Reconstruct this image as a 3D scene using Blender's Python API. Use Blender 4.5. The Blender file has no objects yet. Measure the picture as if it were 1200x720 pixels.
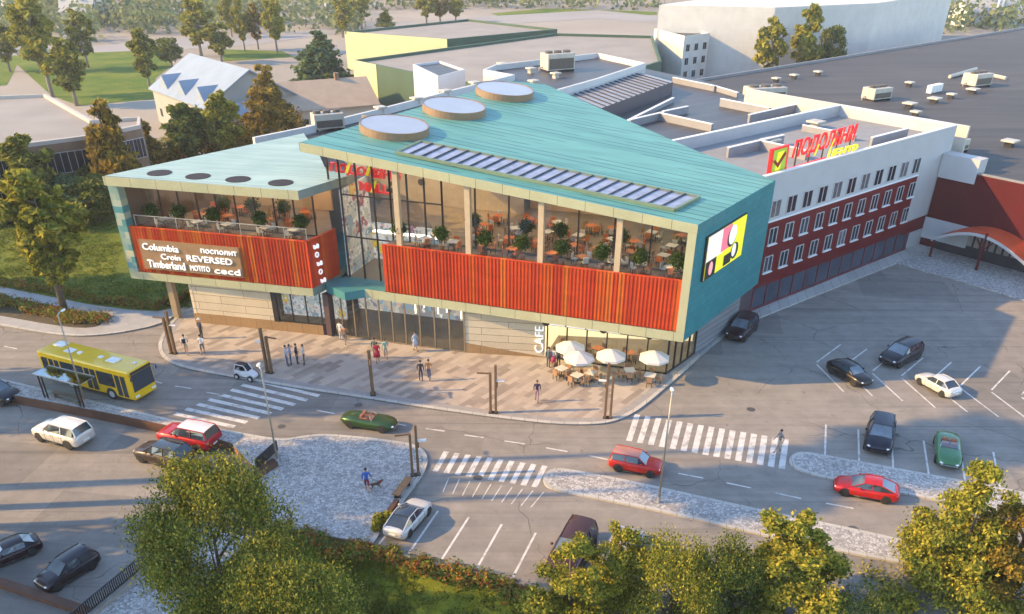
import bpy, math, random
import numpy as np
from mathutils import Vector, Matrix
R = math.radians
C = bpy.context.scene.collection
SC = bpy.context.scene
rnd = random.Random(7)

# ------------------------------------------------------------------ camera
EYE = 31.75
PITCH, ROLL, FPX, CX, CY = .5889, -.0025, 987.9, 597.25, 554.02
_f = Vector((0, math.cos(PITCH), -math.sin(PITCH))); _d = Vector((0, -math.sin(PITCH), -math.cos(PITCH))); _r = Vector((1, 0, 0))
_c, _s = math.cos(ROLL), math.sin(ROLL)
CR, CD = _r * _c + _d * _s, _d * _c - _r * _s
cam = bpy.data.objects.new('camera', bpy.data.cameras.new('camera')); C.objects.link(cam)
cam.data.lens = 36 * FPX / 1200; cam.data.sensor_width = 36
cam.data.shift_x = (600 - CX) / 1200; cam.data.shift_y = (CY - 360) / 1200
cam.data.clip_start = .5; cam.data.clip_end = 6000
_m = Matrix((CR, -CD, -_f)).transposed().to_4x4(); _m.translation = (0, 0, EYE)
cam.matrix_world = _m
SC.camera = cam

# ------------------------------------------------------------------ light
SUN_ELEV, SUN_HEAD = 27.0, 4.5            # shadows run to the right of the square
W = bpy.data.worlds.new("World"); SC.world = W; W.use_nodes = True
nt = W.node_tree; bg = nt.nodes['Background']
sky = nt.nodes.new('ShaderNodeTexSky'); sky.sky_type = 'NISHITA'; sky.sun_disc = False
sky.sun_elevation = R(SUN_ELEV); sky.sun_rotation = R(270 - SUN_HEAD)
sky.air_density = 1.0; sky.dust_density = .3; sky.ozone_density = 1.5
nt.links.new(sky.outputs[0], bg.inputs[0]); bg.inputs[1].default_value = .15
sun = bpy.data.objects.new('sun', bpy.data.lights.new('sun', 'SUN')); C.objects.link(sun)
sun.data.energy = 2.8; sun.data.angle = R(.6); sun.data.color = (1, .63, .22)
_t = Vector((math.cos(R(SUN_HEAD)) * math.cos(R(SUN_ELEV)), math.sin(R(SUN_HEAD)) * math.cos(R(SUN_ELEV)), -math.sin(R(SUN_ELEV))))
sun.rotation_euler = _t.to_track_quat('-Z', 'Y').to_euler(); sun.location = (-60, 0, 80)
SC.view_settings.view_transform = 'Standard'; SC.view_settings.look = 'None'
SC.view_settings.exposure = 1.8; SC.view_settings.gamma = 1
SC.render.engine = 'CYCLES'
SC.cycles.max_bounces = 6; SC.cycles.transparent_max_bounces = 16; SC.cycles.volume_bounces = 0
SC.cycles.use_denoising = True

# ------------------------------------------------------------------ geometry of the site, measured from the photograph
def G(px, py, z=0.):
    d = CR * ((px - CX) / FPX) + CD * ((py - CY) / FPX) + _f
    t = (z - EYE) / d.z
    return Vector((d.x * t, d.y * t, z))
def G2(px, py, z=0.): return G(px, py, z).to_2d()
def on_plane(px, py, a, u):
    """point where the sight line meets the upright plane through a along u: (distance along, height)"""
    d = CR * ((px - CX) / FPX) + CD * ((py - CY) / FPX) + _f
    n = Vector((-u[1], u[0])); t = (a[0] * n.x + a[1] * n.y) / (d.x * n.x + d.y * n.y)
    q = Vector((d.x * t - a[0], d.y * t - a[1]))
    return q.x * u[0] + q.y * u[1], EYE + d.z * t
class Frame:
    """upright working plane: s along the wall, d into the building, z up"""
    def __init__(f, o, ang):
        f.o = Vector(o); f.a = ang; f.u = Vector((math.cos(R(ang)), math.sin(R(ang)))); f.n = Vector((-f.u.y, f.u.x))
    def p(f, s, d=0., z=0.):
        q = f.o + f.u * s + f.n * d; return Vector((q.x, q.y, z))
    def m(f, s=0, d=0, z=0):
        return Matrix.Translation(f.p(s, d, z)) @ Matrix.Rotation(R(f.a), 4, 'Z')
    def at(f, px, py, d=0.):
        o = f.o + f.n * d
        return on_plane(px, py, o, f.u)
FR = Frame((-10.61, 67.98), -18.94)      # mall, right wing front
FL = Frame((-33.8, 72.95), -13.70)       # mall, left wing front
FT = Frame((13.34, 59.76), 54.4)         # teal side wall (d points to the left, into the building)
FH = Frame((46.6, 94.6), -50.66)         # hall at the right; its d axis runs along the red office wall

# ------------------------------------------------------------------ mesh builder
class MB:
    def __init__(b): b.v = []; b.f = []; b.m = []
    def add(b, pts, faces, mi=0, T=None):
        o = len(b.v)
        if T is not None: pts = [T @ Vector(p) for p in pts]
        b.v += [tuple(p) for p in pts]
        for k, f in enumerate(faces):
            b.f.append(tuple(o + i for i in f)); b.m.append(mi if isinstance(mi, int) else mi[k])
        return b
    def box(b, x0, x1, y0, y1, z0, z1, mi=0, T=None):
        p = [(x0, y0, z0), (x1, y0, z0), (x1, y1, z0), (x0, y1, z0), (x0, y0, z1), (x1, y0, z1), (x1, y1, z1), (x0, y1, z1)]
        return b.add(p, [(3, 2, 1, 0), (4, 5, 6, 7), (0, 1, 5, 4), (1, 2, 6, 5), (2, 3, 7, 6), (3, 0, 4, 7)], mi, T)
    def poly(b, pts, mi=0, T=None): return b.add(pts, [tuple(range(len(pts)))], mi, T)
    def prism(b, pts, z0, z1, side=0, top=0, bottom=True, T=None):
        """pts: outline (x,y); z0/z1: numbers or functions of (x,y)"""
        a = sum(pts[i][0] * pts[(i + 1) % len(pts)][1] - pts[(i + 1) % len(pts)][0] * pts[i][1] for i in range(len(pts)))
        if a < 0: pts = pts[::-1]
        n = len(pts); f0 = z0 if callable(z0) else (lambda x, y: z0); f1 = z1 if callable(z1) else (lambda x, y: z1)
        P = [(p[0], p[1], f0(p[0], p[1])) for p in pts] + [(p[0], p[1], f1(p[0], p[1])) for p in pts]
        F = [(i, (i + 1) % n, n + (i + 1) % n, n + i) for i in range(n)] + [tuple(range(n, 2 * n))]
        M_ = [side] * n + [top]
        if bottom: F.append(tuple(range(n))[::-1]); M_.append(side)
        return b.add(P, F, M_, T)
    def cyl(b, c, r, z0, z1, n=12, mi=0, r2=None, T=None, cap=True):
        r2 = r if r2 is None else r2
        P = [(c[0] + r * math.cos(2 * math.pi * i / n), c[1] + r * math.sin(2 * math.pi * i / n), z0) for i in range(n)]
        P += [(c[0] + r2 * math.cos(2 * math.pi * i / n), c[1] + r2 * math.sin(2 * math.pi * i / n), z1) for i in range(n)]
        F = [(i, (i + 1) % n, n + (i + 1) % n, n + i) for i in range(n)]
        if cap: F += [tuple(range(n))[::-1], tuple(range(n, 2 * n))]
        return b.add(P, F, mi, T)
    def tube(b, path, rs, n=6, mi=0, T=None):
        path = [Vector(p) for p in path]
        if not isinstance(rs, (list, tuple)): rs = [rs] * len(path)
        P = []; F = []
        for i, p in enumerate(path):
            t = (path[min(i + 1, len(path) - 1)] - path[max(i - 1, 0)]).normalized()
            x = t.orthogonal().normalized() if i == 0 else (x - t * x.dot(t)).normalized()
            y = t.cross(x)
            P += [p + (x * math.cos(2 * math.pi * k / n) + y * math.sin(2 * math.pi * k / n)) * rs[i] for k in range(n)]
        for i in range(len(path) - 1):
            F += [(i * n + k, i * n + (k + 1) % n, (i + 1) * n + (k + 1) % n, (i + 1) * n + k) for k in range(n)]
        F += [tuple(range(n))[::-1], tuple(range((len(path) - 1) * n, len(path) * n))]
        return b.add(P, F, mi, T)
    def ball(b, c, r, mi=0, n=8, m=5, T=None):
        rx, ry, rz = (r, r, r) if not isinstance(r, (tuple, list)) else r
        P = [(c[0], c[1], c[2] - rz)]
        for j in range(1, m):
            t = -math.pi / 2 + math.pi * j / m
            P += [(c[0] + rx * math.cos(t) * math.cos(2 * math.pi * i / n), c[1] + ry * math.cos(t) * math.sin(2 * math.pi * i / n), c[2] + rz * math.sin(t)) for i in range(n)]
        P.append((c[0], c[1], c[2] + rz)); L = len(P) - 1
        F = [(0, 1 + (i + 1) % n, 1 + i) for i in range(n)]
        for j in range(m - 2):
            F += [(1 + j * n + i, 1 + j * n + (i + 1) % n, 1 + (j + 1) * n + (i + 1) % n, 1 + (j + 1) * n + i) for i in range(n)]
        F += [(1 + (m - 2) * n + i, 1 + (m - 2) * n + (i + 1) % n, L) for i in range(n)]
        return b.add(P, F, mi, T)
    def wheel(b, c, r, w, n=18, mi=0, T=None, ax='y'):
        P = []
        for s in (-1, 1):
            for rr, k in ((r * .82, 1.0), (r, .7)):
                P += [(c[0] + rr * math.cos(2 * math.pi * i / n), c[1] + s * w / 2 * k, c[2] + rr * math.sin(2 * math.pi * i / n)) for i in range(n)]
        F = []
        for a_, b_ in ((0, 1), (1, 3), (3, 2)):
            F += [(a_ * n + i, b_ * n + i, b_ * n + (i + 1) % n, a_ * n + (i + 1) % n) for i in range(n)]
        F += [tuple(range(n)), tuple(range(2 * n, 3 * n))[::-1]]
        return b.add(P, F, mi, T)
    def build(b, name, mats, parent=None, smooth=False, world=True, bevel=0.):
        me = bpy.data.meshes.new(name)
        v = b.v
        if parent is not None and world:
            r = parent
            while r.parent is not None: r = r.parent
            l = r.location
            v = [(p[0] - l.x, p[1] - l.y, p[2] - l.z) for p in v]
        me.from_pydata(v, [], b.f)
        for x in (mats if isinstance(mats, (list, tuple)) else [mats]): me.materials.append(x)
        me.polygons.foreach_set('material_index', b.m)
        if smooth: me.polygons.foreach_set('use_smooth', [True] * len(b.f))
        me.update()
        o = bpy.data.objects.new(name, me); C.objects.link(o)
        if parent is not None: o.parent = parent
        if bevel:
            mo = o.modifiers.new('bevel', 'BEVEL'); mo.width = bevel; mo.segments = 2; mo.limit_method = 'ANGLE'
        return o

def tag(o, label=None, cat=None, group=None, kind=None):
    if label: o['label'] = label
    if cat: o['category'] = cat
    if group: o['group'] = group
    if kind: o['kind'] = kind
    return o
def thing(name, label, cat, loc=(0, 0, 0), rz=0., group=None):
    o = bpy.data.objects.new(name, None); C.objects.link(o)
    o.location = loc; o.rotation_euler = (0, 0, rz); o.empty_display_size = .5
    return tag(o, label, cat, group)
KIDS = {}
def kids(o):
    return [c for c in C.objects if c.parent == o]
def copy_tree(o, loc, rz=0., label=None, group=None, scale=None, parent=None, _k=None):
    c = o.copy(); C.objects.link(c)
    if parent is not None: c.parent = parent
    else:
        c.location = loc; c.rotation_euler = (0, 0, rz)
        if scale is not None: c.scale = (scale, scale, scale) if not isinstance(scale, tuple) else scale
        if label: c['label'] = label
        if group: c['group'] = group
    if o.name not in KIDS: KIDS[o.name] = kids(o)
    for ch in KIDS[o.name]: copy_tree(ch, None, parent=c)
    return c
def struct(name, mb, mats, **k): return tag(mb.build(name, mats, **k), kind='structure')

# ------------------------------------------------------------------ materials
class NT:
    def __init__(s, name):
        s.m = bpy.data.materials.new(name); s.m.use_nodes = True; s.t = s.m.node_tree; s.b = s.t.nodes['Principled BSDF']
    def n(s, typ, **k):
        x = s.t.nodes.new('ShaderNode' + typ)
        for a, v in k.items():
            if hasattr(x, a): setattr(x, a, v)
            else: x.inputs[a.replace('_', ' ')].default_value = v
        return x
    def l(s, a, b): s.t.links.new(a, b)
    def math(s, op, a, b=None):
        x = s.n('Math', operation=op)
        for i, q in enumerate((a, b)):
            if q is None: continue
            if isinstance(q, (int, float)): x.inputs[i].default_value = q
            else: s.l(q, x.inputs[i])
        return x.outputs[0]
    def coord(s, rot=0., scale=(1, 1, 1), src='Object'):
        tc = s.n('TexCoord'); mp = s.n('Mapping'); mp.inputs['Rotation'].default_value = (0, 0, R(-rot)); mp.inputs['Scale'].default_value = scale
        if src == 'World':
            g = s.n('NewGeometry'); s.l(g.outputs['Position'], mp.inputs[0])
        else: s.l(tc.outputs[src], mp.inputs[0])
        return mp.outputs[0]
    def noise(s, vec, scale, detail=4, rough=.55):
        x = s.n('TexNoise'); x.inputs['Scale'].default_value = scale; x.inputs['Detail'].default_value = detail; x.inputs['Roughness'].default_value = rough
        s.l(vec, x.inputs['Vector']); return x.outputs['Fac']
    def ramp(s, fac, stops, interp='LINEAR'):
        x = s.n('ValToRGB'); x.color_ramp.interpolation = interp; e = x.color_ramp.elements
        while len(e) < len(stops): e.new(.5)
        for k, (p, c) in enumerate(stops): e[k].position = p; e[k].color = (*c, 1) if len(c) == 3 else c
        s.l(fac, x.inputs[0]); return x.outputs[0]
    def mix(s, fac, a, b, mode='MIX'):
        x = s.n('Mix', data_type='RGBA', blend_type=mode)
        for i, q in ((0, fac), (6, a), (7, b)):
            if isinstance(q, (int, float)): x.inputs[i].default_value = q
            elif isinstance(q, tuple): x.inputs[i].default_value = (*q, 1)
            else: s.l(q, x.inputs[i])
        return x.outputs[2]
    def bump(s, h, strength=.3, dist=.05):
        x = s.n('Bump'); x.inputs['Strength'].default_value = strength; x.inputs['Distance'].default_value = dist
        s.l(h, x.inputs['Height']); s.l(x.outputs[0], s.b.inputs['Normal'])
    def col(s, c):
        if isinstance(c, tuple): s.b.inputs['Base Color'].default_value = (*c, 1)
        else: s.l(c, s.b.inputs['Base Color'])
        return s
    def set(s, rough=.6, metal=0., spec=None):
        s.b.inputs['Roughness'].default_value = rough; s.b.inputs['Metallic'].default_value = metal
        if spec is not None: s.b.inputs['Specular IOR Level'].default_value = spec
        return s.m
def scl(c, k): return tuple(min(1, x * k) for x in c)
_pm = {}
def pm(col, rough=.6, metal=0., var=.12, sc=1.5, bump=0., spec=None, name=None):
    key = (col, rough, metal, var, sc, bump, spec)
    if key in _pm: return _pm[key]
    t = NT(name or 'paint'); v = t.coord(src='World')
    f = t.noise(v, sc, 5)
    t.col(t.ramp(f, [(.25, scl(col, 1 - var)), (.75, scl(col, 1 + var))]))
    if bump: t.bump(t.noise(v, sc * 8, 3), bump, .02)
    _pm[key] = t.set(rough, metal, spec); return _pm[key]
def car_paint(col, metal=.25):
    key = ('car', col)
    if key in _pm: return _pm[key]
    t = NT('car_paint'); v = t.coord(); f = t.noise(v, 3, 4)
    t.col(t.ramp(f, [(.3, scl(col, .9)), (.8, scl(col, 1.08))]))
    t.b.inputs['Coat Weight'].default_value = .45; t.b.inputs['Coat Roughness'].default_value = .05; t.b.inputs['Specular IOR Level'].default_value = .3
    _pm[key] = t.set(.34, metal); return _pm[key]
def emit(col, strength, name='lit'):
    t = NT(name); t.col(col); t.b.inputs['Emission Color'].default_value = (*col, 1); t.b.inputs['Emission Strength'].default_value = strength
    return t.set(.5)

def m_asphalt():
    t = NT('asphalt'); v = t.coord(src='World')
    big = t.noise(v, .06, 4); mid = t.noise(v, .7, 5, .65); fine = t.noise(v, 22, 3, .7)
    v2 = t.coord(rot=-10, scale=(.05, 1.2, 1), src='World'); streak = t.noise(v2, 1., 4, .6)
    c = t.ramp(big, [(.3, (.20, .18, .158)), (.7, (.26, .233, .204))])
    c = t.mix(.55, c, t.ramp(mid, [(.3, (.35, .35, .35)), (.7, (.62, .62, .62))]), 'OVERLAY')
    c = t.mix(.5, c, t.ramp(streak, [(.35, (.40, .40, .40)), (.65, (.58, .58, .58))]), 'OVERLAY')
    c = t.mix(.45, c, t.ramp(fine, [(.3, (.3, .3, .3)), (.7, (.7, .7, .7))]), 'OVERLAY')
    dv = t.n('VectorMath', operation='ADD'); t.l(v, dv.inputs[0]); sc_ = t.n('VectorMath', operation='SCALE'); sc_.inputs['Scale'].default_value = 1.6
    ns = t.n('TexNoise'); ns.inputs['Scale'].default_value = .5; t.l(v, ns.inputs['Vector']); t.l(ns.outputs['Color'], sc_.inputs[0]); t.l(sc_.outputs[0], dv.inputs[1])
    ck = t.n('TexVoronoi', feature='DISTANCE_TO_EDGE'); ck.inputs['Scale'].default_value = .13; t.l(dv.outputs[0], ck.inputs['Vector'])
    crack = t.math('MULTIPLY', t.ramp(ck.outputs['Distance'], [(.0, (1, 1, 1)), (.006, (0, 0, 0))]), t.ramp(t.noise(v, .09, 3), [(.48, (0, 0, 0)), (.55, (.8, .8, .8))]))
    c = t.mix(crack, c, (.05, .047, .045))
    pb = t.n('TexBrick', offset=.37); pb.inputs['Scale'].default_value = 1; pb.inputs['Brick Width'].default_value = 9.; pb.inputs['Row Height'].default_value = 5.2; pb.inputs['Mortar Size'].default_value = .02; pb.inputs['Color1'].default_value = (0, 0, 0, 1); pb.inputs['Color2'].default_value = (1, 1, 1, 1); pb.inputs['Mortar'].default_value = (.3, .3, .3, 1); t.l(t.coord(rot=-8, src='World'), pb.inputs['Vector'])
    c = t.mix(t.ramp(pb.outputs['Color'], [(.80, (0, 0, 0)), (.84, (.28, .28, .28))]), c, (.075, .072, .07))
    v4 = t.coord(rot=-8, scale=(.02, 2.2, 1), src='World'); tr_ = t.noise(v4, 1., 2, .5); c = t.mix(t.ramp(tr_, [(.60, (0, 0, 0)), (.70, (.38, .38, .38))]), c, (.06, .057, .055))
    oil = t.noise(v, 1.7, 2, .5); c = t.mix(t.ramp(oil, [(.68, (0, 0, 0)), (.78, (.4, .4, .4))]), c, (.05, .047, .045))
    t.col(c); t.bump(fine, .35, .01); return t.set(.82, 0, .35)
def m_brick(name, rot, w, h, mortar, c1, c2, cm, var=None, rough=.6, metal=0, bump=.3, grain=0., offset=.5, vertical=False, bias=0.):
    """bricks/panels; vertical=True lays them on an upright wall (along the wall, height)"""
    t = NT(name); v = t.coord(rot=rot, src='World')
    if vertical:
        sp = t.n('SeparateXYZ'); t.l(v, sp.inputs[0]); cb = t.n('CombineXYZ'); t.l(sp.outputs[0], cb.inputs[0]); t.l(sp.outputs[2], cb.inputs[1]); v2 = cb.outputs[0]
    else: v2 = v
    b = t.n('TexBrick', offset=offset); b.inputs['Scale'].default_value = 1; b.inputs['Brick Width'].default_value = w; b.inputs['Row Height'].default_value = h
    b.inputs['Mortar Size'].default_value = mortar; b.inputs['Mortar Smooth'].default_value = .2; b.inputs['Bias'].default_value = bias
    b.inputs['Color1'].default_value = (*c1, 1); b.inputs['Color2'].default_value = (*c2, 1); b.inputs['Mortar'].default_value = (*cm, 1)
    t.l(v2, b.inputs['Vector'])
    n = t.noise(v, .5, 5, .6); c = t.mix(.35, b.outputs['Color'], t.ramp(n, [(.3, (.38, .38, .38)), (.7, (.62, .62, .62))]), 'OVERLAY')
    n2 = t.noise(v, 9, 4, .6); c = t.mix(.3, c, t.ramp(n2, [(.3, (.36, .36, .36)), (.7, (.64, .64, .64))]), 'OVERLAY')
    t.col(c); inv = t.math('SUBTRACT', 1., b.outputs['Fac']); t.bump(inv, bump, .02); return t.set(rough, metal)
def m_cobble():
    t = NT('cobble'); v = t.coord(rot=20, src='World')
    vo = t.n('TexVoronoi', feature='F1'); vo.inputs['Scale'].default_value = 5.5; t.l(v, vo.inputs['Vector'])
    ed = t.n('TexVoronoi', feature='DISTANCE_TO_EDGE'); ed.inputs['Scale'].default_value = 5.5; t.l(v, ed.inputs['Vector'])
    sp = t.n('SeparateColor'); t.l(vo.outputs['Color'], sp.inputs[0])
    c = t.ramp(sp.outputs[0], [(0, (.24, .225, .215)), (.5, (.38, .36, .34)), (1, (.52, .49, .46))])
    f = t.ramp(ed.outputs['Distance'], [(.02, (0, 0, 0)), (.07, (1, 1, 1))])
    c = t.mix(f, (.17, .16, .15), c)
    t.col(t.mix(.4, c, t.ramp(t.noise(v, .35, 5), [(.3, (.38, .38, .38)), (.7, (.6, .6, .6))]), 'OVERLAY')); t.bump(f, .4, .02); return t.set(.75)
def m_cladding(rot, dark=1.):
    t = NT('timber_cladding'); v = t.coord(rot=rot, src='World'); sp = t.n('SeparateXYZ'); t.l(v, sp.inputs[0])
    w = t.n('TexWhiteNoise', noise_dimensions='1D'); t.l(t.math('FLOOR', t.math('MULTIPLY', sp.outputs[0], 2.3)), w.inputs['W'])
    c = t.ramp(w.outputs['Value'], [(0, scl((.44, .045, .012), dark)), (.30, scl((.39, .037, .011), dark)), (.52, scl((.46, .055, .012), dark)), (.72, scl((.47, .078, .013), dark)), (.88, scl((.50, .115, .016), dark))], 'CONSTANT')
    v3 = t.coord(rot=rot, scale=(14, 14, .7), src='World'); g = t.noise(v3, 1, 5, .6)
    c = t.mix(.5, c, t.ramp(g, [(.3, (.33, .33, .33)), (.7, (.62, .62, .62))]), 'OVERLAY'); c = t.mix(.6, c, t.ramp(t.noise(t.coord(rot=rot, scale=(.5, .5, 1.6), src='World'), 1., 4), [(.3, (.4, .4, .4)), (.7, (.6, .6, .6))]), 'OVERLAY')
    t.col(c); fr = t.math('GREATER_THAN', t.math('FRACT', t.math('MULTIPLY', sp.outputs[0], 6.9)), .16); t.bump(fr, .6, .02); return t.set(.6, 0, .2)
def m_glass(tint=(.78, .84, .86), gl=.16, name='glass'):
    m = bpy.data.materials.new(name); m.use_nodes = True; t = m.node_tree; t.nodes.clear()
    o = t.nodes.new('ShaderNodeOutputMaterial'); mx = t.nodes.new('ShaderNodeMixShader'); tr = t.nodes.new('ShaderNodeBsdfTransparent'); g = t.nodes.new('ShaderNodeBsdfGlossy')
    lw = t.nodes.new('ShaderNodeLayerWeight'); lw.inputs[0].default_value = .35; mr = t.nodes.new('ShaderNodeMapRange'); mr.inputs[3].default_value = gl * .5; mr.inputs[4].default_value = min(.9, gl * 3.5)
    tr.inputs[0].default_value = (*tint, 1); g.inputs['Roughness'].default_value = .03; g.inputs[0].default_value = (.9, .93, .95, 1)
    t.links.new(lw.outputs['Fresnel'], mr.inputs[0]); t.links.new(mr.outputs[0], mx.inputs[0]); t.links.new(tr.outputs[0], mx.inputs[1]); t.links.new(g.outputs[0], mx.inputs[2]); t.links.new(mx.outputs[0], o.inputs[0])
    return m
def m_leaf(name, cols, trans=.35):
    m = bpy.data.materials.new(name); m.use_nodes = True; t = m.node_tree; t.nodes.clear()
    o = t.nodes.new('ShaderNodeOutputMaterial'); mx = t.nodes.new('ShaderNodeMixShader'); d = t.nodes.new('ShaderNodeBsdfDiffuse'); tl = t.nodes.new('ShaderNodeBsdfTranslucent')
    g = t.nodes.new('ShaderNodeNewGeometry'); r = t.nodes.new('ShaderNodeValToRGB'); e = r.color_ramp.elements
    while len(e) < len(cols): e.new(.5)
    for k, c in enumerate(cols): e[k].position = k / (len(cols) - 1); e[k].color = (c[0] * 1.0, c[1] * 1.04, c[2] * 1.1, 1)
    mx.inputs[0].default_value = trans
    t.links.new(g.outputs['Random Per Island'], r.inputs[0]); t.links.new(r.outputs[0], d.inputs[0]); t.links.new(r.outputs[0], tl.inputs[0])
    t.links.new(d.outputs[0], mx.inputs[1]); t.links.new(tl.outputs[0], mx.inputs[2]); t.links.new(mx.outputs[0], o.inputs[0])
    return m
def m_grass(name='grass', a=(.045, .075, .018), b=(.12, .14, .035)):
    t = NT(name); v = t.coord(src='World')
    n1 = t.noise(v, .12, 5, .6); n2 = t.noise(v, 2.2, 6, .75); n3 = t.noise(v, 14, 3, .7)
    c = t.ramp(n1, [(.3, a), (.7, b)]); c = t.mix(.7, c, t.ramp(n2, [(.3, (.25, .28, .2)), (.7, (.72, .7, .5))]), 'OVERLAY')
    c = t.mix(.6, c, t.ramp(n3, [(.3, (.25, .25, .25)), (.7, (.75, .75, .7))]), 'OVERLAY')
    t.col(c); t.bump(n2, .8, .15); return t.set(.95, 0, .1)

A_ = m_asphalt(); COB = m_cobble(); GRASS = m_grass('grass', (.065, .105, .02), (.17, .18, .035))
PLAZA = m_brick('plaza_pavers', 52, 1.5, .5, .004, (.39, .33, .27), (.12, .095, .08), (.28, .235, .195), rough=.75, bump=.1, bias=-.38)
CONC = m_brick('kerb_concrete', -8, 1.0, 60., .02, (.44, .42, .385), (.36, .345, .315), (.17, .16, .145), rough=.8, bump=.25); WHITE = pm((.74, .73, .70), .6, 0, .10, 2.5, name='white_paint')
LINE = None; DARKM = pm((.03, .028, .03), .45, .3, .15, name='dark_metal')

def m_line():
    t = NT('road_paint'); v = t.coord(src='World'); a = t.noise(v, 1.3, 5, .7); b = t.noise(v, 18, 3, .7)
    w = t.ramp(t.math('ADD', t.math('MULTIPLY', a, .6), t.math('MULTIPLY', b, .4)), [(.40, (.26, .245, .225)), (.50, (.58, .56, .53))])
    t.col(w); return t.set(.7)
LINE = m_line()
GLASS = m_glass(); DGLASS = pm((.018, .022, .03), .06, 0, .2, 2, name='dark_glass'); BRONZE = pm((.16, .105, .055), .45, .35, .2, 2, name='bronze_metal')
CLAD_R = m_cladding(-18.94); CLAD_L = m_cladding(-13.7); CLAD_S = m_cladding(62.7)
FASCIA = m_brick('fascia_sheet', -18.94, 2.15, 9., .018, (.40, .40, .25), (.37, .385, .25), (.05, .06, .05), rough=.45, metal=.1, bump=.1, vertical=True)
FASCIA_L = m_brick('fascia_sheet', -13.7, 2.4, 9., .018, (.40, .40, .25), (.37, .385, .25), (.05, .06, .05), rough=.45, metal=.1, bump=.1, vertical=True)
def m_seam(name, rot, row, c1, c2, cl, cut, lw=.12):
    """folded sheet roof: long dark seams of uneven length"""
    t = NT(name); v = t.coord(rot=rot, src='World'); sp = t.n('SeparateXYZ'); t.l(v, sp.inputs[0])
    y = t.math('DIVIDE', sp.outputs[1], row); fr = t.math('FRACT', y); rowid = t.math('FLOOR', y)
    cb = t.n('CombineXYZ'); t.l(t.math('MULTIPLY', sp.outputs[0], .085), cb.inputs[0]); t.l(t.math('MULTIPLY', rowid, 7.31), cb.inputs[1])
    m = t.math('MULTIPLY', t.math('LESS_THAN', fr, lw), t.ramp(t.noise(cb.outputs[0], 1., 2, .5), [(cut, (0, 0, 0)), (cut + .03, (1, 1, 1))]))
    w = t.n('TexWhiteNoise', noise_dimensions='1D'); t.l(rowid, w.inputs['W'])
    c = t.mix(w.outputs['Value'], c1, c2); c = t.mix(.5, c, t.ramp(t.noise(t.coord(rot=rot, scale=(.12, 1, 1), src='World'), 1.2, 5, .6), [(.3, (.38, .38, .38)), (.7, (.62, .62, .62))]), 'OVERLAY')
    c = t.mix(.35, c, t.ramp(t.noise(v, .22, 4), [(.3, (.36, .38, .38)), (.7, (.62, .6, .58))]), 'OVERLAY'); c = t.mix(m, c, cl)
    t.col(c); t.bump(t.math('SUBTRACT', 1., m), .4, .03); return t.set(.5, .1)
TEAL_ROOF = m_seam('teal_standing_seam', -20.5, .95, (.085, .265, .225), (.125, .33, .275), (.006, .05, .065), .44)
PALE_ROOF = m_seam('pale_standing_seam', -14, .7, (.27, .375, .32), (.32, .42, .36), (.14, .25, .235), .48)
TEAL_WALL = m_brick('teal_shingle', 54.4, 1.0, .55, .012, (.022, .19, .215), (.03, .22, .24), (.01, .09, .12), rough=.45, metal=.2, bump=.3, vertical=True)
TEAL = pm((.05, .21, .235), .45, .2, .12, .8, name='teal_sheet')
BEIGE_L = m_brick('stone_cladding', -13, 4.6, .72, .02, (.56, .475, .335), (.47, .39, .27), (.13, .095, .06), rough=.6, bump=.3, vertical=True)
BEIGE_R = m_brick('stone_cladding', -10, 4.6, .62, .02, (.56, .475, .335), (.47, .39, .27), (.13, .095, .06), rough=.6, bump=.3, vertical=True)
PLINTH = m_brick('bronze_plinth', -13, 1.5, 4., .015, (.30, .185, .085), (.32, .20, .095), (.11, .065, .035), rough=.5, metal=.15, bump=.2, vertical=True)
GREYCLAD = m_brick('grey_cladding', 51, 30., .5, .03, (.25, .25, .26), (.20, .20, .21), (.06, .06, .07), rough=.5, bump=.3, vertical=True)
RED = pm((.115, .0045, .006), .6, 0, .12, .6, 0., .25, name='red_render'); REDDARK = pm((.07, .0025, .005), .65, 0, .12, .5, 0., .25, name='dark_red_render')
OFFWHITE = pm((.40, .40, .41), .6, 0, .06, .7, name='white_render')
ROOF_GREY = None; ROOF_DARK = None
ROOF_GREY = m_seam('roof_felt', 39, 1.1, (.05, .049, .053), (.068, .066, .068), (.028, .028, .03), .3, .05)
SIGNRED = emit((.75, .012, .015), .12, 'sign_red'); SIGNYEL = emit((.85, .72, .02), .12, 'sign_yellow'); SIGNWHITE = emit((.85, .85, .85), .15, 'sign_white')  # sign colours carry a weak glow added to brighten them
WOOD = pm((.28, .13, .05), .55, 0, .25, 4, name='wood'); DECK = pm((.20, .155, .12), .6, 0, .2, 1.2, name='deck')
STEEL = pm((.42, .43, .44), .4, .5, .12, 2, name='steel')
LEAVES = [m_leaf('leaves_olive', [(.05, .085, .018), (.12, .14, .025), (.24, .22, .035), (.42, .34, .06)]),
          m_leaf('leaves_green', [(.04, .075, .022), (.085, .12, .025), (.16, .17, .035), (.28, .25, .05)]),
          m_leaf('leaves_yellow', [(.08, .11, .018), (.19, .19, .028), (.33, .29, .04), (.48, .38, .06)]),
          m_leaf('leaves_amber', [(.06, .055, .015), (.15, .11, .02), (.29, .19, .03), (.42, .27, .045)]),
          m_leaf('leaves_bluegreen', [(.03, .06, .035), (.06, .10, .05), (.12, .16, .06), (.2, .23, .08)])]
RUSSET = m_leaf('leaves_russet', [(.07, .12, .025), (.17, .22, .04), (.30, .06, .035), (.11, .18, .04), (.42, .14, .04), (.28, .29, .05), (.14, .20, .04)])
BARK = pm((.10, .075, .055), .9, 0, .3, 6, .4, name='bark'); PALEBARK = pm((.22, .19, .16), .9, 0, .3, 6, .4, name='pale_bark')

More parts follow.
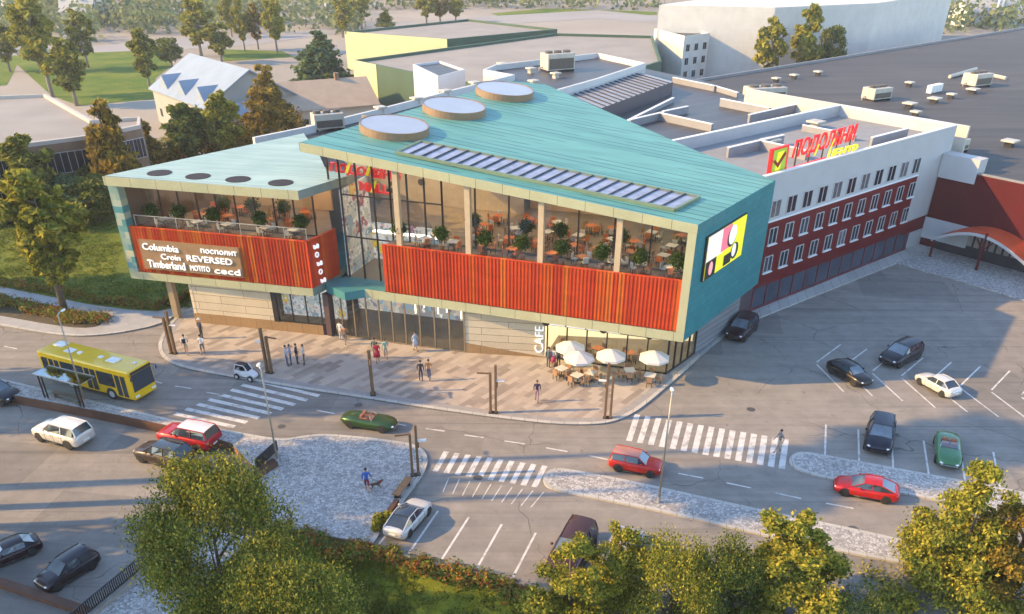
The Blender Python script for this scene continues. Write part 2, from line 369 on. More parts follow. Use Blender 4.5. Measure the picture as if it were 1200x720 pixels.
def text(s, size, T, mat, parent, name='lettering', ext=.05, shear=0., align='LEFT', sx=1., bold=0.):
    cu = bpy.data.curves.new('t', 'FONT'); cu.body = s; cu.size = size; cu.extrude = ext; cu.shear = shear; cu.offset = bold; cu.align_x = align; cu.resolution_u = 3
    o = bpy.data.objects.new('t', cu); C.objects.link(o)
    dg = bpy.context.evaluated_depsgraph_get(); me = bpy.data.meshes.new_from_object(o.evaluated_get(dg))
    bpy.data.objects.remove(o); me.transform(Matrix.Scale(sx, 4, (1, 0, 0)))
    me.transform(T)
    if parent is not None:
        r = parent
        while r.parent is not None: r = r.parent
        me.transform(Matrix.Translation(-r.location))
    me.materials.clear(); me.materials.append(mat)
    q = bpy.data.objects.new(name, me); C.objects.link(q)
    if parent is not None: q.parent = parent
    return q
def text_frame(o, u, up=(0, 0, 1)):
    """matrix that stands text at o, reading along u"""
    u = Vector(u).to_3d().normalized(); up = Vector(up); n = u.cross(up)
    m = Matrix((u, up, n)).transposed().to_4x4(); m.translation = o; return m

# ================================================================== GROUND
def px(pts, z=0.): return [G2(x, y, z) for x, y in pts]
def inset(pts, w):
    n = len(pts); out = []
    a = sum(pts[i].x * pts[(i + 1) % n].y - pts[(i + 1) % n].x * pts[i].y for i in range(n)); sg = 1 if a > 0 else -1
    for i in range(n):
        p0, p1, p2 = pts[i - 1], pts[i], pts[(i + 1) % n]
        e1 = (p1 - p0).normalized(); e2 = (p2 - p1).normalized()
        n1 = Vector((-e1.y, e1.x)) * sg; n2 = Vector((-e2.y, e2.x)) * sg
        k = n1 + n2; l = max(.35, k.length_squared / 2); out.append(p1 + k / l * w)
    return out
def smooth(pts, it=2, closed=False):
    for _ in range(it):
        q = [] if closed else [pts[0]]
        n = len(pts)
        for i in range(n if closed else n - 1):
            a, b = pts[i], pts[(i + 1) % n]; q += [a * .75 + b * .25, a * .25 + b * .75]
        if not closed: q.append(pts[-1])
        pts = q
    return pts
def strip(mb, pts, w, z0, z1, mi=0, side=1):
    """raised strip of width w on one side of a polyline"""
    n = len(pts); off = []
    for i, p in enumerate(pts):
        t = (pts[min(i + 1, n - 1)] - pts[max(i - 1, 0)]).normalized(); off.append(p + Vector((-t.y, t.x)) * w * side)
    for i in range(n - 1):
        a, b, c, d = pts[i], pts[i + 1], off[i + 1], off[i]
        mb.add([(*a, z0), (*b, z0), (*c, z0), (*d, z0), (*a, z1), (*b, z1), (*c, z1), (*d, z1)],
               [(4, 5, 6, 7), (0, 1, 5, 4), (2, 3, 7, 6)] + ([(3, 0, 4, 7)] if i == 0 else []) + ([(1, 2, 6, 5)] if i == n - 2 else []), mi)
    return mb
def road_line(mb, a, b, w=.13, z=.006):
    a, b = G2(*a), G2(*b); t = (b - a).normalized(); s = Vector((-t.y, t.x)) * w / 2
    mb.poly([(*(a - s), z), (*(b - s), z), (*(b + s), z), (*(a + s), z)])

LOTZ = -.62
wall_px = [(-220, 420), (-60, 451), (0, 462), (25, 466), (140, 488), (210, 503), (272, 521)]
rail_px = [(272, 521), (301, 551), (262, 590), (175, 664), (105, 721), (40, 775)]
bank_px = [(40, 775), (150, 775), (215, 722), (262, 664), (302, 622), (345, 622), (437, 639), (480, 652), (645, 691), (760, 722), (900, 762), (1100, 820), (1400, 880)]
# upper ground plate: asphalt everywhere between the banks and the horizon side fields
front = px(wall_px[1:]) + px(rail_px[1:]) + px(bank_px[1:])
plate = [Vector((-230, front[0].y + 8))] + front + [Vector((140, 20)), Vector((140, 140)), Vector((-230, 140))]
plate = [Vector((p.x, p.y)) for p in plate]
struct('asphalt_ground', MB().prism(plate, -6, 0, 1, 0), [A_, pm((.30, .16, .09), .8, 0, .25, .8, .2, name='retaining_concrete')])
# far terrain, one sheet to the horizon, butted against the plate from below
struct('terrain', MB().poly([(-2500, -400, -6.02), (2500, -400, -6.02), (2500, 4000, -6.02), (-2500, 4000, -6.02)]), GRASS)
mb = MB()
FIELD = pm((.27, .235, .19), .9, 0, .22, .02, 0, name='dry_field')
mb.poly([(-230, 140, -.03), (-230, -60, -.03), (-1500, -60, -.03), (-1500, 3000, -.03), (1500, 3000, -.03), (1500, 20, -.03), (140, 20, -.03), (140, 140, -.03)])
struct('field', mb, FIELD)
mb = MB(); q = px(wall_px + rail_px[1:])
lot = [Vector((-260, 30)), *[Vector((p.x, p.y)) for p in px(wall_px, LOTZ)[1:]], *px(rail_px[1:-1], LOTZ), G2(105, 721, LOTZ), G2(60, 760, LOTZ), Vector((-260, 8))]
lot = [Vector((-230, 10)), Vector((-230, px(wall_px)[0].y + 1))] + [p + Vector((0, .05)) for p in px(wall_px)] + px(rail_px[1:]) + [Vector((-26, 10))]
struct('lower_parking', MB().poly([(*p, LOTZ) for p in lot[::-1]]), A_)

# meadow and roads behind
mb = MB()
mb.poly([(*p, .012) for p in px([(-120, 62), (0, 60), (45, 64), (110, 60), (198, 50), (200, 78), (182, 92), (185, 116), (92, 124), (60, 112), (20, 76), (0, 62)])])
mb.poly([(*p, .012) for p in px([(260, 58), (330, 60), (345, 67), (262, 72)])])
mb.poly([(*p, .014) for p in px([(575, 16), (640, 10), (770, 14), (770, 22), (660, 18), (600, 24)])])
mb.poly([(*p, .012) for p in px([(-500, 54), (-120, 62), (0, 62), (20, 76), (8, 100), (-100, 110), (-500, 120)])])
struct('meadow', mb, m_grass('meadow_grass', (.05, .12, .015), (.17, .19, .04)))
mb = MB()
mb.poly([(*p, .016) for p in px([(-300, 61), (0, 55), (100, 55), (220, 45), (300, 42), (420, 30), (420, 37), (300, 52), (215, 58), (100, 62), (0, 66), (-300, 72)])])
mb.poly([(*p, .018) for p in px([(420, 30), (560, 20), (700, 12), (760, 18), (1100, 10), (1100, 15), (760, 26), (700, 22), (560, 30), (420, 37)])])
struct('far_road', mb, pm((.27, .25, .235), .85, 0, .15, .03, name='pale_asphalt'))

# plaza in front of the mall
pz = px([(213, 366), (203, 376), (192, 390), (186, 402), (186, 412), (192, 422), (206, 430), (240, 438), (300, 448), (350, 456.5), (400, 464), (440, 470), (500, 479.5), (560, 488), (620, 495.5), (660, 499), (700, 499), (722, 495), (742, 486), (760, 473), (780, 456), (800, 438.5), (830, 411), (862, 385), (905, 361), (960, 337), (1035, 305)])
pzs = smooth(pz, 2)
plaza = [Vector(p) for p in pzs] + [Vector(G2(1052, 297)), FH.p(-1, -29).to_2d(), Vector((10, 90)), Vector((-26, 90)), Vector((-33, 76.5))]
struct('plaza_pavement', MB().prism(plaza, .0, .10, 1, 0), [PLAZA, CONC])
struct('plaza_kerb', strip(MB(), pzs, .32, 0, .135, 0, 1), CONC)
gut = inset([Vector(p) for p in pzs], 0)
struct('plaza_edge_strip', strip(MB(), [Vector(p) for p in smooth([a + (b - a).normalized().orthogonal() * 0 for a, b in zip(pz, pz[1:] + pz[-1:])], 2)], .95, .0, .106, 0, 1), pm((.27, .255, .24), .75, 0, .15, 2, name='granite_strip'))

# lower pavement with bus stop, cobbled
K2 = px([(-60, 434), (0, 445), (50, 457), (100, 469), (150, 481), (200, 493), (250, 503), (300, 512), (332, 517), (352, 513), (377, 510), (415, 512.5), (460, 518), (485, 522), (497, 529), (502, 539), (499, 553), (488, 570), (475, 587), (455, 614), (437, 639)])
K2s = smooth(K2, 2)
low = [Vector(p) for p in K2s] + px([(345, 622), (302, 622), (262, 664), (215, 722), (150, 775), (40, 775), (105, 721), (175, 664), (262, 590), (301, 551), (272, 521), (210, 503), (140, 488), (25, 466), (0, 462), (-60, 451)])
struct('lower_pavement', MB().prism(low, .0, .10, 1, 0), [COB, CONC])
struct('lower_kerb', strip(MB(), K2s, .28, 0, .135, 0, -1), CONC)
# traffic islands
def island(pts, name):
    p = smooth([Vector(x) for x in px(pts)], 2, True)
    struct(name + '_kerb', MB().prism(p, 0, .13), CONC)
    struct(name + '_cobbles', MB().prism(inset(p, .28), .05, .137), COB)
island([(636, 564), (638, 557), (648, 550), (665, 551), (740, 565), (900, 601), (1000, 621), (1100, 644), (1120, 660), (1088, 668), (975, 646), (900, 630.5), (775, 601), (700, 586), (655, 577), (640, 572)], 'median_island')
island([(924, 542), (926, 536), (936, 531), (950, 532), (995, 540), (1070, 554), (1150, 569), (1260, 590), (1300, 620), (1200, 607), (1115, 591), (975, 564), (945, 556), (930, 550)], 'car_park_island')
# left side: path, lawn, planting bed
lf = px([(-120, 366), (0, 382), (40, 390), (80, 395), (110, 395), (150, 390), (190, 381), (213, 366), (232, 352)])
lfs = smooth(lf, 2)
struct('left_pavement', MB().prism([Vector(p) for p in lfs] + [Vector((-28.9, 78)), Vector((-30, 95)), Vector((-150, 130))], 0, .10, 1, 0), [pm((.31, .305, .30), .75, 0, .15, 1.2, name='grey_paving'), CONC])
struct('left_kerb', strip(MB(), lfs, .3, 0, .135, 0, 1), CONC)
lawn = px([(-100, 320), (0, 337), (60, 349), (100, 357), (150, 364), (185, 366), (205, 362), (222, 350), (226, 336)]) + [Vector((-29, 80)), Vector((-31, 92)), Vector((-50, 106)), Vector((-120, 70))]
struct('lawn', MB().prism([Vector(p) for p in lawn], .05, .14), GRASS)
bed = smooth([Vector(p) for p in px([(-80, 345), (0, 349), (60, 359), (112, 371), (122, 377), (116, 384), (95, 386), (60, 382), (0, 371), (-80, 358)])], 1, True)
struct('planting_bed', MB().prism(bed, .05, .15), pm((.07, .055, .03), .95, 0, .3, 2, .3, name='soil'))
# bank falling towards the camera
mb = MB(); e = px(bank_px, -.12)
for i in range(len(e) - 1):
    a, b = e[i], e[i + 1]
    mb.poly([(a.x * .96, a.y - 9, -5.0), (b.x * .96, b.y - 9, -5.0), (b.x, b.y, -.12), (a.x, a.y, -.12)])
    mb.poly([(a.x * .9, a.y - 40, -6.), (b.x * .9, b.y - 40, -6.), (b.x * .96, b.y - 9, -5.0), (a.x * .96, a.y - 9, -5.0)])
struct('grass_bank', mb, m_grass('bank_grass', (.09, .12, .02), (.22, .22, .035)))
sl = [Vector(p) for p in px(bank_px[6:])]
struct('bank_kerb', strip(MB(), sl, .22, -.4, .05, 0, -1), pm((.44, .30, .19), .8, 0, .2, 1, .2, name='sunlit_kerb_concrete'))  # orange of the low sun put into the kerb colour

# ---------------------------------------------------------------- road markings
mb = MB()
for a, b in [((5, 406), (20, 409)), ((205, 452.5), (224, 455.5)), ((242, 460), (261, 463)), ((371, 481), (392, 485)), ((460, 496), (476, 499)), ((499, 502.5), (521, 505.5)), ((544, 510), (567, 513)), ((591, 517), (615, 520.5)), ((640, 525), (665, 529.5)), ((689.5, 534), (712, 538.7)), ((795, 555), (824, 560.5)), ((851, 566), (880, 572)), ((909, 578), (939, 584.5)), ((968, 590), (1000, 596)), ((182, 447), (190, 449.5))]:
    road_line(mb, a, b, .13)
for k in range(5):                                          # bays below the crossing
    a = Vector((479.4, 648.5)).lerp(Vector((644.6, 687.1)), 0) if False else None
for a, b in [((444, 638), (452, 628)), ((479.4, 648), (513.3, 599)), ((517.5, 656), (549.4, 606.3)), ((559.2, 665.5), (587.9, 614.6)), ((601.3, 676), (627.9, 624.6)), ((644.6, 686.5), (666, 636)), ((690, 698), (711, 647)), ((735, 710), (756, 658))]:
    road_line(mb, a, b, .14)
for a, b in [((967.9, 497.9), (966.7, 534)), ((1005.8, 503.5), (1006.7, 541)), ((1044.6, 510), (1046.7, 548.5)), ((1082.3, 516.7), (1088.3, 555.5)), ((1125.4, 528.8), (1131, 563.8)), ((1164, 530), (1172, 571)), ((1205, 540), (1214, 578))]:
    road_line(mb, a, b, .13)
o4 = lambda x, y: (940 + x / 4.8, 370 + y / 4.8)
for a, b in [((218, 162), (82, 262)), ((364, 188), (245, 277)), ((520, 212), (398, 310)), ((680, 238), (560, 338)), ((840, 262), (722, 366)), ((1002, 286), (892, 393)), ((1168, 311), (1066, 418)), ((1330, 335), (1236, 445)),
             ((82, 275), (235, 430)), ((240, 300), (395, 452)), ((395, 325), (565, 480)), ((560, 352), (748, 518)), ((722, 380), (930, 542)), ((892, 410), (1105, 570)), ((1066, 432), (1290, 600)), ((1236, 460), (1460, 630))]:
    road_line(mb, o4(*a), o4(*b), .13)
struct('parking_lines', mb, LINE)
mb = MB()
for k in range(9):                                          # crossing on the left
    a = Vector((205, 485)).lerp(Vector((310, 440)), k / 8); b = Vector((275, 500.5)).lerp(Vector((388, 459)), k / 8)
    road_line(mb, a, b, .42)
for k in range(10):                                         # crossing in the middle
    a = Vector((523, 529.5)).lerp(Vector((638.5, 546)), k / 9); b = Vector((510, 552.5)).lerp(Vector((626, 571)), k / 9)
    road_line(mb, a, b, .38)
for k in range(15):                                         # crossing on the right
    a = Vector((747, 486)).lerp(Vector((921, 515)), k / 14); b = Vector((737, 517)).lerp(Vector((916, 549.5)), k / 14)
    road_line(mb, a, b, .42)
for k in range(10):                                         # broken stop line
    a = Vector((526, 560)).lerp(Vector((637, 577)), k / 9); b = Vector((519, 577)).lerp(Vector((622, 595)), k / 9)
    road_line(mb, a, b, .07)
struct('crossing_markings', mb, LINE)
mb = MB()
for c, r in [((560, 560), .33), ((420, 475), .33), ((880, 480), .33), ((330, 500), .3), ((1000, 620), .33)]:
    g = G(*c); mb.cyl((g.x, g.y), r, .003, .008, 16)
struct('manhole_covers', mb, pm((.09, .085, .08), .6, .3, .2, 5, name='cast_iron'))

# ================================================================== THE MALL
mall = thing('shopping_mall', 'large shopping mall with teal metal roofs, orange timber facade and glazed terraces', 'shopping mall', (0, 68, 0))
S1 = 25.35
_a = Vector((*FR.p(S1), )); A3 = Vector((13.37, 59.75, 13.08)); B3 = Vector((-16.79, 70.1, 16.36)); C3 = Vector((22.1, 72.1, 13.0))
_n = (B3 - A3).cross(C3 - A3)
def roof_z(x, y): return A3.z - (_n.x * (x - A3.x) + _n.y * (y - A3.y)) / _n.z
TH = .66
big = [Vector(p) for p in [(-16.79, 70.1), (13.37, 59.75), (22.1, 72.1), (16.82, 78.3), (3.8, 98.4), (-0.2, 98.4)]]
CEIL = pm((.28, .215, .15), .7, 0, .08, .4, name='ceiling_board'); INWALL = pm((.42, .27, .15), .7, 0, .12, .5, name='warm_wall'); FLOORIN = pm((.21, .155, .11), .4, 0, .15, .8, name='inside_floor')
mb = MB()
mb.prism(big, lambda x, y: roof_z(x, y) - TH, roof_z, 1, 0, bottom=False)
mb.add([(p.x, p.y, roof_z(p.x, p.y) - TH) for p in big], [tuple(range(6))[::-1]], 3)
rf = mb.build('main_roof', [TEAL_ROOF, TEAL, FASCIA, CEIL], mall)
def fa(mb, F, s0, s1, d, zb0, zt0, zb1, zt1, th=.06, mi=0):
    """sheet on a facade, with heights that may differ at its two ends"""
    P = [F.p(s0, d, zb0), F.p(s1, d, zb1), F.p(s1, d, zt1), F.p(s0, d, zt0), F.p(s0, d + th, zb0), F.p(s1, d + th, zb1), F.p(s1, d + th, zt1), F.p(s0, d + th, zt0)]
    return mb.add(P, [(0, 1, 2, 3), (5, 4, 7, 6), (3, 2, 6, 7), (4, 5, 1, 0), (1, 5, 6, 2), (4, 0, 3, 7)], mi)
zl, zr = roof_z(*FR.p(-6.45).to_2d()), roof_z(*FR.p(S1).to_2d())
fa(MB(), FR, -6.45, S1 + .02, -.06, zl - TH - .02, zl + .015, zr - TH - .02, zr + .015).build('eave_fascia', FASCIA, mall)
fa(MB(), FR, -1.9, S1, -.06, 4.0, 4.75, 4.0, 4.75).build('lower_fascia', FASCIA, mall)
fa(MB(), FR, 24.72, S1, -.05, 4.76, zr - TH + .05, 4.76, zr - TH - .03, .3).build('corner_pilaster', pm((.40, .40, .25), .5, .1, .06, .8, name='pilaster_sheet'), mall)
pan = MB(); fa(pan, FR, 0, 24.70, .1, 4.755, 8.82, 4.755, 8.82, .25)
for k in range(1, 82): pan.box(k * .30 - .02, k * .30 + .02, .045, .1, 4.76, 8.81, 0, FR.m())
pan.build('timber_facade', CLAD_R, mall)
# teal side wall with its diamond shingles
mb = MB(); P0 = FT.p(.02, 0); z0, z1 = roof_z(*FT.p(0).to_2d()), roof_z(*FT.p(15.1).to_2d())
fa(mb, FT, .0, 15.1, .0, 4.0, z0 - .02, 4.0, z1 - .02, .35)
mb.build('teal_side_wall', TEAL_WALL, mall)
fa(MB(), FT, 15.1, 15.1 + 7.2, .0, 4.0, 4.4, 4.0, 4.4, .3).build('teal_edge', TEAL, mall) if False else None
# floors, in plan
def Fp(F, lst): return [F.p(s, d).to_2d() for s, d in lst]
sidein = FT.p(14.9, .4).to_2d(); sidefr = FT.p(.1, .4).to_2d()
mb = MB()
mb.prism([FR.p(-4.6, 2.3).to_2d(), FR.p(-.1, 2.3).to_2d(), FR.p(-.1, .36).to_2d(), FR.p(24.6, .36).to_2d(), sidein, Vector((14, 80)), Vector((-2, 92)), Vector((-12, 86))], 4.02, 4.72, 0, 1)
mb.build('first_floor_slab', [TEAL, FLOORIN], mall)
mb = MB()
mb.prism([FR.p(.02, .36).to_2d(), FR.p(24.68, .36).to_2d(), sidein, Vector((14, 80)), Vector((-2, 94)), Vector((-12, 88)), FR.p(-4.6, 7.5).to_2d(), FR.p(1.2, 7.5).to_2d(), FR.p(4.6, 2.3).to_2d(), FR.p(.02, 2.2).to_2d()], 8.1, 8.58, 0, 1)
mb.build('terrace_floor', [CEIL, DECK], mall)
mb = MB(); mb.prism([FR.p(-1.85, .0).to_2d(), FR.p(-.1, 0).to_2d(), FR.p(-.1, 2.3).to_2d(), FR.p(-4.6, 2.3).to_2d(), FR.p(-6.0, 1.2).to_2d(), FR.p(-5.6, -.1).to_2d(), FR.p(-3.2, -1.2).to_2d()], 4.0, 4.72)
mb.build('entrance_canopy', TEAL, mall)
# columns of the terrace
for s in (1.5, 7.57, 13.57, 19.66):
    mb = MB(); zc = roof_z(*FR.p(s, .5).to_2d()) - TH
    mb.box(-.22, .22, .28, .72, 8.58, zc, 0, FR.m(s)); mb.build('terrace_column', pm((.42, .33, .22), .6, 0, .1, 2, name='column_stone'), mall)
# the glass front behind the terrace and over the entrance
GD = 2.3
mb = MB(); g2 = MB()
def glass_bay(s0, s1, d, zb, ztop, step, mbm, mbg, rails=()):
    n = max(1, round((s1 - s0) / step))
    for i in range(n + 1):
        s = s0 + (s1 - s0) * i / n; zt = ztop(s) if callable(ztop) else ztop
        mbm.box(-.05, .05, -.09, .09, zb, zt, 0, FR.m(s, d))
    za = ztop(s0) if callable(ztop) else ztop; zb_ = ztop(s1) if callable(ztop) else ztop
    mbg.add([FR.p(s0, d, zb), FR.p(s1, d, zb), FR.p(s1, d, zb_), FR.p(s0, d, za)], [(0, 1, 2, 3)])
    for z in rails: mbm.box(s0, s1, -.05, .05, z - .05, z + .05, 0, FR.m(0, d))
zt = lambda s: roof_z(*FR.p(s, GD).to_2d()) - TH + .02
glass_bay(-5.6, -4.55, GD, 13.03, zt, 1.1, mb, g2)
glass_bay(-4.55, 0., GD, 4.72, zt, 1.5, mb, g2, (8.35, 11.9))
glass_bay(0., 4.6, GD, 4.72, zt, 1.53, mb, g2, (11.9,))
glass_bay(4.6, 24.6, GD, 8.58, zt, 3.0, mb, g2, (8.68,))
mu = mb.build('glass_front_mullions', DARKM, mall); g2.build('glass_front', GLASS, mall)
# tall atrium behind: shops on the first floor, the sign wall above
SHOP = None
def m_shop(name, rot, seed, strength, base, sc=1.1):
    t = NT(name); v = t.coord(rot=rot, src='World'); sp = t.n('SeparateXYZ'); t.l(v, sp.inputs[0]); cb = t.n('CombineXYZ'); t.l(sp.outputs[0], cb.inputs[0]); t.l(sp.outputs[2], cb.inputs[1]); cb.inputs[2].default_value = seed
    vo = t.n('TexVoronoi', feature='F1', distance='CHEBYCHEV'); vo.inputs['Scale'].default_value = sc; t.l(cb.outputs[0], vo.inputs['Vector'])
    s2 = t.n('SeparateColor'); t.l(vo.outputs['Color'], s2.inputs[0])
    c = t.ramp(s2.outputs[0], base, 'CONSTANT'); vo2 = t.n('TexVoronoi', feature='F1'); vo2.inputs['Scale'].default_value = sc * 4; t.l(cb.outputs[0], vo2.inputs['Vector'])
    s3 = t.n('SeparateColor'); t.l(vo2.outputs['Color'], s3.inputs[0])
    c = t.mix(t.ramp(s3.outputs[1], [(.6, (0, 0, 0)), (.8, (.8, .8, .8))]), c, t.ramp(s3.outputs[0], [(0, (.1, .12, .2)), (.3, (.5, .45, .4)), (.55, (.15, .3, .4)), (.75, (.75, .72, .7)), (.95, (.6, .1, .06))], 'CONSTANT'))
    t.col(c); t.l(c, t.b.inputs['Emission Color']); t.b.inputs['Emission Strength'].default_value = strength  # room lighting put into the displays as a glow of their own
    return t.set(.7)
PALE = [(0, (.50, .48, .44)), (.25, (.38, .40, .38)), (.45, (.58, .56, .54)), (.62, (.20, .28, .34)), (.72, (.60, .40, .03)), (.80, (.48, .45, .38)), (.92, (.25, .06, .10))]
SHOPA = m_shop('shop_display_lit', -18.9, 1.3, .2, PALE); SHOPB = m_shop('shop_window_lit', -13.7, 4.1, .22, PALE, 1.5)
mb = MB(); mb.box(-4.6, 9, 0, .2, 4.75, 8.1, 0, FR.m(0, 7.2)); mb.build('atrium_shop_front', SHOPA, mall)
mb = MB(); mb.box(0, .2, 2.4, 7.2, 4.75, 8.05, 0, FR.m(4.9)); mb.build('atrium_side_wall', OFFWHITE, mall); mb = MB(); mb.box(-.2, 0, 2.4, 7.2, 4.75, 12.2, 0, FR.m(-4.6)); mb.build('atrium_side_display', m_shop('side_display_lit', 71, 2.2, .07, PALE, .9), mall)
mb = MB(); fa(mb, FR, -7.5, 8.2, 12.5, 8.6, roof_z(*FR.p(-7.5, 12.5).to_2d()) - TH - .02, 8.6, roof_z(*FR.p(8.2, 12.5).to_2d()) - TH - .02, .25); mb.build('sign_wall', pm((.30, .235, .17), .6, 0, .2, .9, name='sign_wall_tan'), mall)
mb = MB(); fa(mb, FR, 8.2, 19.2, 14.5, 8.6, roof_z(*FR.p(8.2, 14.5).to_2d()) - TH - .02, 8.6, roof_z(*FR.p(19.2, 14.5).to_2d()) - TH - .02, .25); mb.build('restaurant_back_wall', INWALL, mall)
mb = MB()
for s0, s1, z0, z1 in [(9, 11.8, 9.6, 12.4), (14.2, 16.8, 9.8, 12.2), (17.2, 18.8, 9.6, 11.6)]: mb.box(s0, s1, -.06, 0, z0, z1, 0, FR.m(0, 14.5))
mb.build('picture_panel', m_shop('picture_panels', -18.9, 7.7, .3, PALE, .9), mall)
mb = MB()
rr = random.Random(4)
for k in range(5):
    s, z = -6 + rr.random() * 4.5, 9.4 + rr.random() * 1.5; mb.cyl((s, -.05), .14 + rr.random() * .22, 0, .03, 14, 0, None, FR.m(0, 12.48) @ Matrix.Translation((0, 0, z)) @ Matrix.Translation((s, -.03, 0)) @ Matrix.Rotation(R(90), 4, 'X') @ Matrix.Translation((-s, .05, 0)))
mb.build('wall_pictures', DARKM, mall)
# lamps inside
LAMP2 = emit((1, .82, .6), 2.2, 'pendant_light'); LAMP = emit((1, .76, .48), 18., 'ceiling_lamp_light')
for s0, s1, d0, z in [(-3.5, 4, 5.2, 7.95)]:
    mb = MB(); mb.box(s0, s1, 0, .5, z, z + .06, 0, FR.m(0, d0)); mb.build('ceiling_lamp', LAMP2, mall)
for d0 in (5, 8, 11):
    for s0 in (-2.5, 1.5, 5.5, 9.5, 13.5, 17.5, 21.5):
        if s0 > 20 and d0 > 8: continue
        z = roof_z(*FR.p(s0 + .9, d0).to_2d()) - TH - .14
        mb = MB(); mb.box(s0, s0 + 1.8, 0, .16, z, z + .06, 0, FR.m(0, d0)); mb.build('ceiling_lamp', LAMP, mall)
# sign seen through the glass
def sign_line(F, d, pl, pr, pt, s, mat, name, ext=.1, shear=0., bold=.035):
    s0, zb = F.at(*pl, d); s1, zb1 = F.at(*pr, d); _, zt_ = F.at(*pt, d)
    o = text(s, (zt_ - zb) / .72, Matrix.Identity(4), mat, None, name, ext, shear, bold=bold)
    w = max(v.co.x for v in o.data.vertices); o.data.transform(Matrix.Scale((s1 - s0) / w, 4, (1, 0, 0)))
    sl_ = math.atan2(zb1 - zb, s1 - s0); o.data.transform(Matrix.Rotation(sl_, 4, 'Z'))
    o.data.transform(text_frame(F.p(s0, d, zb), F.u)); return o
def adopt(o, parent):
    r = parent
    while r.parent is not None: r = r.parent
    o.data.transform(Matrix.Translation(-r.location)); o.parent = parent; return o
ms = thing('mall_wall_sign', 'large red and yellow letters reading ПОДОЛЯНИ MALL on the white wall behind the glass', 'sign', FR.p(-2, 2.6, 12))
adopt(sign_line(FR, 2.6, (386, 200), (470, 212), (386, 190.5), 'ПОДОЛЯНИ', SIGNRED, 'lettering', .12, .12), ms)
adopt(sign_line(FR, 2.6, (421, 222.5), (456, 227.5), (421, 212.5), 'MALL', SIGNRED, 'lettering', .12), ms)
mb = MB()
for p in ((408, 196), (432, 199), (438, 219)):
    s, z = FR.at(*p, 2.45); mb.add([FR.p(s - .38, 2.45, z - .5), FR.p(s - .1, 2.45, z - .5), FR.p(s + .35, 2.45, z + .5), FR.p(s + .12, 2.45, z + .5)], [(0, 1, 2, 3)])
mb.build('yellow_stroke', SIGNYEL, ms)

# ------------------------------------------------ ground floor
GA, GB, GC, GD2 = Vector((-3.79, 65.94)), Vector((2.93, 65.07)), Vector((12.77, 61.96)), Vector((15.78, 65.8))
def wall2(mb, a, b, z0, z1, th=.25, mi=0, T=None):
    t = (b - a).normalized(); n = Vector((-t.y, t.x)) * th
    z0 = z0 if isinstance(z0, tuple) else (z0, z0); z1 = z1 if isinstance(z1, tuple) else (z1, z1)
    P = [(*a, z0[0]), (*b, z0[1]), (*(b + n), z0[1]), (*(a + n), z0[0]), (*a, z1[0]), (*b, z1[1]), (*(b + n), z1[1]), (*(a + n), z1[0])]
    return mb.add(P, [(3, 2, 1, 0), (4, 5, 6, 7), (0, 1, 5, 4), (1, 2, 6, 5), (2, 3, 7, 6), (3, 0, 4, 7)], mi)
wall2(MB(), GA, GB, (1.0, .12), 4.01).build('stone_wall', BEIGE_R, mall)
t_ = (GB - GA).normalized(); o_ = Vector((t_.y, -t_.x)) * .04
wall2(MB(), GA + o_, GB + o_, .1, (.98, .14), .2).build('plinth', PLINTH, mall)
mb = MB(); g2 = MB()
def glazing(a, b, zb, zt_, step, mm, mg, w=.05, rails=()):
    L = (b - a).length; n = max(1, round(L / step)); ang = math.atan2((b - a).y, (b - a).x)
    T = Matrix.Translation((*a, 0)) @ Matrix.Rotation(ang, 4, 'Z')
    for i in range(n + 1): mm.box(L * i / n - w, L * i / n + w, -.07, .07, zb, zt_, 0, T)
    for z in rails: mm.box(0, L, -.055, .055, z - .05, z + .05, 0, T)
    mm.box(0, L, -.055, .055, zb, zb + .1, 0, T)
    mg.add([(0, 0, zb), (L, 0, zb), (L, 0, zt_), (0, 0, zt_)], [(0, 1, 2, 3)], 0, T)
CG = GB + (GC - GB) * .02
glazing(CG, GC, .12, 4.0, 1.72, mb, g2, .05, (3.15,)); glazing(GC, GD2, .12, 4.0, 1.2, mb, g2, .05, (3.15,))
mb.build('cafe_glazing_frame', DARKM, mall); g2.build('cafe_glazing', GLASS, mall)
n_ = Vector((-(GC - GB).y, (GC - GB).x)).normalized()
CAFEW = pm((.62, .52, .34), .7, 0, .12, .6, name='cafe_wall_glow'); _b = CAFEW.node_tree.nodes['Principled BSDF']; _b.inputs['Emission Color'].default_value = (.62, .48, .26, 1); _b.inputs['Emission Strength'].default_value = .5  # warm cafe lighting put into the wall as a glow
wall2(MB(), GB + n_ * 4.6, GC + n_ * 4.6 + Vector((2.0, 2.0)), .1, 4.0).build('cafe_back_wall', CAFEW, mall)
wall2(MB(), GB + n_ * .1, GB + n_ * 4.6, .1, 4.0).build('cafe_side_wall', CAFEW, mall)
mb = MB(); mb.prism([GB, GC, GD2, GD2 + Vector((-2, 2.5)), GB + n_ * 4.6], .1, .115); mb.build('cafe_floor', FLOORIN, mall)
mb = MB(); a_, b_ = GB + n_ * 2.2, GC + n_ * 2.2
for k in range(4):
    c = a_.lerp(b_, .12 + .22 * k); mb.box(-.9, .9, -.08, .08, 3.85, 3.93, 0, Matrix.Translation((*c, 0)) @ Matrix.Rotation(R(-17.5), 4, 'Z'))
mb.build('cafe_lamp', LAMP, mall)
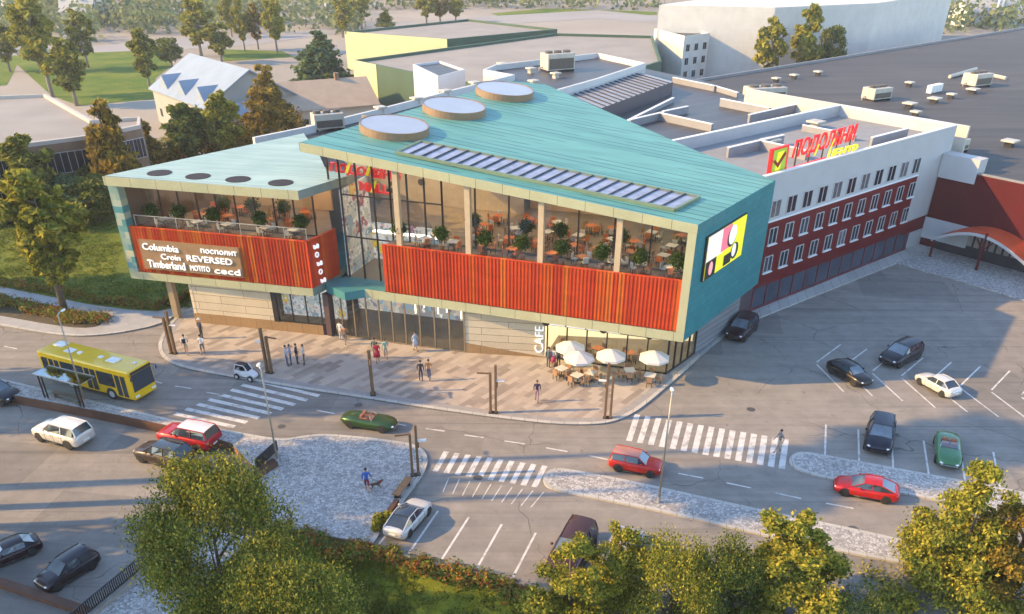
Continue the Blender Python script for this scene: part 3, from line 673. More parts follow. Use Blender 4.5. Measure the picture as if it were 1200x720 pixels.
# white sign band over the cafe and the upright CAFE letters
AN = math.degrees(math.atan2((GC - GB).y, (GC - GB).x)); FC = Frame(GB, AN)
cs = thing('cafe_sign_band', 'white sign band with dark round emblems over the cafe windows', 'sign', FC.p(3, -.2, 3.4))
mb = MB()
for s0, s1 in ((.3, 1.7), (1.85, 3.4), (3.55, 4.7), (5.2, 6.3)): mb.box(s0, s1, -.2, -.12, 3.2, 3.62, 0, FC.m())
mb.build('sign_strip', SIGNWHITE, cs)
for s in (4.95, 8.7, .1): MB().cyl((0, 0), .34, 0, .08, 16, 0, None, FC.m(s, -.16, 3.4) @ Matrix.Rotation(R(90), 4, 'X')).build('round_emblem', DARKM, cs)
FB = Frame(GA, math.degrees(math.atan2(t_.y, t_.x))); L_ = (GB - GA).length
ca = thing('cafe_wall_letters', 'white upright letters reading CAFE climbing the pale stone wall corner', 'sign', FB.p(L_ - .2, -.1, 1))
o = text('CAFE', 1.05, Matrix.Identity(4), SIGNWHITE, None, 'lettering', .06)
w = max(v.co.x for v in o.data.vertices); o.data.transform(Matrix.Scale(2.45 / w, 4, (1, 0, 0)))
Tm = Matrix((Vector((0, 0, 1)), -FB.u.to_3d(), -FB.n.to_3d())).transposed().to_4x4(); Tm.translation = FB.p(L_ - .12, -.1, .5)
o.data.transform(Tm); adopt(o, ca)
# glass entrance
E0, E1 = Vector((-15.9, 69.55)), Vector((-9.0, 67.45)); E2 = GA + Vector((-.06, .02))
mb = MB(); g2 = MB(); glazing(E0, E1, .12, 4.0, 1.3, mb, g2, .05); glazing(E1, E2, .12, 4.0, 1.35, mb, g2, .06)
mb.build('entrance_frame', pm((.22, .17, .11), .5, .2, .15, 2, name='entrance_metal'), mall); g2.build('entrance_glazing', m_glass((.82, .84, .82), .13, 'entrance_glass'), mall)
wall2(MB(), E0 + Vector((1.5, 6)), E2 + Vector((1.5, 6)), .1, 4.0).build('lobby_wall', m_shop('lobby_display_lit', -18, 9.2, .34, [(0, (.42, .36, .29)), (.4, (.30, .27, .24)), (.7, (.55, .47, .36)), (.9, (.22, .2, .2))], .7), mall)
mb = MB(); mb.prism([E0, E1, E2, E2 + Vector((1.5, 6)), E0 + Vector((1.5, 6))], .1, .115); mb.build('lobby_floor', FLOORIN, mall)
mb = MB()
for k in range(7):
    c = E1.lerp(E2, .1 + k * .13) + Vector((.3, 1.2 + (k % 3))); mb.box(-.04, .04, -.04, .04, 2.6 + .2 * (k % 2), 3.85, 0, Matrix.Translation((*c, 0)))
mb.build('hanging_lamp', LAMP2, mall)

# ------------------------------------------------ left wing
LR = 17.35
Lroof = [FL.p(-.45).to_2d(), FL.p(LR + .02, -.3).to_2d(), Vector((-13.3, 73.8)), Vector((-15.9, 75.0)), Vector((-17.4, 80)), Vector((-20.8, 89.4))]
mb = MB(); mb.prism(Lroof, 12.3, 13.0, 1, 0, bottom=False); mb.add([(*p, 12.3) for p in Lroof], [tuple(range(6))], 2); mb.build('left_roof', [PALE_ROOF, pm((.19, .25, .24), .5, .1, .1, 1, name='shaded_fascia_sheet'), CEIL], mall)  # roof sides coloured grey green for the fascia in shade
mb = MB(); fa(mb, FL, -.45, LR + .03, -.36, 12.28, 13.02, 12.28, 13.02); mb.build('left_eave_fascia', FASCIA_L, mall)
mb = MB(); fa(mb, FL, -.4, LR + .03, -.06, 4.0, 4.68, 4.0, 4.68); mb.build('left_lower_fascia', FASCIA_L, mall)
mb = MB(); fa(mb, FL, .55, LR, .08, 4.685, 8.75, 4.685, 8.75, .25); [mb.box(.55 + k * .30 - .02, .55 + k * .30 + .02, .03, .08, 4.69, 8.74, 0, FL.m()) for k in range(1, 56)]; mb.build('left_timber_facade', CLAD_L, mall)
FS = Frame(FL.p(LR).to_2d(), 62.7)
mb = MB(); fa(mb, FS, .02, 4.0, .0, 4.685, 8.75, 4.685, 8.75, .25); mb.build('return_timber_facade', CLAD_S, mall)
mb = MB(); fa(mb, FS, .0, 4.0, -.05, 4.0, 4.68, 4.0, 4.68, .3); mb.build('return_fascia', pm((.17, .24, .21), .5, .1, .1, 1, name='shade_sheet'), mall)  # fascia colour darkened for the shaded return
FRM = m_brick('mottled_reflection_frame', -13.7, .8, .55, .0, (.05, .22, .25), (.42, .44, .32), (.05, .2, .2), rough=.5, metal=.15, vertical=True)  # mottling paints the reflections on the teal frame
mb = MB(); fa(mb, FL, -.42, .5, -.05, 4.69, 12.27, 4.69, 12.27, .9); mb.build('left_frame_post', FRM, mall)
BROWNIN = m_brick('brown_boarding', -13.7, 1.6, 12, .012, (.12, .07, .045), (.10, .06, .04), (.04, .025, .02), rough=.6, bump=.2, vertical=True)
mb = MB(); wall2(mb, FL.p(.1, .9).to_2d(), Vector((-22.2, 88.5)), 4.7, 12.29, -.3); mb.build('left_side_wall', [BROWNIN], mall)
mb = MB(); mb.prism([FL.p(.5, .34).to_2d(), FL.p(LR - .3, .34).to_2d(), FS.p(3.9, .3).to_2d(), Vector((-17.2, 80)), Vector((-21.5, 88.5))], 8.0, 8.5, 0, 1); mb.build('left_terrace_floor', [CEIL, DECK], mall)
mb = MB(); mb.prism([FL.p(-.35, .01).to_2d(), FL.p(LR - .3, .01).to_2d(), FS.p(3.9, .3).to_2d(), Vector((-13.6, 86)), Vector((-21.5, 88.5))], 4.02, 4.6); mb.build('left_first_floor_slab', [TEAL], mall)
mb = MB(); wall2(mb, FL.p(3.2, 9.5).to_2d(), FL.p(15.5, 9.5).to_2d(), 8.5, 12.3); mb.build('left_back_wall', INWALL, mall)
# terrace glazing: open frame set back, and a low glass rail in front
mb = MB(); g2 = MB()
for k in range(10):
    s = .9 + k * 1.82
    mb.box(-.05, .05, -.06, .06, 8.5, 12.3, 0, FL.m(s, 2.2))
g2.add([FL.p(.6, 2.2, 8.5), FL.p(17.3, 2.2, 8.5), FL.p(17.3, 2.2, 12.3), FL.p(.6, 2.2, 12.3)], [(0, 1, 2, 3)])
mb.box(.6, 17.3, -.04, .04, 8.5, 8.6, 0, FL.m(0, 2.2)); mb.build('left_glass_mullions', DARKM, mall); g2.build('left_terrace_glass', GLASS, mall)
rl = MB(); rl.box(1.0, LR - .1, -.02, .02, 9.62, 9.68, 0, FL.m(0, .5))
for k in range(9): rl.box(1 + k * 2.02, 1.05 + k * 2.02, -.02, .02, 8.5, 9.65, 0, FL.m(0, .5))
rl.build('terrace_rail', STEEL, mall)
g2 = MB(); g2.add([FL.p(1, .52, 8.5), FL.p(LR - .1, .52, 8.5), FL.p(LR - .1, .52, 9.6), FL.p(1, .52, 9.6)], [(0, 1, 2, 3)]); g2.build('terrace_rail_glass', GLASS, mall)
g2 = MB(); g2.add([FR.p(.1, .5, 8.58), FR.p(24.5, .5, 8.58), FR.p(24.5, .5, 9.5), FR.p(.1, .5, 9.5)], [(0, 1, 2, 3)]); g2.build('right_rail_glass', GLASS, mall)
for d0 in (4.5, 7):
    for k in range(4):
        mb = MB(); mb.box(0, 1.8, 0, .16, 12.18, 12.24, 0, FL.m(2.5 + 3.8 * k, d0)); mb.build('ceiling_lamp', LAMP, mall)
# eye-shaped roof lights
for p in [(187, 203), (232, 207), (279, 210.5), (329, 214.5)]:
    g = G(*p, 13.0); mb = MB()
    pts = []
    for i in range(20):
        a = 2 * math.pi * i / 20; pts.append((math.cos(a) * 1.05, math.sin(a) * 1.0))
    T = Matrix.Translation((g.x, g.y, 0)) @ Matrix.Rotation(R(-13.7), 4, 'Z')
    mb.prism(pts, 13.0, 13.035, 0, 0, T=T); ob = mb.build('roof_light', pm((.028, .014, .010), .6, 0, .2, 1, 0., .15, name='brown_glass'), mall)
# ground floor of the left wing
LA, LB = Vector((-28.9, 72.2)), Vector((-16.6, 69.45)); FLG = Frame(LA, math.degrees(math.atan2((LB - LA).y, (LB - LA).x))); LL = (LB - LA).length
mb = MB(); mb.box(0, 7.95, 0, .3, 1.02, 4.0, 0, FLG.m()); mb.build('left_stone_wall', BEIGE_L, mall)
mb = MB(); mb.box(0, LL, -.06, .3, .1, 1.0, 0, FLG.m()); mb.build('left_plinth', PLINTH, mall)
mb = MB(); mb.box(8.0, 8.45, -.1, .35, 1.0, 4.0, 0, FLG.m()); mb.build('shop_column', DARKM, mall)
mb = MB(); g2 = MB(); glazing(FLG.p(8.45, .05).to_2d(), FLG.p(LL, .05).to_2d(), 1.0, 4.0, 1.5, mb, g2, .04); glazing(FLG.p(LL, .05).to_2d(), E0 + Vector((-.1, 0)), 1.0, 4.0, .8, mb, g2, .04)
mb.build('shop_window_frame', DARKM, mall); g2.build('shop_window', GLASS, mall)
mb = MB(); mb.box(8.0, LL + 1.5, 0, .2, .9, 3.95, 0, FLG.m(0, 1.9)); mb.build('shop_display', SHOPB, mall)
mb = MB(); mb.box(-.35, .3, -.3, .3, .1, 4.0, 0, Matrix.Translation((*E0, 0)) @ Matrix.Rotation(R(60), 4, 'Z')); mb.build('entrance_column', pm((.06, .035, .04), .5, 0, .1, 1, name='dark_column'), mall)
wall2(MB(), LB, E0, .1, 1.0, .3).build('plinth_return', pm((.07, .035, .04), .5, 0, .1, 1, name='dark_plinth'), mall)
wall2(MB(), LA, Vector((-24, 88)), .1, 4.0, -.3).build('left_ground_side_wall', BEIGE_L, mall)
mb = MB(); g = Vector((-30.93, 73.32)); mb.box(-.28, .28, -.28, .28, .1, 4.02, 0, Matrix.Translation((*g, 0)) @ Matrix.Rotation(R(-13.7), 4, 'Z')); mb.build('corner_column', pm((.30, .22, .13), .6, 0, .15, 2, name='column_timber'), mall)
# side of the ground floor under the teal wall
SD = [GD2, Vector((20.7, 71.7)), Vector((22.3, 74.6))]
wall2(MB(), SD[0], SD[1], .1, 4.0, .3).build('side_ground_wall', GREYCLAD, mall)
wall2(MB(), SD[1], SD[2] + Vector((.8, 1.0)), .1, 4.0, .3).build('side_dark_wall', pm((.07, .04, .045), .5, 0, .1, 1, name='dark_column'), mall)

# ------------------------------------------------ on the big roof
for k, p in enumerate([(462, 154), (532, 131), (591, 111)]):
    d = CR * ((p[0] - CX) / FPX) + CD * ((p[1] - CY) / FPX) + _f
    e = Vector((0, 0, EYE)); t = (A3 - e).dot(_n) / d.dot(_n); c = e + d * t
    T = Matrix.Translation(c) @ _n.normalized().to_track_quat('Z', 'Y').to_matrix().to_4x4() if _n.z > 0 else Matrix.Translation(c) @ (-_n).normalized().to_track_quat('Z', 'Y').to_matrix().to_4x4()
    sk = MB(); r = 2.95; sk.cyl((0, 0), r, -.3, .62, 40, 0, None, T, False); sk.cyl((0, 0), r - .10, .3, .62, 40, 0, None, T, False)
    w_ = .09; ring = [(r * math.cos(2 * math.pi * i / 40), r * math.sin(2 * math.pi * i / 40), .62) for i in range(40)] + [((r - .10) * math.cos(2 * math.pi * i / 40), (r - .10) * math.sin(2 * math.pi * i / 40), .62) for i in range(40)]
    sk.add(ring, [(i, (i + 1) % 40, 40 + (i + 1) % 40, 40 + i) for i in range(40)], 0, T)
    o = sk.build('round_skylight', pm((.23, .15, .09), .5, .2, .12, 1.5, name='skylight_rim'), mall)
    MB().cyl((0, 0), r - .11, .40, .58, 40, 0, None, T).build('skylight_glass', pm((.26, .27, .31), .25, 0, .10, .3, name='milky_glass'), o)
q = []
for p in [(465, 181), (790, 248), (819, 233), (493, 168)]:
    d = CR * ((p[0] - CX) / FPX) + CD * ((p[1] - CY) / FPX) + _f; e = Vector((0, 0, EYE)); q.append(e + d * ((A3 - e).dot(_n) / d.dot(_n)))
up = (_n if _n.z > 0 else -_n).normalized()
fr_ = MB()
for i in range(4): fr_.tube([q[i] + up * .12, q[(i + 1) % 4] + up * .12], .16, 4)
o = fr_.build('strip_skylight', pm((.16, .21, .13), .5, .2, .1, 1, name='green_frame'), mall)
MB().poly([p + up * .14 for p in q]).build('strip_glass', pm((.24, .24, .30), .12, .0, .35, 1.1, name='sky_glass'), o)
br = MB()
for k in range(1, 22): br.tube([q[0].lerp(q[1], k / 22) + up * .2, q[3].lerp(q[2], k / 22) + up * .2], .055, 4)
br.build('strip_bar', DARKM, o)

# ------------------------------------------------ rear block and grey roofs
rb = [G2(296, 164, 12.5), G2(355, 152, 12.5), G2(440, 131, 12.5), G2(560, 100, 12.5), G2(600, 90, 12.5), G2(566, 84, 12.5), G2(580, 78, 12.5), G2(700, 64, 12.5), G2(757, 76, 12.5), G2(700, 95, 12.5), G2(640, 112, 12.5), Vector((8, 92)), Vector((-12, 82))]
mb = MB(); mb.prism(rb, 0, 12.0, 1, 0); rbo = mb.build('rear_block', [ROOF_GREY, OFFWHITE], mall)
strip(MB(), [Vector(p) for p in rb[:11]], .4, 12.0, 12.75, 0, -1).build('rear_parapet', pm((.5, .5, .49), .6, 0, .06, 1, name='parapet_white'), mall)
# monopitch roof light
mb = MB(); A, B, Cc, D = [FH.p(*sd, 0) for sd in ((-32.5, -20.8), (-40.3, 1.8), (-58.9, 9.1), (-50.1, -13.5))]
A.z = 12; B.z = 12; Cc.z = 11.4; D.z = 11.4
b_ = [Vector((p.x, p.y, 5)) for p in (A, B, Cc, D)]
mb.add([A, B, Cc, D, *b_], [(0, 1, 2, 3), (0, 4, 5, 1), (1, 5, 6, 2), (2, 6, 7, 3), (3, 7, 4, 0)], [0, 1, 1, 1, 1])
mb.build('monopitch_roof', [m_brick('ribbed_sheet', -20, 40, 1.0, .11, (.34, .325, .335), (.30, .29, .30), (.045, .04, .05), rough=.4, metal=.3, bump=.4), pm((.05, .045, .065), .6, 0, .1, 1, name='dark_purple_sheet')], mall)
rbs = MB()
for k in range(1, 16):
    a_, b_ = A.lerp(B, k / 16), D.lerp(Cc, k / 16); rbs.tube([a_ + Vector((0, 0, .06)), b_ + Vector((0, 0, .06))], .10, 4)
rbs.build('roof_rib', pm((.05, .045, .055), .5, .2, .1, 1, name='dark_rib'), mall)
mr = [FH.p(-14.3, -33).to_2d(), FH.p(-14.3, 1.5).to_2d(), FH.p(-45, 14).to_2d(), FH.p(-62, 16).to_2d(), FH.p(-62, -12).to_2d(), FH.p(-40, -26).to_2d(), FH.p(-26, -36).to_2d()]
MB().prism(mr, 0, 10.4, 1, 0).build('middle_roof', [ROOF_GREY, OFFWHITE], mall)
PARA = pm((.24, .24, .25), .6, 0, .08, 1, name='inner_parapet'); CAPW = pm((.70, .70, .70), .5, 0, .05, 1, name='white_capping')
mb = MB(); cp = MB()
def upstand(p0, p1, z, h, w=.3):
    a, b = G2(*p0, z + h), G2(*p1, z + h); t = (b - a).normalized(); s = Vector((-t.y, t.x)) * w / 2
    ob = MB().prism([a - s, b - s, b + s, a + s], z, z + h, 0, 0).build('roof_upstand', PARA, mall); s2 = s * 1.25
    MB().prism([a - s2, b - s2, b + s2, a + s2], z + h + .003, z + h + .07, 0, 0).build('capping', CAPW, ob)
for p0, p1, h in [((775, 133), (835, 146), .8), ((738, 141), (776, 132), .8), ((777, 131), (806, 125), .8), ((725, 147), (789, 115), .5), ((845, 116), (902, 127), .9), ((878, 135), (936, 122), .9), ((789, 91), (838, 101), .7), ((838, 101), (865, 109), .6)]:
    upstand(p0, p1, 10.4, h)

# ================================================================== RED OFFICE BUILDING
off = thing('office_building', 'dark red and white three storey office block with rows of white framed windows', 'office building', FH.p(0, -15))
T = FH.m()                                   # local: x = s, y = d
mb = MB(); mb.box(-14.3, 0, -33, 1.5, 0, 11.5, 0, T); mb.build('office_body', [OFFWHITE], off)
mb = MB(); mb.box(-14.28, -.02, -32.98, 1.48, 11.5, 11.53, 0, T); mb.build('office_roof', pm((.22, .225, .23), .85, 0, .12, .6, name='office_roof_felt'), off)
mb = MB(); cp = MB()
for x0, x1, y0, y1 in ((-.3, .0, -33, 1.5), (-14.3, -14.0, -33, 1.2), (-14.0, -.3, 1.2, 1.5)):
    mb.box(x0, x1, y0, y1, 11.501, 12.68, 0, T); cp.box(x0 - .04, x1 + .05, y0, y1 + .02, 12.683, 12.76, 0, T)
mb.build('office_parapet', OFFWHITE, off); cp.build('parapet_capping', CAPW, off)
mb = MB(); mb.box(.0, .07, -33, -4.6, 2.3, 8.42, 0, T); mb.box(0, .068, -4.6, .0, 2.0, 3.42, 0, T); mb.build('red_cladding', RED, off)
mb = MB(); mb.box(0.0, .12, -33, -4.5, 8.42, 8.56, 0, T); mb.build('white_ledge', CAPW, off)
mb = MB(); mb.box(0, .05, -33, -3, .12, 2.3, 0, T); mb.build('ground_floor_glazing', pm((.05, .06, .085), .12, 0, .4, .5, name='shaded_glass'), off)
mb = MB()
for k in range(14): mb.box(.05, .11, -31 + k * 2.1, -30.8 + k * 2.1, .12, 2.3, 0, T)
mb.box(.05, .1, -33, -3, .1, .35, 0, T); mb.build('shop_front_post', pm((.12, .02, .03), .5, 0, .1, 1, name='maroon_post'), off)
WFR = pm((.42, .42, .43), .5, 0, .05, 1, name='window_frame_white')
PANES = [DGLASS, DGLASS, pm((.05, .055, .07), .08, 0, .3, 1.5, name='window_glass'), pm((.11, .11, .12), .12, 0, .5, 2.5, name='curtained_glass'), pm((.03, .02, .03), .1, 0, .4, 2, name='plum_glass')]
def win(name, y, z, w, h, T_, parent, panes=2, x=.08, sill=True):
    f = MB(); f.box(x, x + .05, y - w / 2, y - w / 2 + .09, z, z + h, 0, T_); f.box(x, x + .05, y + w / 2 - .09, y + w / 2, z, z + h, 0, T_); f.box(x, x + .05, y - w / 2, y + w / 2, z, z + .08, 0, T_); f.box(x, x + .05, y - w / 2, y + w / 2, z + h - .08, z + h, 0, T_)
    for k in range(1, panes): f.box(x, x + .045, y - w / 2 + w * k / panes - .04, y - w / 2 + w * k / panes + .04, z + .08, z + h - .08, 0, T_)
    o = f.build(name, WFR, parent)
    g = MB(); g.box(x - .06, x + .012, y - w / 2 + .08, y + w / 2 - .08, z + .07, z + h - .07, 0, T_); g.build('pane', rnd.choice(PANES), o)
    if sill: s = MB(); s.box(x, x + .16, y - w / 2 - .05, y + w / 2 + .1, z - .1, z, 0, T_); s.build('sill', CAPW, o)
for k in range(11):
    y = -29.4 + 2.42 * k
    win('window', y, 3.65, 1.25, 1.55, T, off); win('window', y, 6.3, 1.25, 1.55, T, off); win('window', y - .2, 8.75, 1.5, 1.6, T, off, 2, .01, False)
mb = MB(); cp = MB()
for a, b, h in [((-9.6, -25), (-9.6, -16), .9), ((-9.6, -20), (-4, -20), .9), ((-12, -9), (-5.5, -9), .6), ((-3.2, -10), (-3.2, -3), .9)]:
    mb = MB(); cp = MB()
    if a[0] == b[0]: mb.box(a[0], a[0] + .25, a[1], b[1], 11.53, 11.53 + h, 0, T); cp.box(a[0] - .03, a[0] + .28, a[1], b[1], 11.533 + h, 11.6 + h, 0, T)
    else: mb.box(a[0], b[0], a[1] + .004, a[1] + .25, 11.53, 11.53 + h - .01, 0, T); cp.box(a[0], b[0], a[1] - .03, a[1] + .28, 11.53 + h - .007, 11.59 + h, 0, T)
    ob = mb.build('roof_upstand', PARA, off); cp.build('capping', CAPW, ob)

# roof sign
rs = thing('roof_sign', 'red and yellow roof sign reading ПОДОЛЯНИ ЦЕНТР with a ticked board', 'sign', FH.p(-.8, -25, 11.53))
FO = Frame(FH.p(-.75).to_2d(), FH.a + 90)     # s along the office front
adopt(sign_line(FO, 0, (927, 185.5), (1002, 163.5), (929, 166.5), 'ПОДОЛЯНИ', SIGNRED, 'lettering', .05, .2), rs)
adopt(sign_line(FO, -.1, (968.5, 187), (1004, 178.5), (969.5, 177.5), 'ЦЕНТР', SIGNYEL, 'lettering', .05, .12), rs)
def bq(mb, F, d, pts, th, mi=0):
    q = [F.at(*p, d) for p in pts]; P = [F.p(s, d, z) for s, z in q] + [F.p(s, d + th, z) for s, z in q]; n = len(P) // 2
    return mb.add(P, [tuple(range(n))[::-1], tuple(range(n, 2 * n))] + [(i, (i + 1) % n, n + (i + 1) % n, n + i) for i in range(n)], mi)
bq(MB(), FO, .0, [(905, 175.5), (925.5, 169.5), (921, 201), (900.5, 207.5)], .25).build('board_frame', SIGNRED, rs)
bq(MB(), FO, -.03, [(907.5, 177), (923, 172.5), (919, 199.5), (904, 204.5)], .02).build('green_board', emit((.30, .45, .03), .1, 'sign_green'), rs)
bq(MB(), FO, -.06, [(912, 179), (920, 176.5), (913, 200), (908, 201)], .02).build('yellow_stripe', SIGNYEL, rs)
bq(MB(), FO, -.09, [(906.5, 190), (908.5, 187.5), (911.5, 191.5), (920.5, 177), (921.5, 180.5), (911.5, 197)], .02).build('tick', pm((.25, .01, .01), .5, 0, .05, 1, name='tick_red'), rs)
bq(MB(), FO, .0, [(921.5, 198.5), (968, 184.5), (968, 187), (921.5, 201.5)], .15).build('base_rail', SIGNRED, rs)
mb = MB()
for px_ in (932, 948, 964, 980, 996): s, z = FO.at(px_, 190 - (px_ - 925) * .31, .3); MB().box(-.05, .05, .25, .35, 11.53, z + 1.5, 0, FO.m(s)).build('sign_post', DARKM, rs)
for zz in (): pass
yb = MB()
for p in ((957, 176), (975, 170)):
    s, z = FO.at(*p, -.25); yb.add([FO.p(s - .35, -.25, z - .45), FO.p(s - .05, -.25, z - .45), FO.p(s + .35, -.25, z + .5), FO.p(s + .1, -.25, z + .5)], [(0, 1, 2, 3)])
yb.build('yellow_stroke', SIGNYEL, rs)

# ================================================================== HALL WITH THE BIG DARK ROOF
hall = thing('retail_hall', 'vast dark flat roofed retail hall with a dark red wall and arched orange canopy', 'retail hall', FH.p(10, 0))
RD = NT('dark_roof_felt'); v = RD.coord(rot=39, src='World', scale=(.08, 1, 1)); v2 = RD.coord(src='World')
c = RD.ramp(RD.noise(v, .5, 5, .6), [(.3, (.034, .033, .036)), (.7, (.07, .064, .062))]); c = RD.mix(.5, c, RD.ramp(RD.noise(v2, .05, 4), [(.35, (.4, .4, .4)), (.65, (.62, .6, .58))]), 'OVERLAY'); RD.col(c); ROOF_DARK = RD.set(.8)
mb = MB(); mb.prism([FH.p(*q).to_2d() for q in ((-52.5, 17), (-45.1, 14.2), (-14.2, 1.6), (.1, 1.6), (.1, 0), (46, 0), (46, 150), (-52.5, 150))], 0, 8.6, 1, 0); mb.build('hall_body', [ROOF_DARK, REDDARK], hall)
mb = MB(); strip(mb, [FH.p(*q).to_2d() for q in ((-52.5, 17), (-52.5, 150))], .4, 8.6, 9.0, 0, -1); mb.build('hall_parapet', pm((.2, .2, .21), .7, 0, .1, 1, name='grey_parapet'), hall); mb = MB(); strip(mb, [FH.p(*q).to_2d() for q in ((4.2, .0), (46, 0))], .3, 8.6, 8.78, 0, 1); mb.build('hall_coping', pm((.2, .2, .21), .7, 0, .1, 1, name='grey_parapet'), hall)
mb = MB(); mb.box(.05, 4.1, -.12, 1.6, 7.6, 10.05, 0, T); mb.build('stair_box', OFFWHITE, hall)
mb = MB(); mb.box(0.05, 5.2, -.2, -.02, 1.0, 3.25, 0, T); mb.build('white_wall_panel', OFFWHITE, hall)
# far parapet on the roof between office and hall
mb = MB(); mb.box(-30, .0, 4.4, 4.7, 8.6, 12.2, 0, T); mb.build('screen_wall', pm((.50, .46, .40), .6, 0, .06, 1, name='cream_wall'), hall)
# arched canopy
arc = [(x, 1.75 + 1.75 * math.sin(math.pi * min(1, max(0, x / 10.4)) ** .92)) for x in [i * .65 for i in range(17)]]
mb = MB(); P = []; pil = Frame(G2(1089, 302), FH.a - 2)
for x, z in arc: P += [pil.p(x - .3, -.1, z), pil.p(x - .3, -.1, z + .32), pil.p(x - .3, 4.4, z + 1.0 if 0 else z + .32), pil.p(x - .3, 4.4, z)]
F_ = []; n = len(arc); M_ = []
for i in range(n - 1):
    a, b = i * 4, i * 4 + 4
    F_ += [(a, b, b + 1, a + 1), (a + 1, b + 1, b + 2, a + 2), (a + 3, b + 3, b, a), (a + 2, b + 2, b + 3, a + 3)]; M_ += [1, 0, 2, 1]
mb.add(P, F_, M_); mb.build('arched_canopy', [pm((.52, .07, .02), .5, 0, .12, 1, name='orange_canopy'), OFFWHITE, pm((.10, .05, .05), .7, 0, .1, 1, name='canopy_underside')], hall)
for p in ((1089, 302), (1143, 318), (1205, 342)):
    g = G(*p); mb = MB(); mb.cyl((g.x, g.y), .14, .1, 2.0 if p[0] < 1100 else 4.0, 10); 
    if p[0] > 1100:
        mb.tube([(g.x, g.y, 2.2), (g.x - .5, g.y + .7, 3.3)], .09); mb.tube([(g.x, g.y, 2.2), (g.x + .5, g.y - .7, 3.3)], .09)
    mb.build('canopy_post', REDDARK, hall)
mb = MB(); mb.box(1.5, 20, -.04, 0, .1, 2.8, 0, T); mb.build('entrance_glazing', pm((.03, .025, .035), .15, 0, .4, .6, name='dark_entrance'), hall)
mb = MB()
for k in range(9): mb.box(5.2 + k * .8, 5.75 + k * .8, -.1, -.04, 1.3, 3.0, 0, T)
mb.build('entrance_panel', pm((.25, .22, .2), .5, 0, .15, 1, name='shaded_panel'), hall)
fc = px([(1035, 305), (1080, 279), (1092, 277)]) + [FH.p(46, 0).to_2d()] + [FH.p(46, -9.5).to_2d()] + px([(1200, 353), (1120, 329)])
struct('hall_forecourt', MB().prism([Vector(p) for p in fc], .0, .112), COB)
# road-side strip along the office
struct('office_pavement', MB().prism([FH.p(0.0, -33).to_2d(), FH.p(0, 0).to_2d(), FH.p(1.5, -.5).to_2d(), FH.p(1.8, -7.5).to_2d(), FH.p(1.5, -33).to_2d()], 0, .118), CONC)

# ------------------------------------------------ billboard, brand board, upright letters
bb = thing('billboard', 'bright yellow, pink and white billboard on the teal side wall', 'billboard', FT.p(5, -.2, 7))
bc = [FT.at(*p, -.2) for p in ((832, 277), (876, 252), (867.5, 302), (824, 327))]
sA, sB = (bc[0][0] + bc[3][0]) / 2, (bc[1][0] + bc[2][0]) / 2; zA, zB = (bc[2][1] + bc[3][1]) / 2, (bc[0][1] + bc[1][1]) / 2
def bx(s0, s1, z0, z1, d, mat, name, th=.02):
    w, h = sB - sA, zB - zA
    MB().box(sA + w * s0, sA + w * s1, -d - th, -d, zA + h * z0, zA + h * z1, 0, FT.m()).build(name, mat, bb)
bx(-.02, 1.02, -.02, 1.02, .0, DARKM, 'board_frame', .18); e_ = .16
bx(0, 1, 0, 1, .183, emit((.80, .78, .02), e_, 'poster_yellow'), 'yellow_poster'); bx(0, .42, .42, 1, .205, emit((.78, .68, .64), e_, 'poster_skin'), 'pale_field')
bx(.36, .60, .45, 1, .23, emit((.80, .16, .22), e_, 'poster_pink'), 'pink_field'); bx(.0, .26, 0, .42, .23, DARKM, 'dark_field')
def oval(cs, cz, rs_, rz_, d, mat, name):
    w, h = sB - sA, zB - zA; pts = [(sA + w * (cs + rs_ * math.cos(2 * math.pi * i / 20)), -d, zA + h * (cz + rz_ * math.sin(2 * math.pi * i / 20))) for i in range(20)]
    m = MB(); m.add(pts, [tuple(range(20))], 0, FT.m()); m.add([(p[0], p[1] + .015, p[2]) for p in pts], [tuple(range(20))[::-1]], 0, FT.m()); m.build(name, mat, bb)
oval(.62, .68, .12, .24, .27, DARKM, 'dark_hair'); oval(.63, .72, .10, .23, .29, emit((.82, .76, .72), e_, 'poster_face'), 'pale_face'); oval(.75, .27, .1, .2, .27, DARKM, 'dark_coat'); oval(.72, .3, .055, .16, .29, emit((.8, .74, .72), e_, 'poster_hand'), 'pale_hand')
bx(.47, .66, .05, .3, .26, DARKM, 'dark_bag'); oval(.13, .22, .05, .16, .27, emit((.8, .35, .35), e_, 'poster_rose'), 'rose_mark')
brd = thing('brand_board', 'tan board with rows of white shop names on the orange timber facade', 'sign', FL.p(5, -.1, 6))
c4 = [FL.at(*p, -.1) for p in ((162.5, 280.5), (279, 291), (286, 324.5), (170, 315.5))]
s0 = (c4[0][0] + c4[3][0]) / 2; s1 = (c4[1][0] + c4[2][0]) / 2; z0 = (c4[2][1] + c4[3][1]) / 2; z1 = (c4[0][1] + c4[1][1]) / 2
MB().box(s0, s1, -.16, .06, z0, z1, 0, FL.m()).build('backing', pm((.25, .155, .08), .6, 0, .12, 1.5, name='tan_board'), brd)
bw, bh = s1 - s0, z1 - z0
for sx_, ex, zz, hh, s in [(.03, .40, .68, .22, 'Columbia'), (.20, .40, .40, .18, 'Croin'), (.05, .43, .08, .25, 'Timberland'), (.62, .98, .74, .14, 'посполит'), (.46, .92, .42, .20, 'REVERSED'), (.48, .68, .10, .18, 'MOTITO'), (.72, .98, .08, .2, 'cecd')]:
    o = text(s, 1, Matrix.Identity(4), SIGNWHITE, None, 'lettering', .05)
    xs = [v.co.x for v in o.data.vertices]; ys = [v.co.y for v in o.data.vertices]
    o.data.transform(Matrix.Diagonal((bw * (ex - sx_) / max(xs), bh * hh / max(max(ys), .4), 1, 1))); o.data.transform(text_frame(FL.p(s0 + bw * sx_, -.22, z0 + bh * zz), FL.u)); adopt(o, brd)
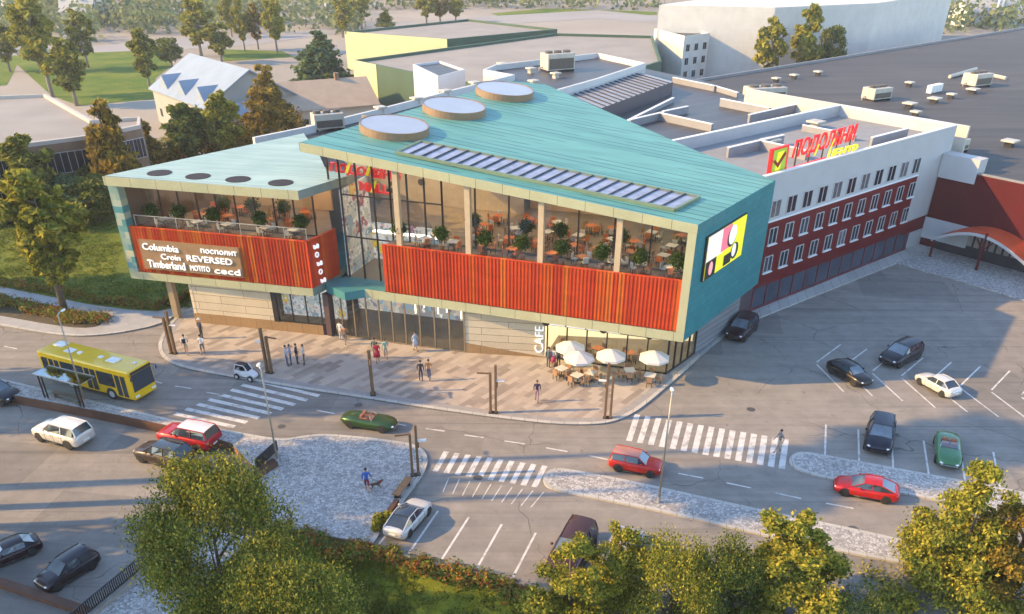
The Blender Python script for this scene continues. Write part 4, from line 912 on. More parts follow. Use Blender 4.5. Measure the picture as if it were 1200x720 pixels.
ul = thing('facade_letters', 'white rounded letters running down the shaded return of the left wing', 'sign', FS.p(.5, -.1, 6))
for k, ch in enumerate('gogog'):
    s_, z_ = FS.at(363.5 + k * 2.2, 289 + k * 10.0, -.1)
    o = text(ch, 1.0, Matrix.Rotation(R(90), 4, 'Z'), SIGNWHITE, None, 'lettering', .05)
    o.data.transform(text_frame(FS.p(s_ + .85, -.1, z_ - .45), FS.u)); adopt(o, ul)

# ================================================================== BUILDINGS BEHIND
def block(name, label, cat, outline, z, wall, roof, parapet=.5, pw=.3, pmat=None, z0=-.05):
    c = sum(outline, Vector((0, 0))) / len(outline); t = thing(name, label, cat, (c.x, c.y, 0))
    MB().prism(outline, z0, z, 0, 0).build('wall', wall, t)
    a = sum(outline[i].x * outline[(i + 1) % len(outline)].y - outline[(i + 1) % len(outline)].x * outline[i].y for i in range(len(outline)))
    MB().prism(inset(outline, pw), z - .2, z + .01, 0, 0).build('roof', roof, t)
    if parapet:
        mb = MB(); strip(mb, [Vector(p) for p in outline + outline[:1]], pw, z + .001, z + parapet, 0, 1 if a > 0 else -1); mb.build('parapet', pmat or wall, t)
    return t
def wall_windows(parent, a, b, rows, n, w, h, frame=WFR, inset_=.0, pane=DGLASS):
    ang = math.degrees(math.atan2((b - a).y, (b - a).x)); F = Frame(a, ang); L = (b - a).length
    for z in rows:
        for k in range(n):
            s = L * (k + .5) / n; f = MB(); f.box(s - w / 2 - .08, s + w / 2 + .08, -.07, .0, z - .08, z + h + .08, 0, F.m()); o = f.build('window', frame, parent)
            g = MB(); g.box(s - w / 2, s - .04, -.09, -.06, z, z + h, 0, F.m()); g.box(s + .04, s + w / 2, -.09, -.06, z, z + h, 0, F.m()); g.build('pane', pane, o)
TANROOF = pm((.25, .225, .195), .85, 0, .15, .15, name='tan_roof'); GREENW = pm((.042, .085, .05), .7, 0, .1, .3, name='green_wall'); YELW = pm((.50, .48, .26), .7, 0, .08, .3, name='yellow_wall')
# brown terrace on the left
BRW = pm((.20, .125, .075), .75, 0, .18, .6, .1, name='brown_wall')
lo = px([(-60, 186), (0, 177), (105, 163.5), (165, 151), (205, 160), (240, 150), (200, 136), (165, 141), (110, 145), (55, 114), (0, 116), (-60, 118)], 8)
lt = block('terraced_block', 'long low brown building with tall narrow windows behind the left trees', 'building', [Vector(p) for p in lo[:4] + lo[7:]], 8, BRW, TANROOF, .45, .5, pm((.42, .38, .33), .7, 0, .08, .6, name='pale_coping'))
wall_windows(lt, lo[0], lo[1], (1.0, 4.6), 10, 1.0, 2.3); wall_windows(lt, lo[1], lo[2], (1.0, 4.6), 12, 1.0, 2.3); wall_windows(lt, lo[2], lo[3], (1.0, 4.6), 7, 1.0, 2.3)
# houses
def gable_house(name, label, c, yaw, L, Wd, he, hr, wall, roof, chim=False, dormers=0):
    t = thing(name, label, 'house', (c[0], c[1], 0)); T = Matrix.Translation((c[0], c[1], 0)) @ Matrix.Rotation(R(yaw), 4, 'Z')
    mb = MB(); l, w = L / 2, Wd / 2
    mb.add([(-l, -w, -.1), (l, -w, -.1), (l, w, -.1), (-l, w, -.1), (-l, -w, he), (l, -w, he), (l, w, he), (-l, w, he), (-l, 0, hr), (l, 0, hr)],
           [(0, 1, 5, 4), (2, 3, 7, 6), (3, 0, 4, 8, 7), (1, 2, 6, 9, 5)], 0, T); mb.build('wall', wall, t)
    mb = MB(); e = .5
    k = (hr - he) / w; zz = he - k * e
    for sg in (-1, 1):
        P = [(-l - e, sg * (w + e), zz), (l + e, sg * (w + e), zz), (l + e, 0, hr), (-l - e, 0, hr)]; P += [(x, y, z + .22) for x, y, z in P]
        mb.add(P, [(4, 5, 6, 7), (0, 3, 2, 1), (0, 1, 5, 4), (1, 2, 6, 5), (3, 0, 4, 7)], 0, T)
    ro = mb.build('roof', roof, t)
    if chim: MB().box(l * .3, l * .3 + .7, -.5, .4, hr - .8, hr + 1.1, 0, T).build('chimney', BRW, ro)
    for k in range(dormers):
        x = -l * .6 + k * L * .33; m = MB(); y0 = -w * .95; zt = he + (hr - he) * .55
        m.add([(x - 2, y0, he + .3), (x + 2, y0, he + .3), (x, y0, zt), (x, -w * .4, zt), (x - 2, -w * .9, he + .4), (x + 2, -w * .9, he + .4)], [(0, 1, 2), (1, 5, 3, 2), (0, 2, 3, 4)], 0, T); m.build('dormer', roof, ro)
    mb = MB()
    for k in range(max(2, int(L / 4))):
        x = -l + L * (k + .5) / max(2, int(L / 4)); mb.box(x - .5, x + .5, -w - .04, -w + .02, 1.2, 2.5, 0, T)
    mb.build('window', DGLASS, t); return t
BLUEROOF = pm((.22, .27, .33), .6, 0, .1, .4, name='blue_grey_roof'); LGW = pm((.30, .29, .26), .8, 0, .08, .4, name='light_grey_wall')
gable_house('gabled_house', 'large grey gabled house with pale blue roof and dormers behind the left trees', (-49.5, 157), -50, 23, 16, 5.6, 10.2, LGW, BLUEROOF, False, 3)
gable_house('cream_house', 'small cream house with blue roof right behind the mall corner', G2(292, 150, 0) * .93, 55, 9, 7, 3.4, 6., pm((.58, .50, .36), .8, 0, .08, .5, name='cream_render'), BLUEROOF)
gable_house('tan_roofed_house', 'house with a tan hipped roof left of the dark green building', (-32.5, 158), 25, 15, 13, 4., 7.2, pm((.48, .42, .34), .8, 0, .08, .5, name='sand_render'), pm((.36, .27, .19), .8, 0, .12, .6, name='tan_tile'), True)
# green sheds
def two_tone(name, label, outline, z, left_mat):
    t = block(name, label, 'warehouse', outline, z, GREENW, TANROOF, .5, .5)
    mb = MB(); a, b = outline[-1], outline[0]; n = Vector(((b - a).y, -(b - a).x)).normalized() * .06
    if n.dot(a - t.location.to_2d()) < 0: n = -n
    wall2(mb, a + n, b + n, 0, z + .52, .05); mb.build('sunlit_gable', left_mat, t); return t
gb = [Vector(p) for p in px([(414, 74), (441, 79.5), (483, 88.5), (640, 118), (775, 75), (765, 45), (650, 42)], 8)]
gA = [G2(404, 40, 7.5), G2(524, 49, 7.5), G2(653, 37, 7.5), G2(548, 25, 7.5)]
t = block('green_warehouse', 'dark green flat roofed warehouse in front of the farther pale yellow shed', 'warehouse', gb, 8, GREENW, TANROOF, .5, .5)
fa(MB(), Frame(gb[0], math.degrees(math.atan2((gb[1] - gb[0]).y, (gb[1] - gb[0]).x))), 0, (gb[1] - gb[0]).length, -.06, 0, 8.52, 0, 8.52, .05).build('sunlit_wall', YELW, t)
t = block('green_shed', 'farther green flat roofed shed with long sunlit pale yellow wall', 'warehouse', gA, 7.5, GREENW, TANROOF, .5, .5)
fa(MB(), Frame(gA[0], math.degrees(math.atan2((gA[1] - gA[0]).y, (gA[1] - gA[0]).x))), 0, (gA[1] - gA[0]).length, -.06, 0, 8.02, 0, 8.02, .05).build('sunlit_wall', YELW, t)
CRW = m_brick('cream_white_wall', -8, 6.2, 3.4, .012, (.58, .56, .51), (.54, .525, .48), (.40, .39, .37), rough=.7, bump=.1, vertical=True)
t = block('stair_tower', 'pale grey stair tower with a dark red door in front of the green warehouse', 'stair tower', px([(484, 78), (516, 74), (545, 84), (513, 92)], 12), 12., pm((.50, .51, .53), .7, 0, .05, .4, name='pale_grey_wall'), ROOF_GREY, .3)
g = G(538, 99, 9.0); MB().box(-.9, .9, -.15, .15, 8.0, 10.6, 0, Matrix.Translation((g.x, g.y - .3, 0))).build('door', pm((.2, .02, .03), .5, 0, .1, 1, name='door_red'), t)
big_b = [Vector((32.5, 211)), Vector((57, 205)), Vector((70, 238)), Vector((118, 290)), Vector((60, 300))]
block('white_warehouse', 'very large plain white windowless building at the top right', 'warehouse', [G2(765, 92), G2(895, 97), G2(1010, 88), G2(1098, 66), G2(1075, 42), G2(900, 60)], 14.6, CRW, CRW, 0)
sw = [G2(762, 90), G2(796, 102), G2(825, 97), G2(800, 88)]
t = block('white_annex', 'small white three storey block with rows of dark square windows', 'office block', sw, 9.3, CRW, ROOF_GREY, .5, .3)
wall_windows(t, sw[1], sw[2], (1.6, 4.2, 6.8), 3, 1.1, 1.3, CRW)
# church and village houses in the far wood
g = G(123, 27); ch = thing('white_church', 'tiny white church with a pointed spire in the far wood', 'church', g)
mb = MB(); mb.box(-12, 2, -4, 4, -1, 9, 0, Matrix.Translation(g)); mb.build('nave', CRW, ch)
MB().add([(-12, -4.4, 9), (2, -4.4, 9), (2, 4.4, 9), (-12, 4.4, 9), (-12, 0, 13), (2, 0, 13)], [(0, 1, 5, 4), (2, 3, 4, 5), (0, 4, 3), (1, 2, 5)], 0, Matrix.Translation(g)).build('roof', pm((.5, .5, .5), .6, 0, .05, 1, name='pale_roof'), ch)
mb = MB(); mb.cyl((g.x, g.y), 2.6, 0, 13, 4); mb.cyl((g.x, g.y), 2.8, 13, 24, 8, 0, .1); mb.build('spire', CRW, ch)
VROOF = [pm((.30, .20, .16), .8, 0, .1, 1, name='tile_roof'), pm((.4, .38, .36), .8, 0, .1, 1, name='grey_tile_roof')]
vl = [('white gabled house beside the church in the far wood', 98, 30), ('far white house under trees at the top left edge', 8, 22), ('far pale house in the wood above the meadow', 170, 18), ('far white house at the top right behind the dark roof', 1125, 22), ('far pale villa at the top right corner', 1180, 12), ('far long white house right of the white warehouse', 1140, 30), ('far white house near the top right poles', 1165, 28)]
for lb, x, y in vl:
    g = G(x, y); gable_house('village_house', lb, (g.x, g.y), rnd.uniform(-30, 30), rnd.uniform(9, 14), 8, 4.5, 8, CRW, rnd.choice(VROOF))

# ================================================================== TREES
def leaf_mesh(name, blobs, n, size, seed, flat=.55, mats=None):
    """n small folded leaf sprays spread through the given ellipsoids (centre, radii)"""
    r = np.random.RandomState(seed); vol = np.array([b[1][0] * b[1][1] * b[1][2] for b in blobs]) ** .72; cnt = np.maximum(3, (n * vol / vol.sum()).astype(int))
    cs = []; nr = []
    for (c, rad), k in zip(blobs, cnt):
        d = r.normal(size=(k, 3)); d /= np.linalg.norm(d, axis=1)[:, None]; rr = r.uniform(.35, 1.0, (k, 1)) ** .45; rr *= np.where(r.rand(k, 1) < .38, r.uniform(1., 1.7, (k, 1)), r.uniform(.8, 1.1, (k, 1)))
        cs.append(np.array(c) + d * rr * np.array(rad)); nr.append(d)
    c = np.vstack(cs); d = np.vstack(nr); k = len(c)
    nn = d * .8 + r.normal(size=(k, 3)) * .75 + np.array([0, 0, .35]); nn /= np.linalg.norm(nn, axis=1)[:, None]
    t = np.cross(nn, r.normal(size=(k, 3))); t /= np.linalg.norm(t, axis=1)[:, None]; b = np.cross(nn, t)
    s = size * r.uniform(.6, 1.35, (k, 1)); w = s * flat
    V = np.stack([c - t * s, c + b * w - nn * w * .3, c + t * s, c - b * w - nn * w * .3], 1).reshape(-1, 3)
    me = bpy.data.meshes.new(name); me.vertices.add(4 * k); me.vertices.foreach_set('co', V.ravel()); me.loops.add(4 * k); me.loops.foreach_set('vertex_index', np.arange(4 * k, dtype=np.int32))
    me.polygons.add(k); me.polygons.foreach_set('loop_start', np.arange(0, 4 * k, 4, dtype=np.int32)); me.polygons.foreach_set('loop_total', np.full(k, 4, dtype=np.int32)); me.update(); me.validate()
    if mats: me.materials.append(mats)
    return me
def crown_blobs(r, kind, h, w):
    """clumps of a crown: h total height, w half width"""
    out = []
    if kind == 'round':
        for _ in range(62):
            a = r.uniform(0, 6.28); e = r.uniform(-1, 1); q = r.uniform(.55, .95); z = h * .60 + e * h * .33; rw = w * q * math.sqrt(max(.06, 1 - (e * .92) ** 2))
            s = w * r.uniform(.20, .36); out.append(((rw * math.cos(a), rw * math.sin(a), z), (s, s, s * r.uniform(.55, .8))))
    elif kind == 'tall':
        for _ in range(70):
            z = h * r.uniform(.24, .98); f = max(.12, math.sin(math.pi * min(1, max(.05, (z / h - .2) / .82))) ** .7); a = r.uniform(0, 6.28); q = r.uniform(.15, .95) * w * f
            s = w * r.uniform(.13, .27) * max(.6, f); out.append(((q * math.cos(a), q * math.sin(a), z), (s, s, s * r.uniform(.6, 1))))
    elif kind == 'conifer':
        for k in range(11):
            z = h * (.18 + .8 * k / 11); f = (1 - z / h) ** .75 + .06
            for j in range(5 if k < 8 else 2):
                a = r.uniform(0, 6.28); q = w * f * r.uniform(.35, .85); s = w * f * r.uniform(.28, .5) + .1
                out.append(((q * math.cos(a), q * math.sin(a), z - q * .12), (s, s, s * .33 + .08)))
    elif kind == 'cone':        # broad cone of layered sprays
        for k in range(15):
            z = h * (.12 + .86 * k / 15); f = (1 - (z / h - .1) / .92) ** .8 + .04
            for j in range(7 if k < 10 else 3):
                a = r.uniform(0, 6.28); q = w * f * r.uniform(.25, 1.); s = w * (f * .22 + .05) * r.uniform(.8, 1.4)
                out.append(((q * math.cos(a), q * math.sin(a), z - q * .10 + r.uniform(-.25, .25)), (s, s, s * .45)))
    else:                       # open, layered boughs
        for k in range(9):
            z = h * (.25 + .72 * k / 9); f = math.sin(math.pi * (.22 + .74 * k / 9))
            for j in range(4):
                a = r.uniform(0, 6.28); q = w * f * r.uniform(.3, .95); s = w * r.uniform(.2, .34) * (f * .6 + .4)
                out.append(((q * math.cos(a), q * math.sin(a), z), (s * 1.15, s * 1.15, s * .45)))
    return out
_tm = {}
def tree_mesh(kind, q, seed, mat):
    """unit tree: height 10, half width 4 (q: leaves, size)"""
    key = (kind, q, seed, mat.name)
    if key in _tm: return _tm[key]
    r = random.Random(seed * 31 + len(kind)); H, Wd = 10., {'round': 4.2, 'tall': 2.6, 'conifer': 2.9, 'open': 3.6, 'cone': 3.8}[kind]
    bl = crown_blobs(r, kind, H, Wd); me = leaf_mesh('crown', bl, q[0], q[1], seed, .55, mat)
    mb = MB(); lean = (r.uniform(-.3, .3), r.uniform(-.3, .3)); top = .92 if kind in ('conifer', 'tall') else .72
    mb.tube([(0, 0, -1.0), (lean[0] * .2, lean[1] * .2, H * .25), (lean[0] * .6, lean[1] * .6, H * .5), (lean[0], lean[1], H * top)], [.26, .21, .14, .03], 7)
    for (c, s) in r.sample(bl, min(len(bl), 13)):
        z0 = max(H * .2, c[2] - abs(math.hypot(c[0], c[1])) * .9); mb.tube([(lean[0] * z0 / H, lean[1] * z0 / H, z0), ((c[0]) * .55, (c[1]) * .55, z0 + (c[2] - z0) * .6), c], [.10, .06, .02], 5)
    tm = bpy.data.meshes.new('trunk'); tm.from_pydata(mb.v, [], mb.f); tm.polygons.foreach_set('use_smooth', [True] * len(mb.f)); tm.update()
    _tm[key] = (me, tm, H, Wd); return _tm[key]
def tree(label, base, top, wpx, kind='round', leaf=0, q=(3500, .2), seed=1, bark=None, z0=0., group=None, hw=None, name='tree'):
    """base/top in photograph coordinates; wpx: crown width there"""
    g = G(*base, z0); dd = math.hypot(g.x, g.y)
    d = CR * ((top[0] - CX) / FPX) + CD * ((top[1] - CY) / FPX) + _f; tt = dd / math.hypot(d.x, d.y); h = max(2, EYE + d.z * tt - z0)
    dep = (g - Vector((0, 0, EYE))).dot(_f); w = wpx / 2 * dep / FPX
    me, tm, H, Wd = tree_mesh(kind, q, seed, LEAVES[leaf])
    t = thing(name, label, 'tree', g, rnd.uniform(0, 6.28), group); t.scale = (w / Wd, w / Wd, h / H)
    c = bpy.data.objects.new('crown', me); C.objects.link(c); c.parent = t
    k = bpy.data.objects.new('trunk', tm); C.objects.link(k); k.parent = t
    if not tm.materials: tm.materials.append(bark or BARK)
    return t
FG = (30000, .15)
def fg_tree(label, cpx, zc, h, w, kind, leaf, seed, z0, q=FG):
    """foreground tree whose crown middle is seen at cpx; zc its height above the square"""
    g = G(*cpx, zc); g.z = z0; me, tm, H, Wd = tree_mesh(kind, q, seed, LEAVES[leaf])
    t = thing('tree', label, 'tree', g, rnd.uniform(0, 6.28)); t.scale = (w / Wd, w / Wd, h / H)
    c = bpy.data.objects.new('crown', me); C.objects.link(c); c.parent = t
    k = bpy.data.objects.new('trunk', tm); C.objects.link(k); k.parent = t
    if not tm.materials: tm.materials.append(BARK)
    return t
fg_tree('biggest olive green tree standing below the railing of the lower car park', (246, 628), 7.0, 12.0, 3.5, 'round', 0, 3, -1.2, (52000, .085))
fg_tree('grey green round tree at the bottom edge beside the biggest olive tree', (342, 700), 6.0, 11.5, 3.2, 'round', 0, 4, -2.5, (48000, .085))
def fg_top(label, top, ztop, wpx, z0, kind, leaf, seed, q):
    g = G(*top, ztop); dep = (g - Vector((0, 0, EYE))).dot(_f); w = wpx / 2 * dep / FPX; g.z = z0
    me, tm, H, Wd = tree_mesh(kind, q, seed, LEAVES[leaf]); t = thing('tree', label, 'tree', g, rnd.uniform(0, 6.28)); t.scale = (w / Wd, w / Wd, (ztop - z0) / (H * .97))
    for nme, m_ in (('crown', me), ('trunk', tm)): c = bpy.data.objects.new(nme, m_); C.objects.link(c); c.parent = t
    if not tm.materials: tm.materials.append(BARK)
fg_top('yellow green tree at the bottom edge hiding the parked brown car', (676, 640), 5.5, 128, -3.5, 'tall', 2, 5, (30000, .10))
fg_top('slim yellow green tree in front of the half hidden pale car', (731, 620), 5.8, 84, -3.5, 'tall', 2, 6, (20000, .10))
fg_top('bushy olive yellow tree between the pale car and the bottom right road', (795, 638), 5.4, 112, -3.6, 'round', 2, 7, (34000, .10))
fg_top('darker bushy tree at the bottom edge left of the tall bright tree', (852, 641), 5.2, 98, -3.6, 'round', 1, 8, (30000, .10))
fg_top('tall bright yellow green tree at the bottom edge below the median island', (938, 610), 6.5, 158, -3.6, 'tall', 2, 9, (42000, .10))
fg_top('large amber conifer shaped tree in the bottom right corner', (1165, 536), 9.0, 190, -3.6, 'cone', 2, 10, (60000, .10))
fg_top('second amber tree cut off by the right edge beside the large conifer shaped tree', (1222, 590), 7., 130, -3.2, 'tall', 3, 11, (30000, .10))
fg_top('low leafy tree at the bottom edge between the bright tree and the conifer shaped one', (1010, 688), 3.5, 70, -4, 'round', 1, 12, (12000, .13))
# left of the mall
MQ = (11000, .33)
tree('bright yellow green tree rising from the planting bed at the left edge', (76, 366), (36, 198), 92, 'tall', 2, (18000, .22), 21)
tree('dark olive tree with a pointed top behind the bright yellow tree', (50, 262), (34, 158), 66, 'tall', 0, MQ, 22)
tree('amber conifer in front of the long brown building', (146, 245), (143, 104), 72, 'conifer', 3, MQ, 23)
tree('shaded low tree below the brown building and left of the mall frame', (85, 262), (92, 205), 72, 'round', 4, MQ, 24)
tree('dark shaded tree touching the left edge of the mall frame', (118, 262), (118, 205), 50, 'round', 1, MQ, 25)
tree('round green tree behind the pale roof of the left wing', (226, 200), (228, 120), 50, 'tall', 1, MQ, 26)
tree('yellow green tree right of the round green one behind the left wing roof', (268, 195), (262, 106), 46, 'tall', 2, MQ, 27)
tree('tall amber conifer standing in front of the cream house', (322, 178), (318, 68), 62, 'conifer', 3, (13000, .30), 28)
tree('layered green tree beside the tan roofed house', (380, 108), (374, 30), 62, 'conifer', 4, MQ, 29)
tree('small amber bush tree at the foot of the green warehouse', (408, 138), (408, 104), 38, 'round', 3, (3000, .26), 30)
tree('low yellow shrub tree between the long brown building and the mall roof', (200, 196), (198, 160), 46, 'round', 2, (3000, .26), 31)
tree('olive tree rising behind the hedge of the brown building', (70, 236), (66, 165), 56, 'tall', 0, MQ, 33)
tree('second amber conifer beside the long brown building', (176, 205), (172, 132), 46, 'conifer', 3, MQ, 34)
tree('leafy green tree between the round green one and the conifer', (248, 190), (247, 128), 40, 'round', 1, MQ, 35)
tree('low dense green tree by the corner of the mall frame', (100, 240), (105, 188), 56, 'round', 1, MQ, 36)
tree('dark young tree left of the amber conifer behind the brown block', (300, 178), (288, 132), 34, 'tall', 3, (3000, .26), 32)
BQ = (4600, .38)
for lb, b, t_, w, k, l, s in [
    ('tall olive tree at the far left edge above the meadow', (12, 84), (8, 22), 34, 'tall', 0, 41), ('tallest tree of the meadow clump with bare lower trunk', (62, 114), (58, -12), 52, 'tall', 2, 42),
    ('left tree of the meadow clump', (48, 84), (34, 8), 40, 'tall', 0, 43), ('grey stemmed tree at the front of the meadow clump', (90, 124), (82, 45), 48, 'tall', 0, 44), ('right hand tree of the meadow clump', (104, 80), (94, 10), 34, 'tall', 0, 45),
    ('slender tree with white stem on the meadow', (176, 104), (166, 34), 32, 'tall', 0, 46), ('rounder tree beside the slender white stemmed one', (202, 78), (200, 44), 32, 'round', 1, 47),
    ('big tree behind the grey gabled house', (236, 66), (232, -2), 44, 'tall', 2, 48), ('lower tree leaning over the roof of the gabled house', (260, 74), (256, 24), 36, 'tall', 0, 49),
    ('thin tree by the road left of the three', (272, 44), (268, -6), 22, 'tall', 2, 50), ('first of three thin trees beside the far road', (287, 60), (288, -2), 20, 'tall', 2, 51), ('middle of three thin trees beside the far road', (303, 58), (302, 4), 22, 'tall', 3, 52), ('last of three thin trees beside the far road', (325, 62), (318, -8), 30, 'tall', 2, 53),
    ('tall tree standing behind the green shed wall', (402, 44), (402, -6), 26, 'tall', 2, 54), ('second tall tree behind the green shed', (424, 34), (420, -8), 28, 'tall', 2, 55), ('small conical tree above the green shed roof', (452, 34), (451, 8), 22, 'conifer', 2, 56),
    ('bushy tree at the top behind the green shed', (500, 28), (500, -8), 24, 'tall', 2, 57), ('second bushy tree at the top behind the green shed', (516, 27), (516, -6), 22, 'tall', 3, 58), ('third tree right of the bushy pair at the top', (534, 26), (533, -4), 22, 'tall', 2, 59),
    ('young tree left of the pair in front of the white warehouse', (896, 103), (899, 20), 34, 'tall', 2, 60), ('tallest pointed tree in front of the white warehouse', (938, 101), (937, 6), 40, 'tall', 2, 61), ('dark small tree right of the pointed one in front of the white warehouse', (967, 98), (967, 30), 32, 'round', 1, 62),
    ('hazy tree at the left edge near the top', (-14, 60), (-12, 5), 36, 'tall', 0, 63)]:
    tree(lb, b, t_, w, k, l, BQ, s, PALEBARK)
# tall trees outside the frame on the left whose shade reaches the street
for lb, x, y, h, w, s in [('tall tree beyond the left edge of the lower car park', -47, 36.2, 20, 5.2, 71), ('tall tree beyond the left edge beside the lower car park entrance', -45, 27.5, 25, 5.5, 72), ('broad tree beyond the left edge below the car park', -40, 21, 17, 5.5, 76), ('very tall tree beyond the left edge of the street', -57, 58.6, 25, 3.7, 73), ('second very tall tree beyond the left edge of the street', -55, 55.2, 25, 3.6, 74), ('tall tree beyond the left edge of the lawn', -60, 78, 16, 5, 75)]:
    me, tm, H, Wd = tree_mesh('round', (4000, .34), 71 + s % 2, LEAVES[0])
    t = thing('tree', lb, 'tree', (x, y, 0)); t.scale = (w / Wd, w / Wd, h / H)
    for nme, m_ in (('crown', me), ('trunk', tm)):
        c = bpy.data.objects.new(nme, m_); C.objects.link(c); c.parent = t
    if not tm.materials: tm.materials.append(BARK)
# unseen pines added for the shade their high crowns throw on the road
for lb, x, y, h, s in [('very tall bare stemmed pine added for its shade beyond the left edge, nearest the lower car park', -42, 41.4, 32.5, 1), ('very tall pine added for its shade beyond the left edge, second from the lower car park', -41, 43.6, 37, 2), ('very tall pine added for its shade beyond the left edge nearest the street', -43, 45.9, 41, 3), ('pine with a broad high crown added for its shade beyond the left edge by the bus stop', -58, 44.5, 26, 4), ('second pine with a high crown added for its shade beyond the left edge by the bus stop', -55, 42.5, 25, 5)]:
    r_ = random.Random(s); bl = []
    for _ in range(30): a = r_.uniform(0, 6.28); q = r_.uniform(0, 2.6); w = r_.uniform(1.0, 1.7); bl.append(((q * math.cos(a), q * math.sin(a), h - r_.uniform(.5, 5.5)), (w, w, w * .5)))
    t = thing('shade_pine', lb, 'tree', (x, y, 0)); c = bpy.data.objects.new('crown', leaf_mesh('crown', bl, 9000, .36, s, .5, LEAVES[1])); C.objects.link(c); c.parent = t
    m_ = MB(); m_.tube([(0, 0, -.5), (.1, 0, h * .5), (0, .1, h - 1)], [.38, .28, .08], 8); m_.build('trunk', BARK, t, True, False)
# far wood: one mass of crowns
bl = []
r2 = random.Random(99)
def wood(x0, x1, y0, y1, n, s=(3, 5.5)):
    for _ in range(n):
        g = G(r2.uniform(x0, x1), r2.uniform(y0, y1)); a = r2.uniform(*s); bl.append(((g.x, g.y, a * .75), (a, a, a * .9)))
wood(-80, 420, -14, 30, 190, (3.5, 6.5)); wood(-80, 110, 28, 50, 40, (3, 5)); wood(110, 420, 25, 41, 60, (3, 5)); wood(420, 780, -14, 12, 150, (3, 6)); wood(1090, 1260, -10, 40, 110, (3, 6)); wood(780, 1100, -16, -2, 60); wood(-60, 1260, -40, -12, 200, (4, 8))
far = bpy.data.objects.new('far_wood', leaf_mesh('far_wood', bl, 42000, .85, 5, .7, m_leaf('leaves_far', [(.10, .14, .06), (.17, .2, .09), (.24, .24, .10), (.14, .19, .10)]))); C.objects.link(far); tag(far, 'pale hazy wood along the far edge of the town', 'wood', kind='stuff')  # leaf colours brightened to stand in for haze glow

# ------------------------------------------------ hedges and shrubs
def hedge(name, label, pts, w, h, n, size, mat, seed, z=0., cat='hedge'):
    r = random.Random(seed); bl = []; pts = [Vector(p) for p in pts]; L = sum((b - a).length for a, b in zip(pts, pts[1:]))
    for a, b in zip(pts, pts[1:]):
        k = max(2, int((b - a).length / (w * .42)))
        for i in range(k):
            p = a.lerp(b, (i + r.random()) / k); s = w * r.uniform(.3, .55); bl.append(((p.x + r.uniform(-.3, .3) * w, p.y + r.uniform(-.3, .3) * w, z + h * r.uniform(.3, .6)), (s, s, h * r.uniform(.35, .6))))
    c = pts[len(pts) // 2]; me = leaf_mesh(name, bl, n, size, seed, .6, mat)
    me.transform(Matrix.Translation((-c.x, -c.y, -z))); o = bpy.data.objects.new(name, me); C.objects.link(o); o.location = (c.x, c.y, z); return tag(o, label, cat)
hedge('flower_hedge', 'colourful red and green shrub border above the grassy bank', [G2(*p, -.4) for p in [(318, 622), (350, 630), (400, 644), (440, 652), (500, 668), (560, 684), (620, 700), (660, 712)]], 1.25, .9, 15000, .10, RUSSET, 81, -.5)
hedge('flower_hedge', 'reddish shrub border under the two big foreground trees', [G2(*p, -.3) for p in [(225, 735), (262, 690), (300, 645), (335, 632)]], 1.1, .8, 6000, .10, RUSSET, 82, -.4)
hedge('planting', 'russet and green planting in the bed at the left street corner', [G2(*p) for p in [(-30, 352), (20, 362), (60, 369), (100, 377), (116, 378)]], 2.0, .7, 9000, .12, RUSSET, 83, .12)
hedge('planting', 'dark low shrubs along the lawn edge beside the grey path', [G2(*p) for p in [(-40, 325), (0, 333), (60, 344), (120, 355), (185, 363)]], 1.2, .6, 6000, .12, RUSSET, 84, .1)
hedge('planting', 'low shrubs at the corner of the lawn by the mall column', [G2(*p) for p in [(190, 361), (208, 356), (224, 345)]], 1.0, .7, 2200, .12, RUSSET, 85, .1)
hedge('hedge', 'dark hedge along the foot of the long brown building', [G2(*p) for p in [(-20, 270), (40, 258), (90, 247), (125, 240)]], 2.2, 1.6, 5000, .2, LEAVES[1], 86)
hedge('hedge', 'amber shrubs behind the pale roof of the left wing', [G2(*p) for p in [(180, 205), (230, 196), (290, 186), (330, 178), (355, 165)]], 3.4, 4.6, 11000, .24, LEAVES[3], 87)
hedge('hedge', 'dark green shrubs beside the pale stair tower', [G2(*p) for p in [(552, 106), (575, 98), (590, 92)]], 3., 3.5, 2000, .3, LEAVES[1], 88)
hedge('grass_clump', 'tuft of pale yellow ornamental grass beside the white parked saloon', [G2(452, 612), G2(447, 618), G2(443, 622)], .7, .75, 2600, .10, LEAVES[2], 89, .1, 'ornamental grass')
# rough grass on the bank
r = np.random.RandomState(3); bl = []
e = px(bank_px, -.12)
for i in range(4, len(e) - 2):
    for _ in range(70):
        p = e[i].lerp(e[i + 1], r.rand()); k = r.rand() * .55 + .1; bl.append(((p.x * (1 - .04 * k), p.y - 9 * k, -.12 - 4.88 * k + .05), (.5, .5, .22)))
o = bpy.data.objects.new('bank_tufts', leaf_mesh('bank_tufts', bl, 26000, .11, 12, .4, m_leaf('leaves_grass', [(.06, .08, .015), (.11, .12, .02), (.17, .16, .03), (.08, .11, .02)]))); C.objects.link(o); tag(o, 'rough sunlit grass covering the bank at the bottom', 'grass', kind='stuff')
bl = []
for _ in range(1100):
    qx = r.uniform(-30, 225); qy = r.uniform(258, 362)
    if qy > 334 + .14 * qx or (qx > 138 and qy < 332): continue
    p = G(qx, qy); bl.append(((p.x, p.y, .16), (.55, .55, .14)))
o = bpy.data.objects.new('lawn_tufts', leaf_mesh('lawn_tufts', bl, 16000, .15, 13, .4, m_leaf('leaves_lawn', [(.08, .12, .02), (.15, .18, .03), (.22, .22, .045)]))); C.objects.link(o); tag(o, 'rough grass on the lawn left of the mall', 'grass', kind='stuff')

